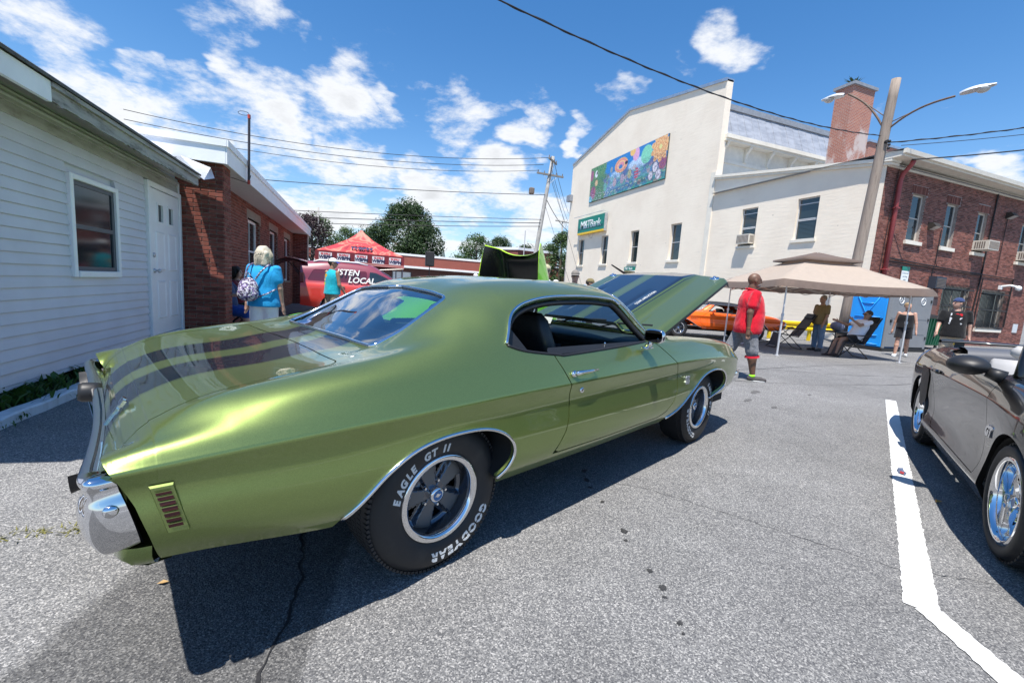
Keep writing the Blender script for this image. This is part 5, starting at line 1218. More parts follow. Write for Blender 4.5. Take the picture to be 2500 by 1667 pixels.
    for nm, poly in (('wheel_arch_moulding', REAR_ARCH[1:-1]), ('wheel_arch_moulding', FRONT_ARCH[1:-1])):
        reg = (full.V[:, 1] > .84) & (full.V[:, 2] < .80); pp = smooth_poly(poly, 5, False); p = on_surface(full, pp, 'sz', .003, reg)
        twin(nm, p, .0085, CHROME, root)
        for sd in (1, -1):    # inner wheel well
            w = MB(); w.smooth = True; w.grid([[Vector((q.x, sd*(q.y + .01 + k), q.z + (.03 if k > .05 else 0))) for q in p] for k in (0, .02, .10, .34)]); w.build('wheel_well', UNDER, root)
    # floor pan and lower sills
    fl = MB(); fl.box(-.25, 3.45, -.55, .55, .27, .33); fl.box(.40, 2.0, -.80, .80, .32, .345); fl.box(-.9, -.25, -.55, .55, .44, .50); fl.box(3.15,3.55,-.8,.8,.30,.44); fl.build('floor_pan', UNDER, root)
    # rear: bumper, valance, lamps, panel
    def bumper(name, plan, prof, mat):
        """plan: [(s,t)] right half from end to centre; prof: [(ds, z)] top to bottom, ds pushes outward"""
        P = [np.array(p) for p in plan]; rows = []
        for i, p in enumerate(P):
            d = P[min(i+1, len(P)-1)] - P[max(i-1, 0)]; d = d/np.linalg.norm(d); n = np.array([-d[1], d[0]]); 
            if n[0]*opts['sgn'] < 0 and abs(n[0]) > .3: n = -n
            if abs(n[0]) <= .3 and n[1] < 0: n = -n
            if i >= len(P)-1: n = np.array([opts['sgn'], 0.])
            e_ = opts.get('shear', 0)*max(0, 1 - i/(len(P)*.42))
            rows.append([(p[0]+n[0]*a - e_*(z-.54)/.21, -(p[1]+n[1]*a), z - opts.get('dip', 0)*max(0, 1 - (p[1]/.84)**2)) for a, z in prof])
        rows2 = [[(x, -y, z) for x, y, z in r_] for r_ in reversed(rows[:-1])]; m = MB(); m.smooth = True; m.grid(rows + rows2); return m.build(name, mat, root)
    opts['sgn'] = -1
    opts['dip'] = .055; opts['shear'] = .052
    plan = smooth_poly([(-.962,.893),(-1.005,.900),(-1.036,.899),(-1.058,.888),(-1.069,.86),(-1.070,.80),(-1.058,.55),(-1.046,.25),(-1.042,0)], 8, False)
    prof = smooth_poly([(-.05,.744),(-.03,.755),(-.008,.757),(.006,.750),(.009,.736),(.003,.722),(.004,.705),(.012,.675),(.013,.645),(.006,.605),(-.010,.565),(-.028,.540),(-.05,.533)], 5, False).tolist()
    bp = bumper('rear_bumper', plan, prof, CHROME)
    pe = plan[0]
    for sd in (1, -1):
        cap = MB(); cap.add([(pe[0] - .052*(z-.54)/.21, -sd*(pe[1]+a), z) for a, z in prof], [tuple(range(len(prof)))]); cap.build('bumper_end', BLACKTRIM, bp)
        bo = MB(); bo.smooth = True; bo.ball((-1.022, sd*.916, .672), (.016,.009,.016), 12, 8); bo.build('bumper_bolt', CHROME, bp)

    for sg in (1, -1):
        for y in (.55, .68):
            lm = MB(); lm.smooth = True; lm.lathe((-1.04, sg*y, .648), (-1,0,.0), [(.048,-.02),(.048,.016),(.044,.020),(.038,.016),(.026,.019),(0,.021)], 24); lm.build('tail_lamp', pm('tail_lamp_lens', (.16,.03,.03), .12, var=.05), bp)
    opts['dip'] = 0; opts['shear'] = 0
    vl = bumper('rear_valance', smooth_poly([(-.945,.875),(-.985,.862),(-1.01,.83),(-1.025,.7),(-1.03,.3),(-1.03,0)], 4, False), [(0,.53),(.004,.50),(-.02,.47),(-.06,.445),(-.12,.435)], paint)
    rp = MB(); rp.box(-1.0,-.99,-.84,.84,.50,.70); rp.build('rear_panel', paint, root)
    gd = MB(); gd.smooth = True; gd.lathe((-1.05, .40, .685), (-1,0,.08), [(.0,-.03),(.04,-.03),(.044,.0),(.044,.035),(.036,.05),(.026,.05),(.0,.048)], 20); gd.build('bumper_guard', BLACKTRIM, bp)  # round black rubber guard on the rear bumper, left of centre
    # front bumper and nose
    opts['sgn'] = 1
    fplan = smooth_poly([(3.46,.90),(3.58,.90),(3.68,.875),(3.745,.80),(3.78,.65),(3.80,.3),(3.805,0)], 4, False)
    fb = bumper('front_bumper', fplan, [(-.04,.615),(0,.62),(.014,.60),(.016,.56),(.008,.52),(-.02,.49),(-.05,.485)], CHROME)
    ns = MB(); ns.box(3.60,3.72,-.80,.80,.45,.80); ns.build('grille', BLACKTRIM, root)
    for sg in (1, -1):
        hl = MB(); hl.smooth = True; hl.lathe((3.70, sg*.66, .70), (1,0,0), [(.095,-.03),(.095,.03),(.085,.04),(.05,.055),(0,.06)], 24); hl.build('headlamp', CHROME, root)
    vf = bumper('front_valance', smooth_poly([(3.10,.88),(3.40,.87),(3.6,.83),(3.68,.7),(3.70,.3),(3.70,0)], 4, False), [(0,.50),(.0,.46),(-.03,.40),(-.08,.36)], paint)
    return full, dr, dl
def coupe_hood(root, hoodp, deg, detail):
    """raised hood: built flat in its own frame, hinged at the cowl"""
    L = 1.60; hw = .735; nu, nv = 60, 72
    def hood_pt(u, v, under=False):
        s = u*L; t = v*hw*(1 - .035*u); x = s + (.085*(1-abs(v)**2.2))*u**3; crown = .018*(1-v*v)
        bw = .46 - .03*u; e = max(0, min(1, (bw - abs(t))/.085)); e = e*e*(3-2*e); rise = .072*min(1, max(0, 1 - (u-.80)/.20) if u > .8 else 1)**1.0
        z = crown + e*rise
        # two shallow channels behind the scoop
        ch = max(0, 1 - abs(abs(t)-.26)/.035); z -= .012*ch*max(0, min(1, (u-.08)/.1))*max(0, min(1, (.55-u)/.12))
        z -= .035*max(0, (abs(v)-.93)/.07)**2 + .05*max(0, (u-.975)/.025)**2
        return (x, -t, z)
    hb = MB(); hb.smooth = True; P = [[hood_pt(i/nu, -1 + 2*j/nv) for j in range(nv+1)] for i in range(nu+1)]; hb.grid(P)
    M = Matrix.Translation((2.085, 0, .985)) @ Matrix.Rotation(-R_(deg), 4, 'Y')
    hood = hb.build('hood', hoodp, root); hood.matrix_local = M
    ub = MB(); U = [[(x, y, z-.028) for x, y, z in row] for row in P]; ub.grid(U, flip=True)
    rim = [P[0][j] for j in range(nv+1)] + [P[i][nv] for i in range(1, nu+1)] + [P[nu][j] for j in range(nv-1, -1, -1)] + [P[i][0] for i in range(nu-1, 0, -1)]
    rim2 = [(x, y, z-.028) for x, y, z in rim]; ub.grid([rim, rim2], closed_v=True)
    for x0 in (.25, .7, 1.15): ub.box(x0, x0+.09, -.6, .6, -.06, -.02)
    ub.build('hood_underside', BLACKTRIM, hood)
    for sg in (1, -1) if detail else ():
        pn = MB(); pn.smooth = True; pn.lathe((1.52, sg*.60, .012), (0,0,1), [(.045,-.01),(.045,.004),(.035,.008),(.012,.009),(.012,.022),(.0,.024)], 20); pn.build('hood_pin', CHROME, hood)
        lettering('hood_lettering', 'COWL INDUCTION', WHITELET, hood, frame((.62, sg*.33, .0885), (1,0,0), (0,1,0)), .042, .0015)
    return hood
def green_car():
    root = thing('muscle_car', 'metallic green two-door muscle car with black deck and hood stripes, hood propped open', 'car', (-.0135, 2.513, 0), R_(24.56))
    GREEN = (.205, .268, .078); NAVY = (.004, .005, .009)
    paint = car_paint('metallic_green_paint', GREEN, .82, .36, .6); top = car_paint('green_paint_black_stripes', GREEN, .82, .36, .6, 1.0, (.082, .345, NAVY, .012))
    hoodp = car_paint('green_paint_hood_stripes', GREEN, .82, .36, .6, 1.0, (.062, .375, (.008,.016,.034), .016))
    gl = glass_mat('rear_glass', (.42,.48,.48), 1.35); glc = glass_mat('clear_glass', (.80,.86,.84), .9)
    opts = dict(hood='open', glass=gl, glass_clear=glc)
    full, doors, deck = build_coupe(root, paint, top, opts)
    # wheels
    wheel(root, .035, .718, .345, .345, .25, .190, letters=(R_(127), R_(-62)), rot=0.0)
    wheel(root, 2.845, .735, .335, .335, .23, .188, letters=(R_(45), R_(-118)), rot=.5)
    for s in (0, 2.845): wheel(root, s, -.755, .34, .34, .24, .204, letters=False, mirror=True, tread_n=36)
    # louvred side marker
    P = [(-.950,.718),(-.899,.718),(-.866,.578),(-.915,.580)]; reg = (full.V[:, 1] > .86) & (full.V[:, 0] < -.6)
    for sg in (1, -1):
        fl = lambda q: Vector((q.x, q.y*sg, q.z))
        c = [np.array(p) for p in P]; quad = lambda u0, u1, v0, v1: [c[0]*(1-u)*(1-v)+c[1]*u*(1-v)+c[2]*u*v+c[3]*(1-u)*v for u, v in ((u0,v0),(u1,v0),(u1,v1),(u0,v1))]
        outer = on_surface(full, quad(0,1,0,1), 'sz', .004, reg); o2 = on_surface(full, quad(.05,.95,.03,.97), 'sz', .010, reg)
        m = MB(); a = [fl(q) for q in outer]; b = [fl(q) for q in o2]; m.add(a+b, [(i,(i+1)%4,4+(i+1)%4,4+i) if sg > 0 else (4+i,4+(i+1)%4,(i+1)%4,i) for i in range(4)] + [(4,5,6,7) if sg > 0 else (7,6,5,4)]); mk = m.build('side_marker', paint, root)
        for i in range(7):
            v0 = .13 + i*.107; q = on_surface(full, quad(.17,.80,v0,v0+.066), 'sz', .0165, reg); m = MB(); m.add([fl(x) for x in q], [(0,1,2,3)]); m.build('marker_slot', pm('marker_red_slot', (.045,.004,.006), .25), mk)
            q = on_surface(full, quad(.14,.83,v0-.022,v0-.004), 'sz', .0185, reg); m = MB(); m.add([fl(x) for x in q], [(0,1,2,3)]); m.build('marker_rib', paint, mk)
    # door handle, lock, badge
    reg = (full.V[:, 1] > .85)
    for d, sg in zip(doors, (1, -1)):
        pts = on_surface(full, [(.80,.850),(.84,.852),(.92,.852),(.985,.853)], 'sz', .0, reg); pts = [Vector((q.x, q.y*sg, q.z)) for q in pts]; nrm = Vector((0,-sg,.35)).normalized()
        m = MB(); m.smooth = True; m.tube([pts[0]+nrm*.012, pts[0]+nrm*.030, pts[1]+nrm*.036, pts[2]+nrm*.036, pts[3]+nrm*.030, pts[3]+nrm*.004], [.012,.013,.010,.0085,.008,.007], 10); m.ball(tuple(pts[0]+nrm*.008), (.026,.014,.019), 14, 8); m.build('door_handle', CHROME, d)
        q = on_surface(full, [(.878,.755)], 'sz', 0, reg)[0]; m = MB(); m.smooth = True; m.lathe((q.x, q.y*sg, q.z), (0,-sg,0), [(.016,-.004),(.016,.006),(.012,.009),(.0,.006)], 16); m.build('door_lock', CHROME, d)
    q = on_surface(full, [(2.285,.660)], 'sz', .003, reg)[0]
    lettering('badge', 'SS', GALV, root, frame((q.x, q.y, q.z), (1,0,0), (0,0,1)), .085, .004, font_bold=.004, spacing=.85); lettering('badge', '454', GALV, root, frame((q.x+.005, q.y, q.z-.055), (1,0,0), (0,0,1)), .034, .003, font_bold=.001)
    # mirrors on the doors
    for sg in (1, -1):
        m = MB(); m.smooth = True; c = Vector((1.60, -sg*.985, 1.038)); rows = []
        for i, (x, w, h) in enumerate(((-.035,.062,.040),(-.03,.068,.046),(0,.066,.045),(.03,.052,.036),(.05,.025,.018),(.055,.0,.0))):
            rows.append([c + Vector((x, w*math.copysign(abs(math.cos(a))**.6, math.cos(a)), h*math.copysign(abs(math.sin(a))**.6, math.sin(a)))) for a in [2*PI*j/20 for j in range(20)]])
        m.grid(rows, closed_v=True); mm = m.build('door_mirror', CHROME, doors[0 if sg > 0 else 1]); g = MB(); g.add([r_ + Vector((.002,0,0)) for r_ in rows[0]], [tuple(range(20))]); g.build('mirror_glass', pm('mirror_glass', (.25,.23,.22), .02, metal=1.0, var=0), doors[0 if sg > 0 else 1])
        st = MB(); st.smooth = True; st.tube([(1.60,-sg*.965,1.0),(1.61,-sg*.925,.955)], [.014,.022], 10); st.bbox(1.565,1.665,-sg*.925-.022,-sg*.925+.022,.944,.958,.005); st.build('mirror_stem', CHROME, doors[0 if sg > 0 else 1])
    coupe_hood(root, hoodp, 20.4, True)
    # cowl, wipers, prop, engine bay
    eb = MB(); eb.box(2.2,3.5,-.70,.70,.40,.62); eb.box(2.16,2.20,-.72,.72,.5,.96); eb.box(3.5,3.55,-.7,.7,.45,.84); eb.build('engine_bay', UNDER, root)
    en = MB(); en.bbox(2.35,3.1,-.28,.28,.6,.78,.03); en.smooth = True; en.lathe((2.68,0,.78), (0,0,1), [(.02,0),(.18,.01),(.19,.04),(.17,.07),(.02,.085)], 28); en.build('engine', CHROME, root)
    pr = MB(); pr.cyl((2.75,.70,.92),(2.98,.70,1.28),.008); pr.build('hood_prop', BLACKTRIM, root)
    for y0, y1 in ((-.15,-.62),(.30,-.20)):
        w = MB(); w.tube([(2.19,y0,1.0),(2.10,(y0+y1)/2,1.055),(2.06,y1,1.06)], .006, 6); w.tube([(2.10,y0-.05,1.05),(2.055,y1-.1,1.075)], .008, 6); w.build('wiper', BLACKTRIM, root)
    # trunk emblem, lock
    em = MB(); base = Vector((-.990, -.36, .772)); nn = Vector((-.85,0,.53)).normalized(); uu = Vector((.53,0,.85)).normalized(); vv = Vector((0,-1,0))
    for (a, b, c, d) in ((-.045,.055,-.008,.008),(.030,.052,-.034,.034),(.0,.018,-.022,.022)): em.obox(base + uu*(a+b)/2 + vv*(c+d)/2 + nn*.008, uu*abs(b-a)/2, vv*abs(d-c)/2, nn*.005)
    em.build('trunk_emblem', CHROME, deck)
    # cabin
    cab = MB(); cab.box(.30,2.05,-.78,.78,.30,.36); cab.box(.28,.34,-.74,.74,.36,.95); cab.box(-.15,.30,-.56,.56,.93,.945); cab.build('cabin_floor', UNDER, root)
    hl = MB(); hl.smooth = True; hl.grid([[(s, t, np.interp(s, [.28,.5,.9,1.3,1.66],[1.19,1.27,1.31,1.318,1.28]) - .05*(abs(t)/.56)**3) for t in np.linspace(-.56,.56,13)] for s in np.linspace(.30,1.66,12)]); hl.build('headliner', UNDER, root)
    for sg in (1, -1):
        dp = MB(); dp.box(.42,1.95,-sg*.84-.02,-sg*.84+.02,.42,.93); dp.build('door_card', VINYLBLK, root)
        qp = MB(); qp.add([(.30,-sg*.70,.93),(.62,-sg*.80,.93),(.48,-sg*.70,1.12),(.38,-sg*.60,1.17)], [(0,1,2,3)]); qp.build('quarter_trim', VINYLBLK, root)
        kb = MB(); kb.cyl((1.22,-sg*.845,.93),(1.22,-sg*.845,.985),.004); kb.ball((1.22,-sg*.845,.988), .007, 8, 6); kb.build('lock_button', CHROME, root)
    def seat(y):
        m = MB(); m.smooth = True
        def pad(path, w, th):
            rows = []
            for i, (x, z, tx, tz, k, wk) in enumerate(path):
                rows.append([(x + tx*th*k*math.copysign(abs(math.sin(a))**.5, math.sin(a)), y + w*wk*math.copysign(abs(math.cos(a))**.45, math.cos(a)), z + tz*th*k*math.copysign(abs(math.sin(a))**.5, math.sin(a))) for a in [2*PI*j/24 for j in range(24)]])
            m.grid(rows, closed_v=True); m.add(rows[0], [tuple(range(24))]); m.add(rows[-1], [tuple(reversed(range(24)))])
        pad([(1.08,.48,0,1,.6,.9),(1.10,.48,0,1,1,1),(1.50,.52,0,1,1,1),(1.57,.52,0,1,.6,.9)], .25, .08)
        pad([(1.16,.48,1,.2,.7,.9),(1.14,.54,1,.2,1,1),(1.05,.76,1,.25,1,1),(.99,.93,1,.25,.9,.96),(.965,1.02,1,.25,.8,.88),(.955,1.09,1,.25,.75,.78),(.948,1.135,1,.25,.5,.62)], .25, .075)
        return m.build('front_seat', VINYLBLK, root)
    seat(-.38); seat(.38)
    rs = MB(); rs.bbox(.32,.85,-.62,.62,.42,.56,.04); rs.bbox(.30,.46,-.62,.62,.56,.90,.05); rs.build('rear_seat', VINYLBLK, root)
    ds = MB(); ds.smooth = True; prof = [(2.12,.97),(2.0,.985),(1.86,.972),(1.77,.945),(1.75,.91),(1.80,.86),(1.84,.74),(1.90,.66)]
    ds.grid([[(x - .03*(1-(y/.74)**2), y, z) for x, z in prof] for y in np.linspace(-.76,.76,25)]); ds.build('dashboard', pm('dash_green_black', (.012,.024,.028), .45, var=.1), root)
    hd = MB(); hd.bbox(1.70,1.95,.18,.62,.95,.995,.02); hd.build('gauge_hood', BLACKTRIM, root)
    ra = MB(); ra.bbox(1.735,1.80,-.10,.12,.80,.86,.008); ra.build('radio', CHROME, root)
    sw = MB(); sw.smooth = True; c = Vector((1.50,.40,.92)); ax = Vector((-.85,0,.52)).normalized(); a1 = Vector((0,1,0)); a2 = ax.cross(a1)
    sw.tube([c + (a1*math.cos(w)+a2*math.sin(w))*.185 for w in [2*PI*i/36 for i in range(37)]], .013, 8, False); sw.tube([c, c - ax*.25], .025, 8)
    for w in (.2, PI-.2, -PI/2): sw.tube([c, c + (a1*math.cos(w)+a2*math.sin(w))*.18], .01, 6)
    sw.build('steering_wheel', BLACKTRIM, root); sh = MB(); sh.tube([(1.40,0,.45),(1.36,-.03,.70)], .008, 6); sh.ball((1.36,-.03,.72), .022, 10, 8); sh.build('gear_lever', CHROME, root)
    mr = MB(); mr.bbox(1.575,1.60,-.125,.125,1.195,1.26,.01); mr.tube([(1.60,0,1.24),(1.68,0,1.285)], .008, 6); mo = mr.build('rear_view_mirror', BLACKTRIM, root); mg = MB(); mg.box(1.571,1.574,-.117,.117,1.202,1.253); mg.build('mirror_glass', _M['mirror_glass'], mo)
    pp = MB(); pp.add([(1.90,.18,.995),(1.90,.34,.995),(1.93,.34,1.05),(1.93,.18,1.05)], [(0,1,2,3)]); pp.build('dash_card', pm('show_card', (.6,.6,.58), .6), root)
    return root
green_car()
# ================================================================ black convertible on the right
def convertible():
    az = 56.3; h = Vector((-math.sin(R_(az)), -math.cos(R_(az)), 0)); rt = Vector((h.y, -h.x, 0)); o = Vector((5.45, 2.56, 0)) - rt*.92
    root = thing('convertible', 'glossy black convertible with its top down and chrome wheels, cut off by the right edge', 'car', tuple(o), math.atan2(h.y, h.x))
    BLK = car_paint('black_car_paint', (.006,.0055,.005), .0, .3, .3); GREYV = pm('light_grey_leather', (.42,.41,.40), .5, var=.08, bump=.1)
    rows = [
     [(-1.0,.80,.30),(-.7,.86,.27),(-.42,.88,.20),(.42,.89,.185),(2.1,.89,.185),(2.3,.885,.19),(3.0,.86,.22),(3.5,.76,.22)],
     [(-1.0,.82,.40),(-.7,.885,.36),(-.42,.92,.30),(.42,.935,.285),(2.1,.935,.285),(2.3,.93,.29),(3.0,.89,.32),(3.5,.78,.32)],
     [(-1.0,.83,.50),(-.7,.90,.47),(-.3,.935,.46),(.1,.925,.44),(.45,.895,.41),(1.2,.893,.42),(2.0,.905,.44),(2.573,.93,.50),(3.0,.90,.46),(3.5,.79,.42)],
     [(-1.0,.835,.62),(-.7,.905,.62),(-.3,.945,.64),(.1,.940,.64),(.45,.903,.62),(1.2,.898,.62),(2.0,.908,.64),(2.573,.935,.66),(3.0,.90,.60),(3.5,.79,.52)],
     [(-1.0,.835,.72),(-.7,.90,.75),(-.3,.940,.775),(.1,.938,.785),(.45,.928,.79),(1.2,.922,.795),(2.0,.918,.80),(2.573,.925,.79),(3.0,.88,.73),(3.5,.77,.61)],
     [(-1.0,.82,.80),(-.7,.875,.84),(-.3,.905,.87),(.1,.905,.875),(.45,.90,.872),(1.2,.898,.868),(2.0,.89,.862),(2.573,.87,.85),(3.0,.82,.79),(3.5,.71,.66)],
     [(-1.0,.78,.86),(-.7,.825,.905),(-.3,.845,.945),(.1,.855,.945),(.45,.86,.935),(1.2,.862,.92),(2.0,.845,.91),(2.573,.79,.895),(3.0,.74,.83),(3.5,.63,.69)],
     [(-1.0,.72,.895),(-.7,.755,.945),(-.3,.775,.975),(.1,.79,.968),(.45,.805,.95),(1.2,.808,.935),(2.0,.78,.93),(2.573,.68,.92),(3.0,.63,.86),(3.5,.5,.72)],
     [(-1.0,.5,.92),(-.7,.52,.965),(-.3,.54,.985),(.1,.56,.98),(.45,.58,.96),(1.2,.58,.945),(2.0,.55,.945),(2.573,.45,.94),(3.0,.42,.875),(3.5,.3,.735)],
     [(-1.0,0,.93),(-.7,0,.975),(-.3,0,.99),(.1,0,.985),(.45,0,.965),(1.2,0,.95),(2.0,0,.955),(2.573,0,.95),(3.0,0,.885),(3.5,0,.745)]]
    S = loft(rows, np.unique(np.concatenate([np.linspace(-1,.6,60), np.linspace(.6,2.2,50), np.linspace(2.2,3.5,40)])), 7, crease=(1,4), smooth=3); full = S
    sz = lambda S: S.V[:, (0,2)]; st = lambda S: S.V[:, (0,1)]
    arch = lambda c, r: [(c+r*math.cos(a), .31+r*math.sin(a)) for a in np.linspace(-.75, PI+.75, 40)]
    for c, r in ((0., .375), (2.573, .372)): _, S = cut(S, np.maximum(sdpoly(sz(S), arch(c, r)), .75-S.V[:, 1]))
    cock = round_poly([(-.12,-.66),(-.22,0),(-.12,.66),(.10,.775),(.45,.795),(1.2,.798),(1.72,.775),(1.95,.5),(2.05,0),(1.95,-.5),(1.72,-.775),(1.2,-.798),(.45,-.795),(.1,-.775)], .06, 4)
    _, S = cut(S, np.where(S.V[:, 2] > .85, sdpoly(st(S), cock), 1.0))
    dp = [(.40,1.0),(.38,.86),(.40,.74),(.50,.50),(.62,.36),(.70,.315),(2.08,.315),(2.12,.40),(2.10,.60),(2.02,.82),(1.98,.90),(1.96,1.0)]
    f = np.maximum(sdpoly(sz(S), dp), .77-S.V[:, 1]); di, S = cut(S, f-.003); door, _ = cut(di, np.maximum(sdpoly(sz(di), dp), .77-di.V[:, 1])+.003)
    surf_obj('body', S, BLK, root, lip=.03, both=True); dr = surf_obj('door', door, BLK, root, lip=.02); surf_obj('door', door, BLK, root, lip=.02, mirror=True)
    bk, _ = cut(full, np.maximum(np.maximum(np.abs(sdpoly(sz(full), dp))-.02, .78-full.V[:, 1]), full.V[:, 2]-.93)); [surf_obj('door_seal', offset(bk, -.012), BLACKTRIM, root, mirror=mm) for mm in (False, True)]
    for sg in (1, -1):
        for s in (0, 2.573): wheel(root, s, sg*.775, .325, .325, .245, .232, style='chrome', letters=False, mirror=sg < 0, tread_n=48, rot=.4)
        reg = (full.V[:, 1] > .8); P = on_surface(full, [(.02,.80),(.30,.79),(.33,.74),(.27,.50),(.20,.40),(.10,.42),(.08,.62)], 'sz', .006, reg); P = [Vector((p.x, p.y*sg, p.z)) for p in P]; m = MB(); m.add(P, [tuple(range(7))]); m.build('side_scoop', BLACKTRIM, root)
        q = on_surface(full, [(.50,.80),(.62,.80),(.72,.80)], 'sz', .012, reg); m = MB(); m.smooth = True; m.tube([Vector((p.x, p.y*sg, p.z)) for p in q], [.014,.02,.014], 8); m.build('door_handle', BLK, root)
        m = MB(); m.smooth = True; c = Vector((1.88, -sg*1.0, .985)); rows_ = []
        for x, w, hh in ((-.05,.0,.0),(-.045,.07,.045),(-.03,.10,.062),(0,.108,.066),(.04,.10,.058),(.08,.075,.04),(.105,.035,.02),(.11,.0,.0)): rows_.append([c+Vector((x, w*math.cos(a), hh*math.sin(a)*1.0)) for a in [2*PI*j/20 for j in range(20)]])
        m.grid(rows_, closed_v=True); mm = m.build('door_mirror', BLACKTRIM, root); st_ = MB(); st_.smooth = True; st_.tube([(1.90,-sg*.91,.955),(1.93,-sg*.84,.93)], [.035,.045], 10); st_.build('mirror_stem', BLACKTRIM, mm)
    reg = (full.V[:, 1] > .8); q = on_surface(full, [(2.20,.62)], 'sz', .004, reg)[0]; lettering('badge', 'GT', CHROME, root, frame((q.x, q.y, q.z), (1,0,0), (0,0,1)), .085, .005, font_bold=.006, shear=.2)
    # spoiler, tail lamps, cabin
    sp = MB(); sp.smooth = True; pr = [(-.98,1.015),(-.93,1.05),(-.84,1.055),(-.76,1.03),(-.86,1.02)]; sp.grid([[(a-.04*(abs(y)/.7)**2, y, z-.02*(abs(y)/.7)**3) for a, z in pr] for y in np.linspace(-.7,.7,19)], closed_v=True); sp.build('rear_spoiler', BLK, root)
    for s_ in (1,-1): lg = MB(); lg.box(-.92,-.86,s_*.55-.04,s_*.55+.04,.93,1.03); lg.build('spoiler_foot', BLK, root)
    for sg in (1, -1): tl = MB(); tl.box(-1.01,-.98,sg*.62-.16,sg*.62+.16,.62,.78); tl.build('tail_lamp', pm('tail_lamp_lens', (.30,.03,.03), .15), root)
    bt = MB(); bt.smooth = True; bt.grid([[(s_, y, z+.03*math.cos(y/.62*1.4)) for s_, z in ((-.30,.97),(-.22,1.0),(-.05,1.005),(.08,.985),(.12,.93),(.10,.86))] for y in np.linspace(-.66,.66,15)]); bt.build('folded_top_cover', pm('grey_top_boot', (.075,.08,.095), .6, var=.12), root)
    cf = MB(); cf.box(-.1,1.95,-.74,.74,.28,.34); cf.box(1.72,1.95,-.74,.74,.34,.86); cf.build('cabin_floor', UNDER, root)
    for sg in (1, -1):
        dc = MB(); dc.box(.15,1.8,sg*.775-.02,sg*.775+.02,.36,.915); dc.build('door_card', GREYV, root)
        m = MB(); m.smooth = True
        m.bbox(.70,1.25,sg*.37-.24,sg*.37+.24,.40,.56,.06); m.prism([(x,sg*.37-.23,z) for x, z in ((.62,.50),(.78,.50),(.66,.92),(.60,.97),(.53,.95),(.50,.88))], (0,.46,0)); m.bbox(.50,.60,sg*.37-.13,sg*.37+.13,.98,1.09,.035)
        m.build('front_seat', GREYV, root)
    rs = MB(); rs.bbox(.08,.32,-.6,.6,.5,.90,.06); rs.bbox(.1,.55,-.6,.6,.38,.52,.04); rs.build('rear_seat', GREYV, root)
    ds = MB(); ds.smooth = True; ds.grid([[(a, y, z) for a, z in ((1.95,.93),(1.7,.95),(1.55,.90),(1.55,.75),(1.7,.6))] for y in np.linspace(-.74,.74,9)]); ds.build('dashboard', BLACKTRIM, root)
    sw = MB(); sw.smooth = True; c = Vector((1.32,.37,.86)); sw.tube([c+Vector((.08*math.sin(w), .18*math.cos(w), .16*math.sin(w))) for w in [2*PI*i/28 for i in range(29)]], .014, 7, False); sw.build('steering_wheel', BLACKTRIM, root)
    wf = MB(); wf.smooth = True; wf.tube([(1.86,-.76,.93),(1.55,-.66,1.20),(1.42,-.52,1.30),(1.38,0,1.33),(1.42,.52,1.30),(1.55,.66,1.20),(1.86,.76,.93)], .028, 8); wfo = wf.build('windscreen_frame', BLK, root)
    wg = MB(); wg.smooth = True; wg.grid([[(1.86+.16*(1-(y/.72)**2)-(.44)*q, y*(1-.18*q), .93+.38*q) for q in (0,.35,.7,1)] for y in np.linspace(-.72,.72,13)]); wg.build('windscreen', glass_mat('clear_glass'), root)
    fl = MB(); fl.box(-.8,3.2,-.65,.65,.16,.26); fl.build('floor_pan', UNDER, root)
    for s in (0, 2.573):
        w = MB(); w.smooth = True; rws = [[(s+.36*math.cos(a), -sg_*y, .31+.36*math.sin(a)) for a in np.linspace(0, PI, 20)] for sg_ in (1,) for y in (.90,.50)]; w.grid(rws); w.build('wheel_well', UNDER, root); w = MB(); w.smooth = True; w.grid([[(x,-y,z) for x,y,z in r_] for r_ in rws]); w.build('wheel_well', UNDER, root)
    return root
convertible()
# ================================================================ orange coupe under the cream wall
def orange_coupe():
    root = thing('orange_coupe', 'bright orange classic coupe with a black vinyl roof parked along the cream wall', 'car', (13.40, 11.75, 0), R_(160)); root.scale = (.95,.95,.96)
    OR = car_paint('orange_car_paint', (.86,.13,.010), .1, .35, .1); opts = dict(hood='closed', glass=glass_mat('rear_glass'), glass_clear=glass_mat('clear_glass'), side_glass=False)
    full, drs, dk = build_coupe(root, OR, OR, opts)
    # vinyl roof skin
    rf, _ = cut(full, np.maximum(np.maximum(1.232-full.V[:, 2], full.V[:, 0]-1.70), .28-full.V[:, 0])); surf_obj('vinyl_roof', offset(rf, .004), BLACKTRIM, root, both=True)
    for s in (0, 2.845):
        for sg in (1, -1): wheel(root, s, sg*.765, .335, .335, .22, .20, style='five', letters=False, mirror=sg < 0, tread_n=36, rot=.3)
    m = MB(); m.bbox(.35,.62,-.6,.6,.5,.95,.05); m.build('rear_seat', VINYLBLK, root)
    for y in (-.37,.37): m = MB(); m.bbox(.75,.92,y-.22,y+.22,.5,1.10,.05); m.build('front_seat', VINYLBLK, root)
    m = MB(); m.bbox(1.75,2.05,-.74,.74,.7,.97,.04); m.build('dashboard', BLACKTRIM, root)
    mr = MB(); mr.smooth = True; mr.ball((1.66,.98,1.02), (.05,.08,.045), 12, 8); mr.tube([(1.66,.95,1.0),(1.68,.9,.95)], .015, 6); mr.build('door_mirror', OR, root)
    hd = MB(); hd.smooth = True; hd.tube([(.80,.962,.86),(.86,.985,.86),(.97,.98,.86),(.99,.955,.86)], .011, 7); hd.build('door_handle', CHROME, root); st = MB(); st.tube([(.42,.90,.395),(1.9,.905,.395)], .012, 6); st.build('rocker_moulding', CHROME, root)
    lettering('fender_script', 'Camaro', CHROME, root, frame((2.35,.965,.74), (-1,0,0), (0,0,1)), .085, .002, shear=.3)
orange_coupe()
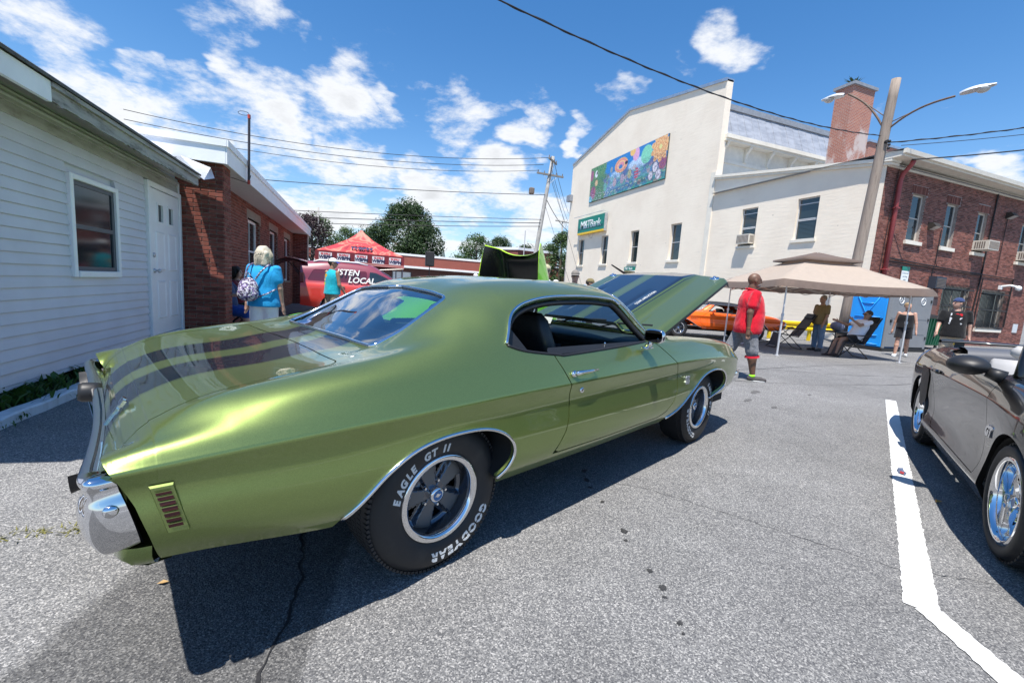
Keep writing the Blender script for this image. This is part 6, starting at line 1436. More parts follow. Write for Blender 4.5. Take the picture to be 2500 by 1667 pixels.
# ================================================================ lime sports coupe on the far side of the green car, front clamshell tipped up
def lime_coupe():
    F = Vector((.9095,.4157,0)); Rr = Vector((.4157,-.9095,0)); o = Vector((-.0135,2.513,0)) + F*1.42 - Rr*2.75
    root = thing('lime_coupe', 'lime green low coupe behind the green car with its whole hood tipped up', 'car', tuple(o), R_(24.56)); root.scale = (.86,.95,.86)
    LM = car_paint('lime_car_paint', (.17,.60,.012), .1, .35, .15); opts = dict(hood='open', glass=glass_mat('rear_glass'), glass_clear=glass_mat('clear_glass'), side_glass=True)
    build_coupe(root, LM, LM, opts)
    for s in (0, 2.845):
        for sg in (1, -1): wheel(root, s, sg*.765, .335, .335, .24, .20, style='five', letters=False, mirror=sg < 0, tread_n=30)
    eb = MB(); eb.box(2.2,3.5,-.70,.70,.40,.62); eb.build('engine_bay', UNDER, root); cb = MB(); cb.box(.3,2.05,-.78,.78,.3,.4); cb.build('cabin_floor', UNDER, root)
    # clamshell, hinged at the nose: u from hinge (0) to free rear edge (1), wraps down over the fenders
    HM = Matrix.Translation((3.52, 0, .62)) @ Matrix.Rotation(R_(64), 4, 'Y'); L = 1.85; nu, nv = 30, 36
    def pt(u, v, k=0.0):
        x = -u*L; w = .88 - .20*u; a = abs(v); t = w*v; z = .12 + .24*u - .05*v*v - (max(0,(a-.72)/.28)**1.4)*(.22+.75*(1-u)**.8) - (.07*(1-a)**.5*max(0,(u-.86)/.14))
        return (x + (.30*(1-a**2.5))*u**5, t, z - k)
    P = [[pt(i/nu, -1+2*j/nv) for j in range(nv+1)] for i in range(nu+1)]; m = MB(); m.smooth = True; m.grid(P); sh = m.build('clamshell_hood', LM, root); sh.matrix_local = HM
    U = [[pt(i/nu, (-1+2*j/nv)*.985, .03) for j in range(nv+1)] for i in range(nu+1)]; m = MB(); m.smooth = True; m.grid(U, flip=True); m.build('hood_lining', BLACKGLOSS, sh); rim = MB(); rim.grid([P[nu], U[nu]]); rim.grid([[r[0] for r in P],[r[0] for r in U]]); rim.grid([[r[nv] for r in P],[r[nv] for r in U]]); rim.build('hood_edge', car_paint('lime_edge', (.42,.70,.03), .1, .35, .1), sh)
    for P3 in [[(-.3,y,.10),(-.8,y*.9,.17),(-1.4,y*.8,.26)] for y in (-.6,-.45,.5)] + [[(-.9,-.7,.12),(-.75,-.1,.16),(-.95,.6,.15)]]: rb = MB(); rb.tube(P3, .02, 6); rb.build('hood_brace', STEEL_BLK, sh)
    pr = MB(); pr.cyl((2.7,-.6,.7),(2.95,-.62,1.5),.012); pr.build('prop_rod', GALV, root)
lime_coupe()
# ================================================================ printed red van
def red_suv():
    root = thing('printed_suv', 'red wrapped SUV lettered LISTEN LOCAL with its tailgate raised beside the red tent', 'car', (-.75, 14.9, 0), R_(4))
    wr = NT('suv_wrap'); c = wr.coord('Object'); x = wr.n('SeparateXYZ'); wr.L.new(c, x.inputs[0]); n = wr.noise(wr.coord('Object', (.7,1,1)), 1.3, 2, .4, 1.2); k = wr.math('ADD', x.outputs[2], wr.math('MULTIPLY', wr.math('SUBTRACT', n, .5), .35)); wr.base(wr.ramp(wr.mr(k, .6, 1.5, 0, 1), [(0, (.55,.03,.015)), (.45, (.62,.05,.03)), (.55, (.42,.06,.07)), (.7, (.20,.03,.05)), (1, (.24,.05,.07))])); wr.p(Roughness=.35, Coat_Weight=.8); W = wr.m
    FILM = car_paint('printed_window_film', (.115,.022,.034), .0, .25, .2)
    rows = [[(-.85,.86,.38),(0,.88,.3),(2.7,.88,.3),(3.6,.80,.36)], [(-.9,.90,.55),(0,.93,.5),(2.7,.93,.5),(3.65,.84,.5)], [(-.92,.90,.80),(0,.93,.80),(2.7,.93,.80),(3.65,.82,.72)], [(-.92,.885,.98),(0,.91,1.0),(1.8,.91,.98),(2.7,.88,.95),(3.6,.76,.85)],
            [(-.9,.85,1.08),(0,.87,1.08),(1.8,.87,1.04),(2.3,.85,1.02),(2.7,.80,1.0),(3.6,.68,.88)], [(-.80,.77,1.45),(0,.79,1.48),(1.2,.78,1.45),(1.7,.76,1.25),(2.2,.76,1.06),(2.7,.7,1.03),(3.6,.5,.9)], [(-.75,.66,1.62),(0,.68,1.68),(1.0,.67,1.65),(1.6,.66,1.40),(2.2,.66,1.08),(2.7,.5,1.05),(3.6,.3,.92)], [(-.72,0,1.66),(0,0,1.73),(1.0,0,1.70),(1.6,0,1.45),(2.2,0,1.10),(2.7,0,1.07),(3.6,0,.93)]]
    S = loft(rows, np.linspace(-.9,3.6,90), 6, crease=(), smooth=2); full = S; sz = lambda S: S.V[:, (0,2)]
    for c_ in (0., 2.7): _, S = cut(S, np.maximum(sdpoly(sz(S), [(c_+.38*math.cos(a), .34+.38*math.sin(a)) for a in np.linspace(-.7,PI+.7,30)]), .7-S.V[:, 1]))
    wf = np.maximum(sdpoly(sz(S), round_poly([(1.02,1.10),(1.95,1.07),(1.60,1.32),(1.25,1.47),(1.05,1.49)], .03, 3)), .6-S.V[:, 1]); win, S = cut(S, wf); w2 = np.maximum(sdpoly(sz(S), round_poly([(-.72,1.12),(.95,1.11),(.97,1.49),(-.55,1.46)], .05, 3)), .6-S.V[:, 1]); rwin, S = cut(S, w2); [surf_obj('printed_window', offset(rwin, -.008), FILM, root, mirror=q) for q in (False, True)]; surf_obj('body', S, W, root, lip=.02, both=True); surf_obj('side_window', win, WGLASS, root); surf_obj('side_window', win, WGLASS, root, mirror=True)
    ws, _ = cut(full, np.maximum(np.maximum(1.10-full.V[:, 2], 1.28-full.V[:, 0]+.2*full.V[:, 1]), full.V[:, 1]-.62)); surf_obj('windscreen', offset(ws, .006), WGLASS, root, both=True)
    for s in (0, 2.7):
        for sg in (1, -1): wheel(root, s, sg*.78, .34, .34, .22, .21, style='chrome', letters=False, mirror=sg < 0, tread_n=30)
    twin('roof_rail', [Vector(p) for p in ((-.55,.62,1.68),(-.4,.62,1.745),(.7,.62,1.75),(1.0,.62,1.69))], .022, WHITE_PAINT, root)
    for tx, x_, z_, sz_, cs in (('LISTEN', .34, 1.42, .25, .25), ('LOCAL', .80, 1.20, .25, .25)): lettering('lettering', tx, pm('van_white', (.75,.74,.70), .5), root, frame((x_, -.90+.2*(z_-1.08), z_), (1,0,0), (0,.2,.98)), sz_, .004, font_bold=.006, shear=cs)
    for x_ in (-.05, .98, 1.95): sm = MB(); sm.box(x_, x_+.006, -.925, -.90, .45, 1.08); sm.build('door_gap', BLACKTRIM, root)
    for x_ in (.12, 1.15): dh = MB(); dh.bbox(x_, x_+.2, -.955, -.925, .97, 1.0, .006); dh.build('door_handle', CHROME, root)
    tg = MB(); tg.smooth = True; rr = [[(-.72-.95*u, y, 1.66+.10*math.sin(u*2.2)-.30*max(0,u-.55)*1.2+.06*(1-(y/.75)**2)) for u in np.linspace(0,1,9)] for y in np.linspace(-.75,.75,9)]; tg.grid(rr); tg.grid([[(a,b,c2-.06) for a,b,c2 in r] for r in rr], flip=True); tg.build('tailgate', car_paint('maroon_paint', (.22,.02,.035), .3, .35, .2), root)
    twin('gas_strut', [Vector((-.80,.68,1.10)), Vector((-1.2,.68,1.62))], .014, STEEL_BLK, root); ib = MB(); ib.box(-.85,-.80,-.7,.7,.6,1.55); ib.build('load_bay', UNDER, root)
    tl = MB(); tl.bbox(-.93,-.80,-.90,-.78,1.05,1.35,.02); tl.build('tail_lamp', pm('tail_lamp_lens', (.30,.03,.03), .15), root)
red_suv()
# ================================================================ dark red coupe with raised hood beyond the convertible
def maroon_coupe():
    root = thing('maroon_coupe', 'dark red car beyond the convertible showing only its raised hood at the right edge', 'car', (12.75, 1.30, 0), R_(154)); MR = car_paint('dark_red_paint', (.16,.018,.016), .4, .35, .3)
    build_coupe(root, MR, MR, dict(hood='open', glass=glass_mat('rear_glass'), glass_clear=glass_mat('clear_glass'))); coupe_hood(root, MR, 22, False)
    for s in (0, 2.845):
        for sg in (1, -1): wheel(root, s, sg*.765, .335, .335, .22, .20, letters=False, mirror=sg < 0, tread_n=24)
maroon_coupe()
# white hatchback showing only its roof past the green car, and the gun on an olive jeep behind the hood
wc = thing('white_van', 'white rounded vehicle roof showing past the man in sunglasses', 'car', (6.6, 11.0, 0), R_(20)); m = MB(); m.smooth = True; m.ball((0,0,.75), (2.1,.85,.72), 28, 14); m.build('body', car_paint('white_car_paint', (.72,.73,.75), .0, .35, .0), wc); m = MB(); m.smooth = True; m.ball((-.1,0,1.05), (1.3,.74,.42), 24, 12); m.build('window_band', WGLASS, wc); m = MB(); m.smooth = True; m.ball((-.1,0,1.12), (1.25,.70,.42), 24, 12); m.build('roof', _M.get('sign_white') or SIGN_W, wc)
for x in (-1.3,1.3):
    for y in (-.75,.75): w = MB(); w.smooth = True; w.lathe((x,y-.1,.32),(0,1,0),[(0,0),(.2,0),(.32,.03),(.32,.17),(.2,.2),(0,.2)],24); w.build('wheel', RUBBER, wc)
OLV = pm('olive_drab', (.095,.085,.045), .7, var=.15); jp = thing('army_jeep', 'olive drab army jeep with a mounted gun barrel poking up behind the raised green hood', 'jeep', (8.4, 12.2, 0), R_(15)); m = MB(); m.bbox(-1.6,1.6,-.75,.75,.45,1.0,.05); m.build('body', OLV, jp); m = MB(); m.tube([(.0,-.1,1.0),(.0,-.1,1.95)], .04, 8); m.build('pedestal', OLV, jp); m = MB(); m.tube([(.1,-.1,1.93),(-1.05,-.3,2.22)], [.045,.022], 8); m.build('barrel', BLACKTRIM, jp); m = MB(); m.bbox(-.12,.25,-.2,.02,1.9,2.12,.03); m.build('breech_box', OLV, jp); m = MB(); m.tube([(-.9,-.5,1.0),(-.95,-.55,1.92)], .012, 6); m.build('aerial', BLACKTRIM, jp)
for x in (-1.0,1.1):
    for y in (-.72,.72): w = MB(); w.smooth = True; w.lathe((x,y-.09,.36),(0,1,0),[(0,0),(.2,0),(.36,.03),(.36,.15),(.2,.18),(0,.18)],24); w.build('wheel', RUBBER, jp)
# ================================================================ people: smooth bodies grown from a posed skeleton
def surface_nets(D, org, res):
    s = D < 0; nx, ny, nz = D.shape
    c = s[:-1,:-1,:-1].astype(np.int8); cnt = sum(s[i:nx-1+i, j:ny-1+j, k:nz-1+k].astype(np.int8) for i in (0,1) for j in (0,1) for k in (0,1)); act = (cnt > 0) & (cnt < 8)
    ci = np.argwhere(act); idx = -np.ones(act.shape, np.int64); idx[act] = np.arange(len(ci)); acc = np.zeros((len(ci), 3)); num = np.zeros(len(ci))
    X, Y, Z = ci.T
    for ax in range(3):
        o = [a for a in range(3) if a != ax]
        for u in (0, 1):
            for v in (0, 1):
                a = [X.copy(), Y.copy(), Z.copy()]; a[o[0]] = a[o[0]] + u; a[o[1]] = a[o[1]] + v; b = [q.copy() for q in a]; b[ax] = b[ax] + 1
                da, db = D[tuple(a)], D[tuple(b)]; m = (da < 0) != (db < 0); t = np.where(m, da/np.where(m, da-db, 1), 0)
                p = np.stack(a, 1).astype(float); p[:, ax] += t; acc[m] += p[m]; num[m] += 1
    V = acc/np.maximum(num, 1)[:, None]*res + org; F = []
    for ax in range(3):
        o = [a for a in range(3) if a != ax]; sl0 = [slice(1, -1)]*3; sl0[ax] = slice(0, -1); sl1 = list(sl0); sl1[ax] = slice(1, None)
        a, b = s[tuple(sl0)], s[tuple(sl1)]; e = np.argwhere(a != b); off = np.ones(3, int); off[ax] = 0; e = e + off; sg = s[tuple(e.T)]
        q = []
        for du, dv in ((-1,-1),(0,-1),(0,0),(-1,0)):
            k = e.copy(); k[:, o[0]] += du; k[:, o[1]] += dv; q.append(idx[tuple(k.T)])
        q = np.stack(q, 1); flip = sg if ax != 1 else ~sg
        q[~flip] = q[~flip][:, ::-1]; F.append(q)
    F = np.concatenate(F); F = F[(F >= 0).all(1)]; return V, F
class SDF:
    def __init__(s): s.p = []; s.clip = []
    def cone(s, a, b, ra, rb, k=.03): s.p.append(('c', np.array(a, float), np.array(b, float), ra, rb, k)); return s
    def ell(s, c, r, k=.03, R=None): s.p.append(('e', np.array(c, float), np.array(r, float), R, None, k)); return s
    def cut(s, p, n): s.clip.append((np.array(p, float), np.array(n, float)/np.linalg.norm(n))); return s
    def mesh(s, name, mat, parent, res=.011, wob=0.0, seed=0):
        lo = np.full(3, 1e9); hi = -lo
        for q in s.p:
            if q[0] == 'c': pts = [(q[1], q[3]), (q[2], q[4])]
            else: pts = [(q[1], max(q[2]))]
            for c, r in pts: lo = np.minimum(lo, c-r-.05); hi = np.maximum(hi, c+r+.05)
        n = np.ceil((hi-lo)/res).astype(int)+1; D = np.full(n, 1.0)
        for q in s.p:
            kind, A, B, x, y, k = q
            if kind == 'c': l = np.minimum(A-x, B-y)-k-.04; h = np.maximum(A+x, B+y)+k+.04
            else: m = max(B); l = A-m-k-.04; h = A+m+k+.04
            i0 = np.clip(((l-lo)/res).astype(int), 0, n-1); i1 = np.clip(((h-lo)/res).astype(int)+2, 1, n)
            g = np.stack(np.meshgrid(*[lo[d]+res*np.arange(i0[d], i1[d]) for d in range(3)], indexing='ij'), -1)
            if kind == 'c':
                e = B-A; t = np.clip(((g-A)@e)/(e@e+1e-12), 0, 1); d = np.linalg.norm(g-A-t[..., None]*e, axis=-1)-(x+t*(y-x))
            else:
                w = g-A
                if x is not None: w = w@x
                kk = np.linalg.norm(w/B, axis=-1); k2 = np.linalg.norm(w/(B*B), axis=-1)+1e-9; d = kk*(kk-1)/k2
            sl = tuple(slice(i0[d_], i1[d_]) for d_ in range(3)); O = D[sl]; hh = np.clip(.5+.5*(O-d)/k, 0, 1); D[sl] = O*(1-hh)+d*hh-k*hh*(1-hh)
        if s.clip or wob:
            g = np.stack(np.meshgrid(*[lo[d]+res*np.arange(n[d]) for d in range(3)], indexing='ij'), -1)
            for p, nn in s.clip: D = np.maximum(D, (g-p)@nn)
            if wob: D = D + wob*(np.sin(g[..., 0]*61+seed)*np.sin(g[..., 2]*47+1.3*seed)+.7*np.sin(g[..., 1]*73+g[..., 2]*29+seed))
        D[0] = D[-1] = 1; D[:, 0] = D[:, -1] = 1; D[:, :, 0] = D[:, :, -1] = 1
        V, F = surface_nets(D, lo, res)
        for _ in range(2):   # relax
            a = np.zeros_like(V); c = np.zeros(len(V))
            for i in range(4): np.add.at(a, F[:, i], V[F[:, (i+1) % 4]]); np.add.at(a, F[:, i], V[F[:, (i+3) % 4]]); np.add.at(c, F[:, i], 2)
            V = .6*V + .4*a/np.maximum(c, 1)[:, None]
        me = bpy.data.meshes.new(name); me.from_pydata([tuple(v) for v in V], [], [tuple(int(i) for i in f) for f in F]); me.materials.append(mat); me.polygons.foreach_set('use_smooth', [True]*len(F)); me.update()
        return mkobj(name, me, parent)
def skin(name, c):
    if name in _M: return _M[name]
    t = NT(name); n = t.noise(t.coord('Object'), 14, 4, .6); t.base(t.mixc(t.mr(n, .35, .7, 0, 1, True), c, tuple(x*.82 for x in c))); t.p(Roughness=.5, Subsurface_Weight=.08); t.b.inputs['Subsurface Radius'].default_value = (.02,.008,.004); _M[name] = t.m; return t.m
def cloth(name, c, var=.15, scale=25, folds=.5):
    if name in _M: return _M[name]
    t = NT(name); o = t.coord('Object'); n = t.noise(o, scale, 5, .65); f = t.noise(t.coord('Object', (1, 1, .45)), 9, 3, .5, .8)
    t.base(t.mixc(t.mr(n, .3, .7, 0, 1), tuple(x*(1-var) for x in c), tuple(min(1, x*(1+var)) for x in c))); t.p(Roughness=.85); t.b.inputs['Specular IOR Level'].default_value = .2; t.b.inputs['Sheen Weight'].default_value = .15; t.bump(f, folds, .05); _M[name] = t.m; return t.m
def unit(v): v = np.array(v, float); return v/(np.linalg.norm(v)+1e-12)
def person(label, loc, face, H=1.75, build=1.0, cat='person', skin_c=(.42,.25,.17), arms=((0,.1,.2),(0,.1,.2)), legs=((0,0),(0,0)), lean=0.0, head_yaw=0.0, head_pitch=0.0, seat=None, group=None, res=.012,
           shirt=None, sleeve=.62, bottoms=None, hem=.98, shoes=None, hair=None, cap=None, female=False, belly=0.0, shirt_low=.50, legs_out=.045, extra=None, open_shoe=False, neck_drop=.0, feet_z=0.0):
    """face = heading angle (radians, world); arms = (swing forward, out, elbow bend) right, left; legs = (hip swing forward, knee bend) right, left"""
    root = thing('person', label, cat, loc, face, group); J = {}; z_ = lambda f: f*H
    pel = np.array([0, 0, z_(.53)]); up = unit((math.sin(lean), 0, math.cos(lean))); fw = unit((math.cos(lean), 0, -math.sin(lean)))
    at = lambda f: pel + up*(z_(f)-z_(.53)); chest = at(.72); nb = at(.835); sh_w = (.108 if female else .120)*H*(.92+.08*build)
    head = nb + up*(.098*H) + np.array([.012*H, 0, 0]); neck_t = nb + up*(.045*H)
    hy = head_yaw; hf = np.array([math.cos(hy)*math.cos(head_pitch), math.sin(hy)*math.cos(head_pitch), math.sin(head_pitch)]); hl = np.array([-math.sin(hy), math.cos(hy), 0]); hu = np.cross(hf, hl)
    Rm = np.stack([hf, hl, hu], 1)
    for i, sd in enumerate((-1, 1)):       # right is -y
        sw, out, eb = arms[i][:3]; tw = arms[i][3] if len(arms[i]) > 3 else 0.0
        sh = at(.808)+np.array([0, sd*sh_w, 0]); d = math.sin(sw)*fw*math.cos(out) - math.cos(sw)*math.cos(out)*up + np.array([0, sd*math.sin(out), 0]); el = sh+d*.172*H
        d2 = math.sin(sw+eb)*fw*math.cos(out*.6) - math.cos(sw+eb)*math.cos(out*.6)*up + np.array([0, sd*(math.sin(out*.6)+tw), 0]); d2 = unit(d2); wr = el+d2*.150*H
        J['sh', sd], J['el', sd], J['wr', sd], J['hd', sd] = sh, el, wr, d2
        hs, kb = legs[i][:2]; lo_ = legs[i][2] if len(legs[i]) > 2 else legs_out
        hp = pel+np.array([0, sd*.052*H, -.01*H]); kd = np.array([math.sin(hs), sd*lo_, -math.cos(hs)]); kn = hp+unit(kd)*.245*H; ad = np.array([math.sin(hs-kb), sd*lo_*.3, -math.cos(hs-kb)]); an = kn+unit(ad)*.235*H
        J['hp', sd], J['kn', sd], J['an', sd] = hp, kn, an
    drop = min(J['an', s][2] for s in (-1, 1)) - .042*H - feet_z
    if seat is not None: drop = pel[2]-.075*H-seat
    sh_ = np.array([0, 0, drop])
    for k in list(J):
        if k[0] != 'hd': J[k] = J[k]-sh_
    pel, chest, nb, head, neck_t = pel-sh_, chest-sh_, nb-sh_, head-sh_, neck_t-sh_
    up3 = lambda f: pel + up*(z_(f)-z_(.53)); b = build
    # --- body
    S = SDF(); dp = .060*H*b**.7
    S.ell(up3(.74), (dp*1.05, .098*H*b**.5, .105*H), .05); S.ell(up3(.60), (dp*.95+belly*.3, .080*H*b**.8, .09*H), .05); S.ell(pel, (dp*1.1, .090*H*b**.6, .075*H), .05)
    S.cone(nb-up*.02, neck_t, .033*H*b**.3, .031*H*b**.3, .03)
    hr = .0665*H
    S.ell(head+hu*.012*H+hf*(-.004*H), (.056*H, .044*H, .056*H), .02, Rm); S.ell(head-hu*.028*H+hf*.012*H, (.042*H, .036*H, .040*H), .03, Rm)
    S.cone(head+hf*.054*H+hu*.006*H, head+hf*.064*H-hu*.012*H, .006*H, .009*H, .012)                  # nose
    S.ell(head+hf*.050*H+hu*.016*H, (.008*H, .028*H, .006*H), .012, Rm); S.ell(head+hf*.052*H-hu*.034*H, (.008*H, .015*H, .006*H), .01, Rm)     # brow, lips
    for sd in (-1, 1):
        S.ell(head+hl*sd*.045*H-hf*.004*H-hu*.004*H, (.011*H, .005*H, .017*H), .008, Rm)              # ear
        sh, el, wr, d = J['sh', sd], J['el', sd], J['wr', sd], J['hd', sd]
        S.cone(sh, el, .027*H*b**.5, .022*H*b**.4, .035); S.cone(el, wr, .0225*H*b**.4, .0145*H, .02)
        side = unit(np.cross(d, (0, 1, 0)))*1.0; pal = wr+d*.030*H; nrm = unit(np.cross(side, d)); S.ell(pal, (.024*H, .024*H, .024*H) if res > .011 else (.026*H, .022*H, .020*H), .012) if False else None
        S.cone(wr, wr+d*.05*H, .0155*H, .0185*H, .015)
        for q, (o_, ln) in enumerate(((-1.5, .036), (-.5, .042), (.5, .044), (1.5, .038))):           # fingers, slightly curled
            f0 = wr+d*.054*H+side*o_*.0105*H; f1 = f0+unit(d+nrm*.12*sd)*ln*H*.55; f2 = f1+unit(d+nrm*.5*sd)*ln*H*.5
            S.cone(f0, f1, .0058*H, .0052*H, .004); S.cone(f1, f2, .0052*H, .0044*H, .004)
        t0 = wr+d*.018*H+side*.016*H; t1 = t0+unit(d*.8+side*.7)*.024*H; S.cone(t0, t1, .0068*H, .006*H, .006); S.cone(t1, t1+unit(d+side*.25)*.02*H, .006*H, .005*H, .004)
        hp, kn, an = J['hp', sd], J['kn', sd], J['an', sd]
        S.cone(hp, kn, .050*H*b**.6, .031*H*b**.4, .05); calf = kn+(an-kn)*.3; S.cone(kn, calf, .030*H*b**.4, .033*H*b**.4, .02); S.cone(calf, an, .033*H*b**.4, .0205*H, .02)
        fd = unit((math.cos(0), sd*.12, 0)); foot_rot = unit((math.cos(.12), sd*.15, 0)); gz = an[2]-.022*H if seat is None else an[2]-.022*H
        S.cone(an-foot_rot*.02*H-np.array([0,0,.022*H]), an+foot_rot*.085*H-np.array([0,0,.026*H]), .020*H, .0165*H, .02)
        J['fd', sd] = foot_rot
    S.mesh('body', skin('skin_%02d%02d' % (int(skin_c[0]*100), int(skin_c[1]*100)), skin_c), root, res)
    # eyes
    e = MB(); e.smooth = True; [e.ball(tuple(head+hf*.0505*H+hl*sd*.0185*H+hu*.006*H), (.006*H,)*3, 8, 6) for sd in (-1, 1)]; e.build('eyes', pm('eye_dark', (.02,.015,.012), .3), root)
    # --- clothes
    if shirt:
        T = SDF(); g = .012
        for f_, kx, kb, wy in ((.745,1.03,.1,.097),(.72,1.06,.45,.100),(.665,1.08,.9,.098),(.61,1.12,1.05,.097),(.555,1.16,.85,.099),(.50,1.18,.45,.101),(.47,1.18,.3,.101)):
            T.ell(up3(f_)+fw*belly*kb*.45, (dp*kx+g+(.012 if f_ < .6 else 0)+belly*kb*.5, wy*H*b**.62+g+(.010 if f_ < .6 else 0), .10*H), .06)
        T.cone(up3(.80), nb, .05*H, .036*H*b**.3, .05)
        for sd in (-1, 1):
            sh, el = J['sh', sd], J['el', sd]
            if sleeve > 0: T.cone(sh, sh+(el-sh)*sleeve*.78, .034*H*b**.5, .036*H*b**.45, .04); T.cut(sh+(el-sh)*sleeve, (0,0,0.0)) if False else None
        low = up3(shirt_low); T.cut(low, -up); T.cut(nb+up*.012-np.array([0,0,neck_drop]), unit(up+fw*.30))
        if sleeve > 0:
            T2 = T
        m = T2.mesh('shirt', shirt, root, res) if sleeve > 0 else T.mesh('shirt', shirt, root, res)
    if bottoms:
        T = SDF(); g = .010; T.ell(pel, (dp*1.12+g, .094*H*b**.65+g, .078*H), .05); T.ell(up3(.565), (dp*1.0+g, .084*H*b**.7+g, .05*H), .05)
        for sd in (-1, 1):
            hp, kn, an = J['hp', sd], J['kn', sd], J['an', sd]
            if hem < .56: end = hp+(kn-hp)*(hem/.5); T.cone(hp, end, .056*H*b**.6+g, .052*H*b**.5+g*2, .05)
            else:
                T.cone(hp, kn, .055*H*b**.6+g, .040*H*b**.4+g, .05); end = kn+(an-kn)*min(1.0, (hem-.5)/.5); T.cone(kn, end, .040*H*b**.4+g, .033*H+g*1.2, .03)
            dd = unit(end-(hp if hem < .56 else kn)); J['end', sd] = (end, dd)
        T.cut(up3(.605), up); m = T.mesh('trousers' if hem > .9 else 'shorts', bottoms, root, res)
        bm = bmesh.new(); bm.from_mesh(m.data)
        dele = [v for v in bm.verts if any((np.array(v.co)-J['end', sd][0])@J['end', sd][1] > 0 and np.linalg.norm(np.array(v.co)-J['end', sd][0]) < .09*H and v.co.y*sd > -.01*H for sd in (-1, 1))]
        bmesh.ops.delete(bm, geom=dele, context='VERTS'); bm.to_mesh(m.data); bm.free()
    if shoes:
        for sd in (-1, 1):
            an, fd = J['an', sd], J['fd', sd]; T = SDF(); dn = np.array([0,0,.024*H])
            T.cone(an-fd*.022*H-dn*.9, an+fd*.06*H-dn, .0245*H, .022*H, .02); T.cone(an+fd*.06*H-dn, an+fd*.105*H-dn*1.12, .0225*H, .0165*H, .02)
            if not open_shoe: T.cone(an-fd*.008*H, an-dn, .024*H, .024*H, .02)
            T.cut(an-np.array([0,0,.041*H]), (0,0,-1)); o = T.mesh('shoe', shoes[0], root, min(res, .009))
            so = MB(); zb = an[2]-.0425*H; pts = []
            for q in range(20):
                a = 2*PI*q/20; r_ = (.068*H*math.cos(a), (.028 if math.cos(a) > 0 else .024)*H*math.sin(a)); c = an+fd*.040*H; sdv = np.array([-fd[1], fd[0], 0]); pts.append(c+fd*r_[0]*1.06+sdv*r_[1])
            so.prism([(p[0], p[1], zb) for p in pts], (0,0,.012)); so.build('sole', shoes[1], root)
    if hair:
        mat, style = hair; T = SDF()
        if style == 'short': T.ell(head+hu*.020*H-hf*.010*H, (.0585*H, .0475*H, .055*H), .02, Rm); T.cut(head+hf*.026*H+hu*.018*H, unit(hf*.9-hu*.55)); T.cut(head-hu*.022*H, -hu)
        elif style == 'long':
            T.ell(head+hu*.020*H-hf*.010*H, (.062*H, .052*H, .060*H), .02, Rm)
            for sd in (-1, 0, 1): T.cone(head-hf*.030*H+hl*sd*.032*H, head-hf*.040*H+hl*sd*.040*H-hu*.085*H, .034*H, .026*H, .03)
            T.cone(head+hl*-.045*H, head+hl*-.05*H-hu*.05*H, .02*H, .016*H, .03); T.cone(head+hl*.045*H, head+hl*.05*H-hu*.05*H, .02*H, .016*H, .03); T.cut(head+hf*.036*H, unit(hf-hu*.25))
        elif style == 'bun': T.ell(head+hu*.020*H-hf*.012*H, (.0595*H, .0490*H, .056*H), .02, Rm); T.ell(head-hf*.045*H+hu*.050*H, (.026*H,)*3, .02); T.cut(head+hf*.030*H+hu*.014*H, unit(hf*.9-hu*.5)); T.cut(head-hu*.03*H, -hu)
        ho = T.mesh('hair', mat, root, min(res, .009), .005 if style == 'long' else .0022, 3)
        if style == 'long':
            q = random.Random(5); m = MB()
            for i in range(420):
                a = q.uniform(.7, 2*PI-.7); r0 = .050*H; p = head+hf*(math.cos(a)*r0-.008*H)+hl*math.sin(a)*r0*.95+hu*q.uniform(.0,.055)*H; e = p+(hf*math.cos(a)+hl*math.sin(a))*q.uniform(.004,.022)*H-hu*q.uniform(.07,.135)*H; w = unit(np.cross(e-p, hf+hl*.3))*q.uniform(.002,.005); mm = (p+e)/2+(hf*math.cos(a)+hl*math.sin(a))*.014*H
                m.add([tuple(p-w), tuple(p+w), tuple(mm+w), tuple(e), tuple(mm-w)], [(0,1,2,4),(4,2,3)])
            m.build('hair_strands', mat, ho, kind='stuff')
    if cap:
        mat, brim_mat, style = cap; T = SDF(); T.ell(head+hu*.026*H-hf*.003*H, (.0625*H, .051*H, .053*H), .02, Rm); T.cut(head+hu*.020*H, -hu); c = T.mesh('cap', mat, root, min(res, .009))
        if style != 'bandana':
            bf = -hf if style == 'back' else hf; m = MB(); rows = []
            for i in range(7):
                r = .045+.055*i/6; rows.append([tuple(head+hu*(.022-.012*(i/6)**2)*H+bf*(r*H*math.cos(a)) + hl*(.050*H*math.sin(a)*(1+.1*i/6))) for a in np.linspace(-1.0, 1.0, 11)])
            m.smooth = True; m.grid(rows); m.grid([[(p[0], p[1], p[2]-.004) for p in r] for r in rows], flip=True); m.build('brim', brim_mat, root)
    if extra: extra(root, dict(J=J, head=head, hf=hf, hl=hl, hu=hu, H=H, up3=up3, nb=nb, chest=chest-0, pel=pel, fw=fw, up=up))
    return root
def sunglasses(root, d, mat=None):
    m = MB(); H = d['H']; h, f, l, u = d['head'], d['hf'], d['hl'], d['hu']
    for sd in (-1, 1): m.obox(tuple(h+f*.058*H+l*sd*.020*H+u*.006*H), tuple(f*.003*H), tuple(l*.016*H), tuple(u*.010*H)); m.obox(tuple(h+f*.03*H+l*sd*.043*H+u*.010*H), tuple(f*.030*H), tuple(l*.0018*H), tuple(u*.0025*H))
    m.obox(tuple(h+f*.058*H+u*.011*H), tuple(f*.002*H), tuple(l*.010*H), tuple(u*.002*H)); m.build('sunglasses', mat or BLACKGLOSS, root)
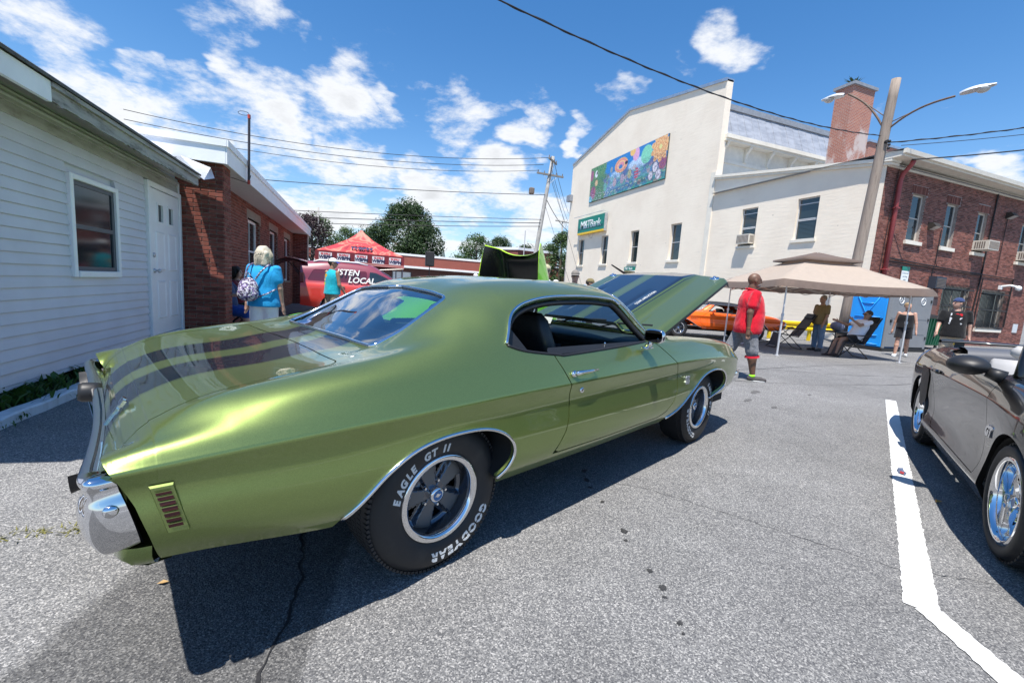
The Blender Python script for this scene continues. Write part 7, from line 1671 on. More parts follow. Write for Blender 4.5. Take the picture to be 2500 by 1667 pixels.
# ================================================================ the people in the lot
DARKSKIN, FAIR, TANNED = (.15,.075,.045), (.46,.27,.20), (.36,.20,.13)
def man_red():
    def ex(root, d):
        H = d['H']
        # polo collar, placket, chest badge, shorts hem band, socks
        m = MB(); m.smooth = True; c = d['nb']; m.tube([tuple(c+np.array([.052*H*math.cos(a), .044*H*math.sin(a), .012*H-.012*H*math.cos(a)])) for a in np.linspace(-2.6,2.6,20)], .009*H, 6); m.build('collar', cloth('red_polo', (.60,.008,.025)), root)
        for sd in (-1, 1):
            an = d['J']['an', sd]; s = MB(); s.smooth = True; s.tube([tuple(an+np.array([-.004*H,0,-.008*H])), tuple(an+np.array([-.006*H,0,.014*H]))], .0265*H, 12); s.build('sock', pm('lime_sock', (.30,.80,.02), .8), root)
            e, dd = d['J']['end', sd]; b = MB(); b.smooth = True; b.tube([tuple(e-dd*.012), tuple(e+dd*.022)], [.062*H,.064*H], 18, False); b.build('hem_band', cloth('red_hem', (.55,.01,.03)), root)
        bd = MB(); p = d['up3'](.765)+d['fw']*.096*H+np.array([0,.05*H,0]); bd.obox(tuple(p), (.003,0,0), (0,.014*H,0), (0,0,.014*H)); bd.build('chest_badge', SIGN_Y, root)
        be = MB(); be.smooth = True; h, f, u = d['head'], d['hf'], d['hu']
        w = MB(); wr = d['J']['wr', -1]; dv = d['J']['hd', -1]; w.tube([tuple(wr-dv*.02), tuple(wr-dv*.004)], .019*H, 10); w.build('bracelet', pm('bracelet_brown', (.25,.10,.05), .5), root)
        T = SDF(); T.ell(h-u*.040*H+f*.022*H, (.036*H,.035*H,.026*H), .02, np.stack([f, d['hl'], u], 1)); T.mesh('beard', pm('grey_beard', (.16,.14,.13), .9, var=.3, scale=60), root, .008)
    person('bald man in a red polo and grey denim shorts striding past the raised hood', (6.30, 5.45, 0), R_(-30), 1.82, 1.48, skin_c=DARKSKIN, arms=((-.22,.10,.22),(.30,.10,.45)), legs=((.20,.06),(-.42,.50)), head_yaw=.05, belly=.065, res=.0085,
           shirt=cloth('red_polo', (.60,.008,.025), .1, 20, .6), sleeve=.80, bottoms=cloth('grey_denim', (.17,.175,.19), .35, 45, .7), hem=.60, shirt_low=.445, shoes=(pm('dark_sneaker', (.06,.055,.055), .8, var=.3, scale=50), SIGN_W), extra=ex)
man_red()
def woman_blue():
    r = person('grey-haired woman in a blue T-shirt and white trousers seen from behind', (-1.30, 7.2, 0), R_(74), 1.64, 1.28, skin_c=FAIR, arms=((.05,.14,.10),(-.02,.16,.08)), legs=((.05,.05),(-.05,.05)), head_yaw=-.35, res=.0085, female=True, belly=.02, hair=(pm('silver_blond_hair', (.50,.45,.36), .6, var=.35, scale=40, bump=.4, bscale=90), 'long'),
               shirt=cloth('sky_blue_tee', (.015,.28,.58), .08, 20, .5), sleeve=.72, bottoms=cloth('white_trousers', (.70,.70,.76), .04, 20, .6), hem=.94, shirt_low=.47, shoes=(SIGN_W, SIGN_W))
    # patterned backpack hanging low on her left shoulder
    bp = thing('backpack', 'small purple and white patterned backpack hanging on the woman in blue', 'bag', (-1.30, 7.2, 0), R_(74)); t = NT('patterned_canvas'); c = t.coord('Object'); v = t.voro(c, 45, out='Color'); s = t.n('SeparateColor'); t.L.new(v, s.inputs[0]); wv = t.n('TexWave'); t.L.new(c, wv.inputs['Vector']); wv.inputs['Scale'].default_value = 26
    t.base(t.mixc(t.mr(wv.outputs[0], .4, .6, 0, .6), t.ramp(s.outputs[0], [(0, (.03,.02,.06)), (.35, (.60,.58,.66)), (.6, (.20,.14,.34)), (.8, (.66,.64,.70))], 'CONSTANT'), (.10,.08,.14))); t.p(Roughness=.8); PM = t.m
    T = SDF(); T.ell((-.235,.10,1.03), (.085,.135,.16), .03); T.ell((-.25,.10,.95), (.10,.14,.10), .03); T.mesh('bag', PM, bp, .009); T = SDF(); T.ell((-.31,.10,.99), (.045,.10,.09), .03); T.mesh('pocket', PM, bp, .009)
    for y0, y1 in ((.02,-.10),(.16,.14)): m = MB(); m.smooth = True; m.tube([(-.20,y0,1.17),(-.185,(y0+y1)/2,1.27),(-.13,y1,1.36),(-.02,y1,1.395)], .012, 6); m.build('strap', PM, bp)
    m = MB(); m.smooth = True; m.tube([(-.20,-.02,.92),(-.16,-.14,.98),(-.06,-.20,1.04)], .011, 6); m.build('strap', PM, bp); m = MB(); m.smooth = True; m.tube([(-.20,.06,1.18),(-.24,.10,1.26),(-.20,.15,1.18)], .009, 6); m.build('grab_loop', PM, bp)
woman_blue()
def teal_print(root, d):
    H = d['H']; p = d['up3'](.70)-d['fw']*.0785*H
    for dz, c, w, h in ((.06, (.75,.42,.03), .028, .022), (.0, (.70,.50,.25), .05, .012), (-.05, (.35,.60,.05), .05, .018), (.03, (.65,.30,.05), .035, .010)): m = MB(); q = p+np.array([-.004,.02*H,dz*H]); m.obox(tuple(q), (.003,0,0), (0,w*H*.7,0), (0,0,h*H)); m.build('back_print', pm('print_%d' % int(c[0]*100+c[1]*10), c, .8), root)
person('man in a teal tank top and white cap beside the red SUV', (-.58, 11.2, 0), R_(38), 1.70, 1.12, skin_c=TANNED, arms=((.10,.12,.55),(.25,.1,.8)), head_yaw=-.55, belly=.03, res=.011, shirt=cloth('teal_tank', (.01,.36,.46), .08, 20, .5), sleeve=0, bottoms=cloth('khaki_cargo', (.30,.25,.18), .25, 40, .5), hem=.75, shoes=(BLACKTRIM, SIGN_W), cap=(SIGN_W, pm('blue_peak', (.02,.06,.40), .6), 'front'), hair=(pm('dark_hair', (.03,.022,.018), .7), 'short'), extra=teal_print)
person('grey-haired man in a tan T-shirt and jeans standing under the beige canopy', (13.45, 9.05, 0), R_(168), 1.70, 1.12, skin_c=TANNED, arms=((.05,.10,.35),(.10,.12,.35)), belly=.05, shirt=cloth('tan_tee', (.20,.145,.065), .1, 20, .5), sleeve=.85, bottoms=cloth('blue_jeans', (.16,.24,.36), .2, 40, .6), hem=.97, shoes=(BLACKTRIM, BLACKTRIM), hair=(pm('grey_brown_hair', (.16,.13,.10), .7), 'short'), shirt_low=.48)
person('man in a white T-shirt and sunglasses reclining in a folding chair, knees up', (13.12, 7.82, 0), R_(158), 1.74, 1.1, skin_c=TANNED, arms=((.75,.12,.75),(.85,.10,.85)), legs=((1.32,1.00),(1.45,1.20)), lean=-.40, seat=.44, belly=.03, head_pitch=.05, shirt=cloth('white_tee', (.74,.74,.78), .04, 20, .5), sleeve=.75, bottoms=cloth('black_shorts', (.015,.016,.02), .1), hem=.40, shoes=(pm('flip_flop', (.05,.03,.025), .8), BLACKTRIM), open_shoe=True, hair=(pm('dark_hair', (.03,.022,.018), .7), 'short'), extra=lambda r, d: sunglasses(r, d))
def shorts_logo(root, d): pass
person('blonde woman in a black camisole and black shorts walking by the toilets', (15.85, 8.12, 0), R_(-158), 1.66, 1.10, skin_c=(.50,.29,.21), arms=((-.10,.20,.15),(.10,.22,.12)), legs=((.16,.05),(-.20,.16)), head_yaw=.75, female=True, shirt=cloth('black_top', (.012,.012,.014), .1, 20, .4), sleeve=0, neck_drop=.075, bottoms=cloth('black_shorts', (.015,.016,.02), .1), hem=.36, shirt_low=.54, shoes=(SIGN_W, SIGN_W), hair=(pm('dark_blond_hair', (.30,.20,.10), .6, var=.3, scale=40), 'bun'))
def tee_print(root, d):
    H = d['H']; W_ = pm('tee_white_print', (.72,.72,.72), .8); ctr = d['up3'](.735)+d['fw']*(.060*H*1.103*1.06+.028); 
    def put(tx, y, z, s, mat=W_, **kw): lettering('tee_lettering', tx, mat, root, frame((ctr[0]-.25*abs(y), y, ctr[2]+z), (0,1,0), (0,0,1)), s, .002, **kw)
    put('I', -.085, .055, .13, font_bold=.006); put('MY', -.005, -.055, .15, font_bold=.006); put('GIRLFRIEND', 0, -.135, .042, font_bold=.002)
    m = MB(); pts = [(.0, .06-.055)] ; hp = []
    for i in range(28): a = 2*PI*i/28; hp.append((.062/16*16*math.sin(a)**3, .06+.0042*(13*math.cos(a)-5*math.cos(2*a)-2*math.cos(3*a)-math.cos(4*a))))
    m.add([(ctr[0]+.002-.02, .045+x, ctr[2]+z) for x, z in hp], [tuple(range(28))]); m.build('tee_heart', pm('heart_red', (.65,.01,.02), .7), root)
person('man in a black I-heart-my T-shirt and blue bandana behind the convertible', (13.5, 5.95, 0), R_(-152), 1.76, 1.15, skin_c=FAIR, arms=((.12,.16,.65),(-.05,.15,.15)), head_yaw=-.95, belly=.02, shirt=cloth('black_tee', (.010,.010,.011), .1, 20, .4), sleeve=.85, bottoms=cloth('khaki_trousers', (.42,.35,.26), .1, 30, .6), hem=.97, shoes=(BLACKTRIM, BLACKTRIM), cap=(cloth('navy_bandana', (.03,.05,.13), .6, 60, .6), None, 'bandana'), hair=(pm('brown_hair', (.10,.055,.03), .7), 'short'), shirt_low=.47, extra=tee_print, res=.0105)
person('man in a white shirt and tan cap seen from behind beside the lime hood', (3.62, 8.05, 0), R_(55), 1.80, 1.15, skin_c=FAIR, shirt=cloth('white_shirt_b', (.70,.72,.72), .04, 20, .5), sleeve=.8, bottoms=cloth('khaki_trousers', (.42,.35,.26)), cap=(cloth('tan_cap', (.42,.38,.24), .1, 30, .3), cloth('tan_cap', (.42,.38,.24)), 'front'), hair=(pm('grey_brown_hair', (.16,.13,.10), .7), 'short'), shoes=(BLACKTRIM, BLACKTRIM))
person('man in a grey cap and dark sunglasses looking over the roof of the green car', (4.30, 8.05, 0), R_(-118), 1.74, 1.15, skin_c=(.44,.24,.17), shirt=cloth('pale_blue_shirt', (.22,.36,.60), .08, 20, .5), sleeve=.8, bottoms=cloth('blue_jeans', (.16,.24,.36)), cap=(cloth('grey_cap', (.20,.18,.16), .15, 40, .3), cloth('grey_cap', (.20,.18,.16)), 'front'), shoes=(BLACKTRIM, BLACKTRIM), extra=lambda r, d: sunglasses(r, d))
person('person in an olive bush hat bending behind the raised green hood', (5.15, 9.1, 0), R_(-35), 1.64, 1.05, skin_c=TANNED, lean=.15, shirt=cloth('khaki_shirt', (.26,.22,.13), .1), sleeve=.8, bottoms=cloth('blue_jeans', (.16,.24,.36)), cap=(cloth('olive_hat', (.17,.14,.07), .15, 30, .4), cloth('olive_hat', (.17,.14,.07)), 'front'), hair=(pm('dark_hair', (.03,.022,.018), .7), 'short'), shoes=(BLACKTRIM, BLACKTRIM))
person('bearded man in navy with a cap seated in the shade against the brick wall', (-2.32, 9.30, 0), R_(-12), 1.74, 1.25, skin_c=FAIR, arms=((.55,.12,.95),(.55,.12,.95)), legs=((1.45,1.45),(1.45,1.45)), lean=-.12, seat=.44, belly=.05, shirt=cloth('navy_tee', (.035,.055,.12), .1), sleeve=.8, bottoms=cloth('royal_blue_shorts', (.012,.05,.24), .1), hem=.62, shoes=(BLACKTRIM, BLACKTRIM), cap=(cloth('black_cap', (.012,.012,.014)), cloth('black_cap', (.012,.012,.014)), 'front'), extra=lambda r, d: (sunglasses(r, d), SDF().ell(d['head']-d['hu']*.045*d['H']+d['hf']*.03*d['H'], (.034*d['H'],.032*d['H'],.035*d['H']), .02).mesh('beard', pm('white_beard', (.45,.43,.40), .9, var=.2, scale=60), r, .009)))
person('person in a dark red top seated in the shade, further along the brick wall', (-2.30, 10.25, 0), R_(-8), 1.66, 1.2, skin_c=FAIR, female=True, arms=((.5,.12,.9),(.5,.12,.9)), legs=((1.45,1.4),(1.45,1.4)), lean=-.1, seat=.44, shirt=cloth('dark_red_top', (.16,.02,.03), .1), sleeve=.5, bottoms=cloth('black_shorts', (.015,.016,.02)), hem=.95, shoes=(BLACKTRIM, BLACKTRIM), hair=(pm('dark_hair', (.03,.022,.018), .7), 'long'))
person('distant person in a blue and white cap in front of the low shop building', (4.15, 15.6, 0), R_(-100), 1.72, 1.1, skin_c=FAIR, res=.014, shirt=cloth('white_tee', (.74,.74,.78)), sleeve=.8, bottoms=cloth('blue_jeans', (.16,.24,.36)), cap=(SIGN_W, pm('blue_peak', (.02,.06,.40), .6), 'front'), shoes=(BLACKTRIM, BLACKTRIM))
# ================================================================ beige pop-up canopy
def beige_canopy():
    A, B, Cc = Vector((10.4, 7.98, 0)), Vector((13.67, 6.99, 0)), Vector((11.5, 10.76, 0)); D = B + Cc - A; ctr = (A+B+Cc+D)/4
    t = thing('pop_up_canopy', 'beige pop-up canopy with brown valance and vented brown cap on white legs', 'canopy', tuple(ctr)); L = lambda p: Vector(p) - ctr
    u = (B-A).normalized(); v = (Cc-A).normalized(); TAN = cloth('canopy_beige', (.54,.45,.37), .05, 8, .25); BRN = cloth('canopy_brown', (.20,.15,.125), .08, 8, .2); LEG = pm('white_steel_leg', (.62,.63,.65), .35, metal=.3, var=.05); FR = pm('canopy_truss', (.35,.33,.31), .4, metal=.6, var=.1)
    for mt, c in ((TAN, (.46,.36,.27)), (BRN, (.16,.12,.10))):      # thin fabric lets some daylight through
        nt = mt.node_tree; tr = nt.nodes.new('ShaderNodeBsdfTranslucent'); tr.inputs[0].default_value = (*c, 1); mx = nt.nodes.new('ShaderNodeMixShader'); mx.inputs[0].default_value = .38; b_ = nt.nodes['Principled BSDF']; o_ = nt.nodes['Material Output']; nt.links.new(b_.outputs[0], mx.inputs[1]); nt.links.new(tr.outputs[0], mx.inputs[2]); nt.links.new(mx.outputs[0], o_.inputs[0])
    hu, hv = (B-A).length/2, (Cc-A).length/2
    def sheet(x, y, z): return tuple(u*x + v*y + Vector((0,0,z)))
    def ring(fu, fv, z, n=10):
        cs = [(-fu,-fv),(fu,-fv),(fu,fv),(-fu,fv)]; out = []
        for i in range(4):
            a, b = cs[i], cs[(i+1) % 4]
            for k in range(n):
                q = k/n; sag = -.05*math.sin(PI*q)*(1 if z < 2.3 else .3); inn = 1 - .03*math.sin(PI*q)*(1 if z < 2.3 else 0); out.append(sheet((a[0]+(b[0]-a[0])*q)*inn, (a[1]+(b[1]-a[1])*q)*inn, z+sag))
        return out
    m = MB(); m.smooth = True; m.grid([ring(hu+.26, hv+.26, 1.995), ring(hu*.86, hv*.86, 2.22), ring(hu*.62, hv*.62, 2.40), ring(hu*.36, hv*.36, 2.62), ring(hu*.30, hv*.30, 2.66)], closed_v=True); m.build('canopy', TAN, t)
    m = MB(); m.smooth = True; m.grid([ring(hu+.28, hv+.28, 1.99), ring(hu+.34, hv+.34, 1.90), ring(hu+.38, hv+.38, 1.80)], closed_v=True); m.build('valance', BRN, t)
    m = MB(); m.smooth = True; top = ring(hu*.50, hv*.50, 2.68); m.grid([[(p[0], p[1], p[2]-.05) for p in top], top, ring(hu*.24, hv*.24, 2.80), ring(.03, .03, 2.92)], closed_v=True); m.build('vent_cap', BRN, t)
    for i, P in enumerate((A, B, Cc, D)):
        p = L(P); m = MB(); m.obox((p.x, p.y, .55), u*.018, v*.018, (0,0,.55)); m.obox((p.x, p.y, 1.42), u*.014, v*.014, (0,0,.50)); m.obox((p.x, p.y, .01), u*.04, v*.04, (0,0,.01)); m.obox((p.x, p.y, 1.08), u*.026, v*.026, (0,0,.035)); m.build('leg', LEG, t)
    m = MB(); cs = [L(P) for P in (A, B, D, Cc)]
    for i in range(4):
        a, b = cs[i], cs[(i+1) % 4]
        for k in range(4):
            p, q = a.lerp(b, k/4), a.lerp(b, (k+1)/4); m.tube([(p.x,p.y,1.72 if k % 2 else 1.90), (q.x,q.y,1.90 if k % 2 else 1.72)], .011, 5); m.tube([(p.x,p.y,1.90 if k % 2 else 1.72), (q.x,q.y,1.72 if k % 2 else 1.90)], .011, 5)
        m.tube([(a.x,a.y,1.90), (0,0,2.75)], .012, 5)
        o = (a - Vector((0,0,0))).normalized(); m.tube([(a.x,a.y,1.9), (a.x+o.x*.48, a.y+o.y*.48, 1.86)], .01, 5)
    m.build('truss', FR, t)
    return t
beige_canopy()
# ================================================================ red printed radio tent
def red_tent():
    t = thing('printed_tent', 'red pop-up tent printed with radio station logos on its valance', 'tent', (.1, 18.0, 0)); w = 1.5
    tm = NT('tent_red_print'); c = tm.coord('Object'); n = tm.noise(tm.coord('Object', (1, 1, .4)), 1.6, 2, .4, 1.5); tm.base(tm.ramp(n, [(.30, (.28,.02,.03)), (.47, (.50,.06,.05)), (.53, (.70,.20,.14)), (.6, (.42,.03,.04))])); tm.p(Roughness=.6); RED = tm.m
    DKR = pm('tent_maroon', (.17,.018,.025), .6, var=.2); FR = pm('canopy_truss', (.35,.33,.31), .4)
    def ring(r, z, n=8):
        cs = [(-r,-r),(r,-r),(r,r),(-r,r)]; return [(cs[i][0]+(cs[(i+1)%4][0]-cs[i][0])*k/n, cs[i][1]+(cs[(i+1)%4][1]-cs[i][1])*k/n, z) for i in range(4) for k in range(n)]
    m = MB(); m.smooth = False; m.grid([ring(w, 2.16), ring(.95, 2.42), ring(.45, 2.72), ring(.15, 2.98), ring(.02, 3.13)], closed_v=True); m.build('canopy', RED, t)
    m = MB(); m.grid([ring(w+.012, 1.74), ring(w+.012, 2.17)], closed_v=True); v = m.build('valance', DKR, t)
    m = MB(); [m.box(-w-.02, w+.02, -w-.016, -w-.013, z, z+.035) for z in (1.75, 1.80)]; m.build('valance_stripe', pm('tent_stripe', (.62,.28,.24), .6), v)
    WH = pm('print_white', (.75,.74,.74), .6, var=.03); RD = pm('print_red', (.62,.05,.05), .6, var=.03); NV = pm('print_navy', (.03,.035,.09), .6, var=.03)
    for i in range(5):
        x = -1.18 + .59*i; y = -w-.02; m = MB(); m.box(x-.21, x+.21, y, y+.004, 1.85, 2.10); m.build('logo_panel', WH, v)
        lettering('logo', '92.9/96.5', RD, v, frame((x, y-.003, 2.045), (1,0,0), (0,0,1)), .085, .001, font_bold=.004, shear=.15); lettering('logo', 'WBPM', NV, v, frame((x, y-.003, 1.935), (1,0,0), (0,0,1)), .15, .001, font_bold=.008, shear=.2)
    nrm = (Vector((0,0,1))).cross(Vector((1,0,0))); up = Vector((0, 1.05-.45, 2.72-2.42)).normalized(); up = Vector((0,.5,.28)).normalized()
    for s, (x, z, sz) in (('92.9/96.5', (.0, 2.42, .20)), ('WBPM', (.0, 2.29, .26))): lettering('logo', s, RD if '9' in s else NV, t, frame((x, -w+(z-2.16)*2.12-.06, z+.06), (1,0,0), tuple(up)), sz, .002, font_bold=.012, shear=.2)
    for x in (-w+.03, w-.03):
        for y in (-w+.03, w-.03): m = MB(); m.box(x-.02, x+.02, y-.02, y+.02, 0, 2.15); m.build('leg', pm('dark_leg', (.08,.08,.1), .4), t)
    m = MB(); m.tube([(-w,-w,1.72),(0,-w,1.55),(w,-w,1.72)], .014, 5); m.build('truss', FR, t)
red_tent()
# ================================================================ portable toilets, dumpster, guard rail
def toilets():
    BLUE = pm('blue_moulded_plastic', (.015,.32,.86), .35, var=.08, scale=2, bump=.05); GREY = pm('grey_moulded_plastic', (.20,.205,.215), .45, var=.08, scale=2); WROOF = pm('white_translucent_roof', (.75,.78,.80), .35, var=.04)
    for k, (x, side, lab) in enumerate(((16.8, BLUE, 'bright blue portable toilet with a grey door, beside the canopy'), (18.02, GREY, 'grey portable toilet, the further one of the pair'))):
        t = thing('portable_toilet', lab, 'toilet', (x, 9.15, 0), 0, 'portable toilets by the brick wall')
        m = MB(); m.bbox(0, 1.17, .03, 1.17, .12, 2.08, .04); m.build('cabin', side, t)
        b = MB(); b.box(-.02, 1.19, -.02, 1.19, 0, .12); b.build('skid', pm('black_skid', (.015,.015,.016), .7), t)
        r = MB(); r.smooth = True; rows = []
        for i in range(9):
            a = PI*i/8; rows.append([(.585 - .62*math.cos(a), y, 2.06 + .17*math.sin(a)**.6) for y in (-.03, .3, .6, .9, 1.2)])
        r.grid(rows); r.add([(rows[i][0]) for i in range(9)], [tuple(range(9))]); r.build('roof', WROOF, t)
        d = MB(); d.bbox(.12, 1.05, -.02, .03, .16, 2.0, .012); dd = d.build('door', GREY, t)
        for z in (.45, 1.1, 1.75): h = MB(); h.box(1.02, 1.09, -.035, -.018, z, z+.1); h.build('hinge', BLACKTRIM, dd)
        for z in (.62, 1.15): h = MB(); h.box(.2, .97, -.028, -.019, z, z+.02); h.build('door_rib', GREY, dd)
        lt = MB(); lt.box(.16, .24, -.05, -.018, 1.0, 1.1); lt.build('latch', BLACKTRIM, dd)
        lg = MB(); lg.smooth = True; lg.tube([(.60+.12*math.cos(a), -.024, 1.78+.12*math.sin(a)) for a in [i*2*PI/20 for i in range(21)]], .012, 5); lg.tube([(.55,-.024,1.72),(.62,-.024,1.8),(.58,-.024,1.84)], .01, 5); lg.build('door_emblem', SIGN_W, dd)
        cp = MB(); [cp.bbox(xx, xx+.12, -.012, .04, .1, 2.05, .01) for xx in (0., 1.05)]; cp.build('corner_post', GREY, t)
        # moulded ribs on the side panel
        for pts in ([(-.012,.95,1.85),(-.012,.62,1.22),(-.012,.28,1.85)], [(-.012,.82,1.62),(-.012,.42,1.62)], [(-.012,.98,1.15),(-.012,.2,1.15)], [(-.012,1.02,.85),(-.012,.2,.85)], [(-.012,1.02,.52),(-.012,.2,.52)], [(-.012,1.02,.22),(-.012,.15,.22)]):
            rb = MB(); rb.smooth = True; rb.tube(pts, .016, 6); rb.build('panel_rib', side, t)
toilets()
def dumpster():
    G = pm('green_dumpster_steel', (.008,.085,.045), .45, var=.15, scale=3); t = thing('dumpster', 'green ribbed steel dumpster on castors with a dark lid', 'dumpster', (20.7, 9.9, 0))
    m = MB(); m.add([(.12,.1,.16),(1.35,.1,.16),(1.35,1.2,.16),(.12,1.2,.16),(0,0,1.25),(1.6,0,1.25),(1.6,1.3,1.25),(0,1.3,1.25)], [(0,3,2,1),(0,1,5,4),(1,2,6,5),(2,3,7,6),(3,0,4,7),(4,5,6,7)]); m.build('bin', G, t)
    for i in range(8):
        f = (i+.5)/8; r = MB(); a = Vector((.12+1.23*f, .1, .18)); b = Vector((1.6*f, 0, 1.2)); r.obox((a+b)/2 + Vector((0,-.03,0)), (.03,0,0), (0,.03,0), (b-a)/2); r.build('rib', G, t)
    for i in range(6):
        f = (i+.5)/6; r = MB(); a = Vector((.12, .1+1.1*f, .18)); b = Vector((0, 1.3*f, 1.2)); r.obox((a+b)/2 + Vector((-.03,0,0)), (.03,0,0), (0,.03,0), (b-a)/2); r.build('rib', G, t)
    l = MB(); l.add([(-.05,-.06,1.26),(1.65,-.06,1.26),(1.65,1.35,1.42),(-.05,1.35,1.42),(-.05,-.06,1.30),(1.65,-.06,1.30),(1.65,1.35,1.46),(-.05,1.35,1.46)], [(0,3,2,1),(4,5,6,7),(0,1,5,4),(1,2,6,5),(2,3,7,6),(3,0,4,7)]); l.build('lid', BLACKTRIM, t)
    for x, z, w, h in ((.42,.78,.2,.3), (.98,.82,.3,.34)): s = MB(); s.box(x, x+w, -.075, -.068, z, z+h); s.build('sticker', SIGN_W, t)
    for x in (.25, 1.2):
        for y in (.2, 1.1): c = MB(); c.lathe((x, y-.02, .08), (0,1,0), [(0,0),(.08,0),(.08,.04),(0,.04)], 14); c.build('castor', BLACKTRIM, t)
dumpster()
def guard_rail():
    t = thing('guard_rail', 'bright yellow steel guard rail low along the cream wall', 'barrier', (15.2, 12.4, 0)); d = Vector((3.6,-1.3,0)); u = d.normalized(); n = Vector((u.y,-u.x,0)); Yl = pm('yellow_rail_paint', (.72,.50,.01), .4, var=.1, scale=3)
    m = MB(); m.smooth = False; prof = [(0,.40),(.05,.44),(.05,.50),(0,.55),(.0,.60),(.05,.65),(.05,.71),(0,.75)]; m.grid([[tuple(u*a + n*p + Vector((0,0,z))) for p, z in prof] for a in (0, 1.3, 2.6, d.length)]); m.build('rail', Yl, t)
    for a in (.3, 1.9, 3.5): p = MB(); q = u*a - n*.06; p.box(q.x-.05, q.x+.05, q.y-.05, q.y+.05, 0, .74); p.build('post', Yl, t)
guard_rail()
# ================================================================ folding recliners and camp chairs
MESHG = pm('grey_sling_mesh', (.07,.065,.065), .8, var=.15, scale=60)
def recliner(label, loc, rz, back=1.05, grp='folding recliners under the canopy', foot=True):
    t = thing('folding_recliner', label, 'chair', loc, rz, grp)
    seat0, seat1 = Vector((-.22,0,.38)), Vector((.28,0,.46)); bk = seat0 + Vector((-math.cos(back)*.85, 0, math.sin(back)*.85)); ft = seat1 + Vector((.10,0,-.40))
    for nm, a, b in (('backrest', seat0, bk), ('seat', seat0, seat1), ('footrest', seat1, ft)):
        m = MB(); d = (b-a).normalized(); n = Vector((-d.z,0,d.x)); m.obox((a+b)/2, (b-a)/2*.94, (0,.23,0), n*.006); m.build(nm, MESHG, t)
    for y in (-.25, .25):
        f = MB(); f.smooth = True; f.tube([(bk.x,y,bk.z),(seat0.x,y,seat0.z),(seat1.x,y,seat1.z),(ft.x,y,ft.z)], .013, 7); f.build('side_rail', STEEL_BLK, t)
        f = MB(); f.smooth = True; f.tube([(-.35,y*1.1,.02),(.30,y*1.1,.62),(-.30,y*1.1,.66)], .013, 7); f.build('leg', STEEL_BLK, t)
        f = MB(); f.smooth = True; f.tube([(.45,y*1.05,.02),(-.20,y*1.05,.60)], .013, 7); f.build('leg', STEEL_BLK, t)
        f = MB(); f.bbox(-.34,.16,y*1.12-.03,y*1.12+.03,.63,.66,.01); f.build('armrest', BLACKTRIM, t)
    f = MB(); f.tube([(-.35,-.27,.02),(-.35,.27,.02)], .013, 7); f.tube([(.45,-.26,.02),(.45,.26,.02)], .013, 7); f.tube([(bk.x,-.25,bk.z),(bk.x,.25,bk.z)], .013, 7); f.build('cross_bar', STEEL_BLK, t); h = MB(); d = (bk-seat0).normalized(); h.obox(bk - d*.08 + Vector((.03,0,.02)), d*.08, (0,.20,0), Vector((d.z,0,-d.x))*.02); h.build('head_pillow', BLACKTRIM, t)
    return t
recliner('empty folding recliner with a grey mesh sling, beside the man in tan', (12.75, 9.55, 0), R_(155), 1.0)
recliner('folding recliner holding the man in a white T-shirt', (12.98, 7.86, 0), R_(158), 1.12)
def camp_chair(label, loc, rz, mat):
    t = thing('camp_chair', label, 'chair', loc, rz, 'folding camp chairs by the brick wall')
    m = MB(); m.obox((0,0,.42), (.23,0,.02), (0,.25,0), (0,0,.008)); m.build('seat', mat, t); m = MB(); m.obox((-.27,0,.66), (-.05,0,.25), (0,.25,0), (.008,0,0)); m.build('backrest', mat, t)
    for y in (-.27,.27):
        for a, b in (((-.25,y,0),(.22,y,.44)), ((.25,y,0),(-.22,y,.44)), ((-.22,y,.42),(-.33,y,.92)), ((.2,y,.42),(.2,y,.6))): f = MB(); f.tube([a,b], .011, 6); f.build('leg', STEEL_BLK, t)
        f = MB(); f.box(-.28,.24,y-.03,y+.03,.6,.62); f.build('armrest', mat, t)
camp_chair('dark blue camp chair holding the bearded man in blue, nearest the pier', (-2.36, 9.30, 0), R_(-8), pm('camp_navy', (.012,.018,.05), .8)); camp_chair('dark camp chair holding the seated person in dark red', (-2.33, 10.25, 0), R_(-5), pm('camp_black', (.014,.014,.016), .8))
m = MB(); m.bbox(-.10,.10,-.04,.04,0,.26,.01); wb = m.build('paper_bag', pm('white_paper', (.62,.62,.6), .7)); wb.location = (-1.92, 9.05, .0); wb.rotation_euler = (0,0,.3); tag(wb, 'small white paper bag on the ground by the seated man in blue', 'bag')
bp_ = MB(); bp_.smooth = True; bp_.ball((0,0,.16), (.26,.2,.16), 14, 9); bg_ = bp_.build('cloth_bundle', cloth('lavender_grey_cloth', (.24,.24,.32), .2, 12, .9)); bg_.location = (15.0, 9.55, .60); bg_.rotation_euler = (.1,.2,.4); tag(bg_, 'grey cloth bundle on the folding table between the two men', 'bag')
ft_ = thing('folding_table', 'low folding table carrying a grey bundle, behind the man in tan', 'table', (15.0, 9.55, 0)); m = MB(); m.bbox(-.45,.45,-.3,.3,.57,.60,.01); m.build('table_top', BLACKTRIM, ft_)
for x in (-.4,.4):
    for y in (-.25,.25): m = MB(); m.cyl((x,y,0),(x*.9,y*.9,.57),.012); m.build('leg', STEEL_BLK, ft_)
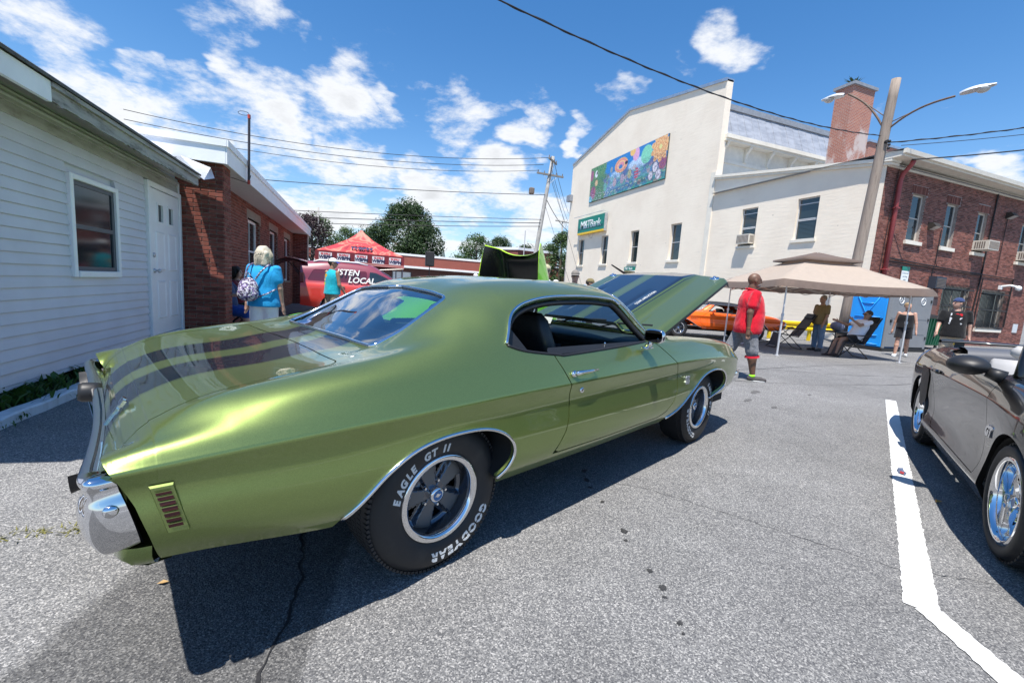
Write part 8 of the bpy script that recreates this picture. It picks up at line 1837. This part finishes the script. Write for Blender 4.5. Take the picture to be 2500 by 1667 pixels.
# ================================================================ loudspeaker on a stand
ls = thing('loudspeaker', 'black box loudspeaker raised on a stand in front of the low shop building', 'speaker', (3.1, 20, 0)); m = MB(); m.bbox(-.19,.19,-.17,.17,2.03,2.70,.03); cb_ = m.build('cabinet', BLACKTRIM, ls)
m = MB(); m.bbox(-.16,.16,-.178,-.171,2.08,2.65,.003); m.build('grille', pm('speaker_grille', (.02,.02,.022), .7), cb_); m = MB(); m.cyl((0,0,.4),(0,0,2.03),.02); m.build('pole', STEEL_BLK, ls)
for a in (0.3, 2.4, 4.5): m = MB(); m.cyl((0,0,.75),(.5*math.cos(a),.5*math.sin(a),.02),.014); m.build('leg', STEEL_BLK, ls)
# ================================================================ far buildings
def far_buildings():
    t = thing('low_shop_building', 'long low shop building with a red-brown fascia and white trim beyond the tent', 'building', (-6, 45, 0))
    m = MB(); m.box(0,26,.5,14,0,3.6); m.build('wall', pm('shop_wall', (.10,.045,.04), .8, var=.2), t)
    m = MB(); m.box(-.1,26.1,-.9,.5,2.82,3.80); m.build('fascia', pm('shop_fascia', (.30,.085,.06), .6, var=.08, scale=1), t)
    m = MB(); m.box(-.15,26.15,-.95,.5,3.802,4.0); m.box(-.15,26.15,-.95,.5,2.62,2.818); m.build('trim', WHITE_PAINT, t)
    for i, x in enumerate((9.3, 14.2, 16.5, 18.8, 21.2, 23.4)):
        m = MB(); m.box(x, x+1.9, .44, .52, .7, 2.2); w = m.build('window', WGLASS if i else pm('bright_notice', (.7,.75,.78), .5), t); f = MB(); [f.box(x+q, x+q+.06, .40, .44, .65, 2.25) for q in (0,.9,1.84)]; f.build('frame', DKFRAME, w)
    m = MB(); m.box(18.0,20.4,.30,.40,2.0,2.3); m.build('shop_notice', pm('shop_cream', (.5,.45,.36), .6), t)
    t = thing('square_brick_building', 'two-storey square red brick building with a white roof edge in the distance', 'building', (17.5, 60, 0))
    m = MB(); m.add([(0,0,0),(3.2,-4,0),(10,-2.5,0),(7,6,0),(0,0,6.6),(3.2,-4,6.6),(10,-2.5,6.6),(7,6,6.6)], [(0,1,5,4),(1,2,6,5),(2,3,7,6),(3,0,4,7),(4,5,6,7)]); m.build('wall', CHIM2, t)
    m = MB(); m.add([(-.15,0,6.6),(3.2,-4.2,6.6),(10.2,-2.6,6.6),(7,6.2,6.6),(-.15,0,6.95),(3.2,-4.2,6.95),(10.2,-2.6,6.95),(7,6.2,6.95)], [(0,1,5,4),(1,2,6,5),(2,3,7,6),(3,0,4,7),(4,5,6,7),(3,2,1,0)]); m.build('roof_edge', WHITE_PAINT, t)
    for f, z in ((.25, 3.6), (.72, 4.6)): p = Vector((3.2*f,-4*f,0)); d = Vector((3.2,-4,0)).normalized(); n = Vector((-d.y*-1, -d.x, 0)); w = MB(); w.obox(p + Vector((-.04,-.03,z+.7)), d*.45, Vector((d.y,-d.x,0))*.03, (0,0,.75)); w.build('window', GREYFRAME, t)
    for x, y, z0, z1 in ((4.1,-4.0,0,9.3), (1.9,-2.6,2.2,4.4)): m = MB(); m.cyl((x,y,z0),(x,y,z1),.07); m.build('pipe', GREYFRAME, t)
    m = MB(); m.box(1.4,2.5,-3.3,-2.9,3.1,3.5); m.build('meter', GREYFRAME, t)
    t = thing('small_brick_house', 'small brick gable end showing past the low shop roof', 'building', (14.6, 52, 0)); m = MB(); m.box(0,4.5,0,5,0,4.3); m.build('wall', CHIM2, t)
    m = MB(); m.add([(-.3,-.3,4.3),(4.8,-.3,5.0),(4.8,5.3,5.0),(-.3,5.3,4.3),(-.3,-.3,4.1),(4.8,-.3,4.8),(4.8,5.3,4.8),(-.3,5.3,4.1)], [(0,1,2,3),(7,6,5,4),(0,4,5,1),(1,5,6,2)]); m.build('roof', SHINGLE, t)
    w = MB(); w.box(1.6,2.0,-.05,0,2.6,3.9); w.build('window', GREYFRAME, t)
    t = thing('church_spire', 'slender grey-green church spire far off beside the big tree', 'church', (27.6, 150, 0)); m = MB(); m.box(-1.6,1.6,-1.6,1.6,0,8.5); m.build('tower', pm('spire_stone', (.25,.24,.22), .9), t)
    m = MB(); m.lathe((0,0,8.5), (0,0,1), [(1.75,0),(1.2,1.2),(.0,6.2)], 8); m.build('spire', pm('spire_slate', (.13,.16,.15), .7), t)
    m = MB(); m.cyl((0,0,14.6),(0,0,16.2),.06); m.build('finial', GREYFRAME, t)
    t = thing('brick_annex', 'low red brick wall seen between the round tree and the bank corner', 'building', (24.5, 56, 0)); m = MB(); m.box(0,7,0,6,0,4.6); m.build('wall', CHIM2, t); m = MB(); m.box(-.1,7.1,-.1,6.1,4.6,4.8); m.build('coping', WHITE_PAINT, t)
CHIM2 = pm('distant_brick', (.235,.075,.058), .85, var=.18, scale=8)
far_buildings()
# ================================================================ utility poles and wires
def utility_pole(label, loc, H, lean=(0,0), arms=(), rz=0.0, r=.15, transformer=False):
    t = thing('utility_pole', label, 'pole', loc, rz, 'utility poles'); m = MB(); m.smooth = True; m.tube([(lean[0]*f, lean[1]*f, H*f) for f in (0,.25,.5,.75,1)], [r, r*.94, r*.88, r*.82, r*.75], 12); m.build('pole', pm('grey_pole_wood', (.33,.32,.30), .9, var=.25, scale=3), t)
    for (z, w, a) in arms:
        c = Vector((lean[0]*z/H, lean[1]*z/H, z)); d = Vector((math.cos(a), math.sin(a), -.02)); m = MB(); m.obox(c + Vector((0,-.12,0)), d*w, Vector((-d.y,d.x,0))*.05, (0,0,.06)); cr = m.build('cross_arm', pm('arm_wood', (.20,.19,.17), .9, var=.2), t)
        for q in (-.92,-.45,.45,.92): i = MB(); p = c + d*w*q + Vector((0,-.12,.06)); i.cyl(p, p + Vector((0,0,.16)), .035, n=8); i.build('insulator', AC_DARK, cr)
        b = MB(); b.tube([c + d*w*.55 + Vector((0,-.14,-.05)), c + Vector((0,-.14,-.6))], .015, 5); b.tube([c - d*w*.55 + Vector((0,-.14,-.05)), c + Vector((0,-.14,-.6))], .015, 5); b.build('arm_brace', GREYFRAME, t)
    if transformer: m = MB(); c = Vector((-.28,-.2,H*.76)); m.bbox(c.x-.18,c.x+.18,c.y-.15,c.y+.15,c.z-.25,c.z+.2,.05); m.build('flood_lamp', AC_DARK, t)
    return t
utility_pole('tall grey utility pole with two cross arms standing near the bank corner', (12.05, 30, 0), 11.1, (1.3, 0), ((9.75, 1.05, -.05), (10.75, .75, .75)), 0, .17, True)
utility_pole('smaller distant utility pole behind the round tree', (29.4, 60, 0), 12.2, (-.3, 0), ((11.8, 1.3, .05),), 0, .16)
utility_pole('thin dark pole among the trees behind the red tent', (-3.3, 40, 0), 6.9, (.1, 0), (), 0, .09)
WIRE = pm('wire_black', (.015,.015,.017), .6, var=0)
def wire(label, a, b, sag, r, n=28, twist=0.0):
    a, b = Vector(a), Vector(b); m = MB(); m.smooth = True; pts = []
    for i in range(n+1):
        t = i/n; p = a.lerp(b, t); p.z -= sag*4*t*(1-t)
        pts.append(p)
    m.tube(pts, r, 6)
    if twist:
        L = (b-a).length; k = int(L/.16); q = [a.lerp(b, i/k) + Vector((0,0,-sag*4*(i/k)*(1-i/k))) + Vector((math.sin(i*.9)*r*1.3, 0, math.cos(i*.9)*r*1.3)) for i in range(k+1)]; m.tube(q, r*.75, 5)
    o = m.build('overhead_wire', WIRE); tag(o, label, 'wire', 'overhead wires'); return o
wire('thick twisted cable sweeping down from the top edge to the lamp pole', (-9.0, 5.31, 7.05), (18.0, 10.95, 7.75), 1.22, .014, 60, 1)
wire('twisted cable leaving the lamp pole to the right edge', (18.0, 10.75, 7.45), (30, 4.6, 10.3), .35, .018, 30, 1)
wire('thin upper service wire running right from the brick eave', (19.6, 11.2, 7.75), (32, 4.2, 10.2), .3, .012); wire('thick lower service wire running right from the brick eave', (20.2, 11.1, 7.3), (31, 4.6, 9.5), .3, .024)
for lab, a, b, s, r in (('topmost thin wire left of the tall utility pole', (13.0,29.9,10.95), (-12,30,9.4), .9, .018), ('second wire from the top left of the tall pole', (12.6,29.9,10.4), (-12,30,8.9), .8, .018), ('third wire from the top left of the tall pole', (12.3,29.9,9.95), (-12,30,8.5), .8, .016), ('looped cable midway up the tall pole', (12.9,29.9,8.3), (-12,31,6.6), .25, .022),
    ('upper of the low cables in front of the big tree', (12.8,29.9,6.5), (-14,32,4.75), .12, .02), ('middle of the low cables in front of the big tree', (12.75,29.9,6.25), (-14,32,4.3), .15, .026), ('lowest of the cables in front of the big tree', (12.7,29.9,6.0), (-14,32,3.95), .2, .022),
    ('top wire from the tall pole toward the bank', (13.4,30,10.95), (20.5,41,9.4), .2, .018), ('second wire from the tall pole toward the bank', (13.3,30,10.3), (20.5,41,8.6), .2, .016), ('third wire from the tall pole toward the bank', (13.2,30,9.8), (20.5,41,8.0), .2, .016), ('heavy cable from the tall pole to the bank corner', (12.95,30,8.2), (20.1,39.9,7.4), .3, .028),
    ('steep guy wire down from the tall pole', (13.25,30,10.0), (19.0,33.5,1.0), .0, .012), ('second steep guy wire down from the tall pole', (12.9,30,7.8), (17.6,32.5,.5), .0, .012)): wire(lab, a, b, s, r)
# ================================================================ trees and weeds
def leafmat(name, c, var=.35):
    t = NT(name); a = t.n('Attribute', attribute_name='rnd').outputs['Fac']; n = t.noise(t.coord('Object'), .8, 3, .5)
    k = t.math('MULTIPLY', t.mr(a, 0, 1, 1-var, 1+var), t.mr(n, .3, .7, .75, 1.25)); cb = t.n('CombineColor'); [t.L.new(k, cb.inputs[i]) for i in range(3)]; t.base(t.mixc(1.0, c, cb.outputs[0], 'MULTIPLY')); t.p(Roughness=.55); t.b.inputs['Specular IOR Level'].default_value = .35
    tr = t.n('BsdfTranslucent'); tr.inputs[0].default_value = (c[0]*1.6, c[1]*1.9, c[2]*.9, 1); mx = t.n('MixShader'); mx.inputs[0].default_value = .22; t.L.new(t.b.outputs[0], mx.inputs[1]); t.L.new(tr.outputs[0], mx.inputs[2]); t.L.new(mx.outputs[0], t.out.inputs[0]); return t.m
BARK = pm('bark', (.09,.07,.055), .95, var=.3, scale=8, bump=.6, bscale=20)
LEAF_D, LEAF_M, LEAF_P, LEAF_W = leafmat('leaf_dark_green', (.030,.058,.018)), leafmat('leaf_mid_green', (.045,.085,.022)), leafmat('leaf_purple', (.028,.014,.018)), leafmat('leaf_weed', (.05,.10,.025))
def tree(label, loc, H, W, mat, seed, n=5200, leaf=.22, crown0=.22, shape='round', grp='trees beyond the lot'):
    r = random.Random(seed); t = thing('tree', label, 'tree', loc, 0, grp); tr = MB(); tr.smooth = True; tops = []
    tr.tube([(0,0,0),(r.uniform(-.1,.1),r.uniform(-.1,.1),H*.3),(r.uniform(-.2,.2),r.uniform(-.2,.2),H*.6),(0,0,H*.88)], [H*.035, H*.027, H*.017, H*.004], 9)
    for i in range(9):
        a = r.uniform(0, 2*PI); z = H*r.uniform(.25,.6); L = W*.42*r.uniform(.6,1); e = (L*math.cos(a), L*math.sin(a), z+L*r.uniform(.4,.9)); tr.tube([(0,0,z),(e[0]*.5,e[1]*.5,z+(e[2]-z)*.4),e], [H*.012,H*.008,H*.003], 6)
    tr.build('trunk', BARK, t)
    # clumps spread through the crown, then leaves round each clump
    cl = []
    while len(cl) < 110:
        z = r.uniform(crown0, 1); f = (z-crown0)/(1-crown0); rad = {'round': math.sin(PI*min(1, .12+f*.86))**.6, 'tall': math.sin(PI*min(1,.10+f*.88))**.8, 'cone': (1-f)**.7*.95+.05}[shape]
        a = r.uniform(0, 2*PI); q = r.uniform(.25,1)**.5*rad*W/2; cl.append((q*math.cos(a), q*math.sin(a), z*H*.96, W*r.uniform(.09,.17)))
    m = MB()
    for i in range(n):
        c = cl[r.randrange(len(cl))]; d = Vector((r.gauss(0,1), r.gauss(0,1), r.gauss(0,.8))).normalized()*c[3]*r.uniform(.55,1.12); p = Vector(c[:3])+d; nn = (d.normalized()+Vector((r.gauss(0,.5), r.gauss(0,.5), .5+r.gauss(0,.4)))).normalized(); s = leaf*r.uniform(.6,1.35)
        u = nn.cross(Vector((r.gauss(0,1), r.gauss(0,1), r.gauss(0,1)))).normalized(); v = nn.cross(u); m.rv = r.random(); m.add([p-u*s*.5, p+v*s*.32-nn*s*.06, p+u*s*.55, p-v*s*.32-nn*s*.06], [(0,1,2,3)])
    m.build('crown', mat, t, kind='stuff'); return t
tree('big dense dark green tree rising behind the red tent', (5.2, 50, 0), 10.0, 7.2, LEAF_D, 11, 30000, .22, .12)
tree('dark purple-leaved tree close behind the brick building', (-2.5, 27, 0), 4.6, 3.6, LEAF_P, 12, 12000, .105, .05)
tree('tall green tree behind the purple-leaved tree', (-4.6, 58, 0), 8.6, 5.0, LEAF_M, 13, 9000, .2, .1)
tree('green tree whose top shows just left of the tent peak', (-1.3, 60, 0), 7.6, 4.6, LEAF_M, 14, 8000, .2, .1)
tree('green tree between the tent peak and the big tree', (1.2, 62, 0), 8.4, 4.8, LEAF_D, 15, 8000, .2, .1)
tree('upright leafy tree against the bank corner', (23.0, 47, 0), 8.6, 3.9, LEAF_M, 16, 14000, .17, .03, 'tall')
tree('broad tree over the left end of the square brick building', (20.5, 78, 0), 10.6, 8.0, LEAF_M, 17, 10000, .28, .1)
tree('tree over the middle of the square brick building', (26.0, 80, 0), 11.2, 7.0, LEAF_D, 18, 9000, .28, .1)
tree('tree over the right end of the square brick building', (32.0, 82, 0), 10.2, 6.5, LEAF_D, 19, 9000, .28, .1)
tree('small bush-like tree at the left foot of the square brick building', (14.5, 66, 0), 6.0, 4.0, LEAF_M, 20, 5000, .22, .05)
tree('green tree behind the upright tree by the bank', (27.0, 58, 0), 8.4, 5.2, LEAF_D, 22, 7000, .22, .05)
def weeds():
    r = random.Random(8); m = MB()
    def tuft(x, y, h, n, sp):
        for i in range(n):
            a = r.uniform(0, 2*PI); L = h*r.uniform(.5,1.1); b = Vector((x+r.gauss(0,sp), y+r.gauss(0,sp), .02)); e = b+Vector((math.cos(a)*L*.6, math.sin(a)*L*.6, L*.8)); md = (b+e)/2+Vector((0,0,L*.22)); s = Vector((-math.sin(a), math.cos(a), 0))*L*r.uniform(.05,.12); m.rv = r.random()
            m.add([b, md-s, e, md+s], [(0,1,2,3)])
    for i in range(46): tuft(r.uniform(-2.95,-2.6), r.choice((r.uniform(3.6,5.0), r.uniform(4.6,6.4), r.uniform(5.6,8.3))), r.uniform(.10,.26), 26, .06)
    for i in range(30): tuft(-2.44+r.uniform(-.02,.04), r.uniform(3.4,7.2), r.uniform(.03,.08), 10, .03)
    m.build('weeds', LEAF_W, kind='stuff')['label'] = 'low green weeds along the foot of the white building'
    g = MB(); m2 = MB()
    for i in range(420):
        t_ = r.random(); x = -2.6+1.5*t_; y = 2.62-.17*t_+r.gauss(0,.03); 
        if r.random() < .25+.5*(math.sin(t_*9) > 0): a = r.uniform(0,2*PI); L = r.uniform(.012,.04); s = Vector((-math.sin(a), math.cos(a),0))*L*.12; b = Vector((x,y,.002)); e = b+Vector((math.cos(a)*L,math.sin(a)*L,L*.5)); m2.rv = r.random(); m2.add([b-s,e,b+s], [(0,1,2)])
    m2.build('crack_grass', leafmat('leaf_dry_grass', (.16,.15,.04)), kind='stuff')['label'] = 'dry yellow-green grass growing in a pavement crack'
weeds()
lf = thing('dry_leaf', 'curled tan dry leaf on the asphalt behind the green car', 'leaf', (-.72, 1.95, .006)); m = MB(); m.add([(-.02,0,0),(0,.012,.006),(.024,0,.003),(.004,-.013,.007)], [(0,1,2,3)]); m.build('blade', pm('dry_leaf_tan', (.34,.22,.09), .8), lf)
lf = thing('dry_leaf', 'yellow dry leaf on the asphalt beside the black convertible', 'leaf', (3.86, 1.60, .006)); m = MB(); m.add([(-.03,0,0),(0,.018,.008),(.03,0,.003),(.004,-.018,.009)], [(0,1,2,3)]); m.build('blade', pm('yellow_leaf', (.42,.24,.05), .8), lf)
lt = thing('flattened_wrapper', 'flattened shiny blue and red wrapper lying by the white line', 'litter', (4.25, 2.02, .005), .5); m = MB(); m.add([(-.10,-.02,0),(-.02,-.03,.004),(.03,-.015,.002),(.10,-.01,.006),(.09,.02,.001),(0,.03,.005),(-.08,.02,.002)], [tuple(range(7))]); m.build('foil', pm('wrapper_foil', (.22,.28,.42), .25, metal=.6, var=.6, scale=60), lt)
m = MB(); m.add([(-.09,-.01,.007),(-.03,-.015,.009),(-.02,.01,.009),(-.08,.012,.007)], [(0,1,2,3)]); m.build('print', pm('wrapper_red', (.3,.03,.03), .4), lt)
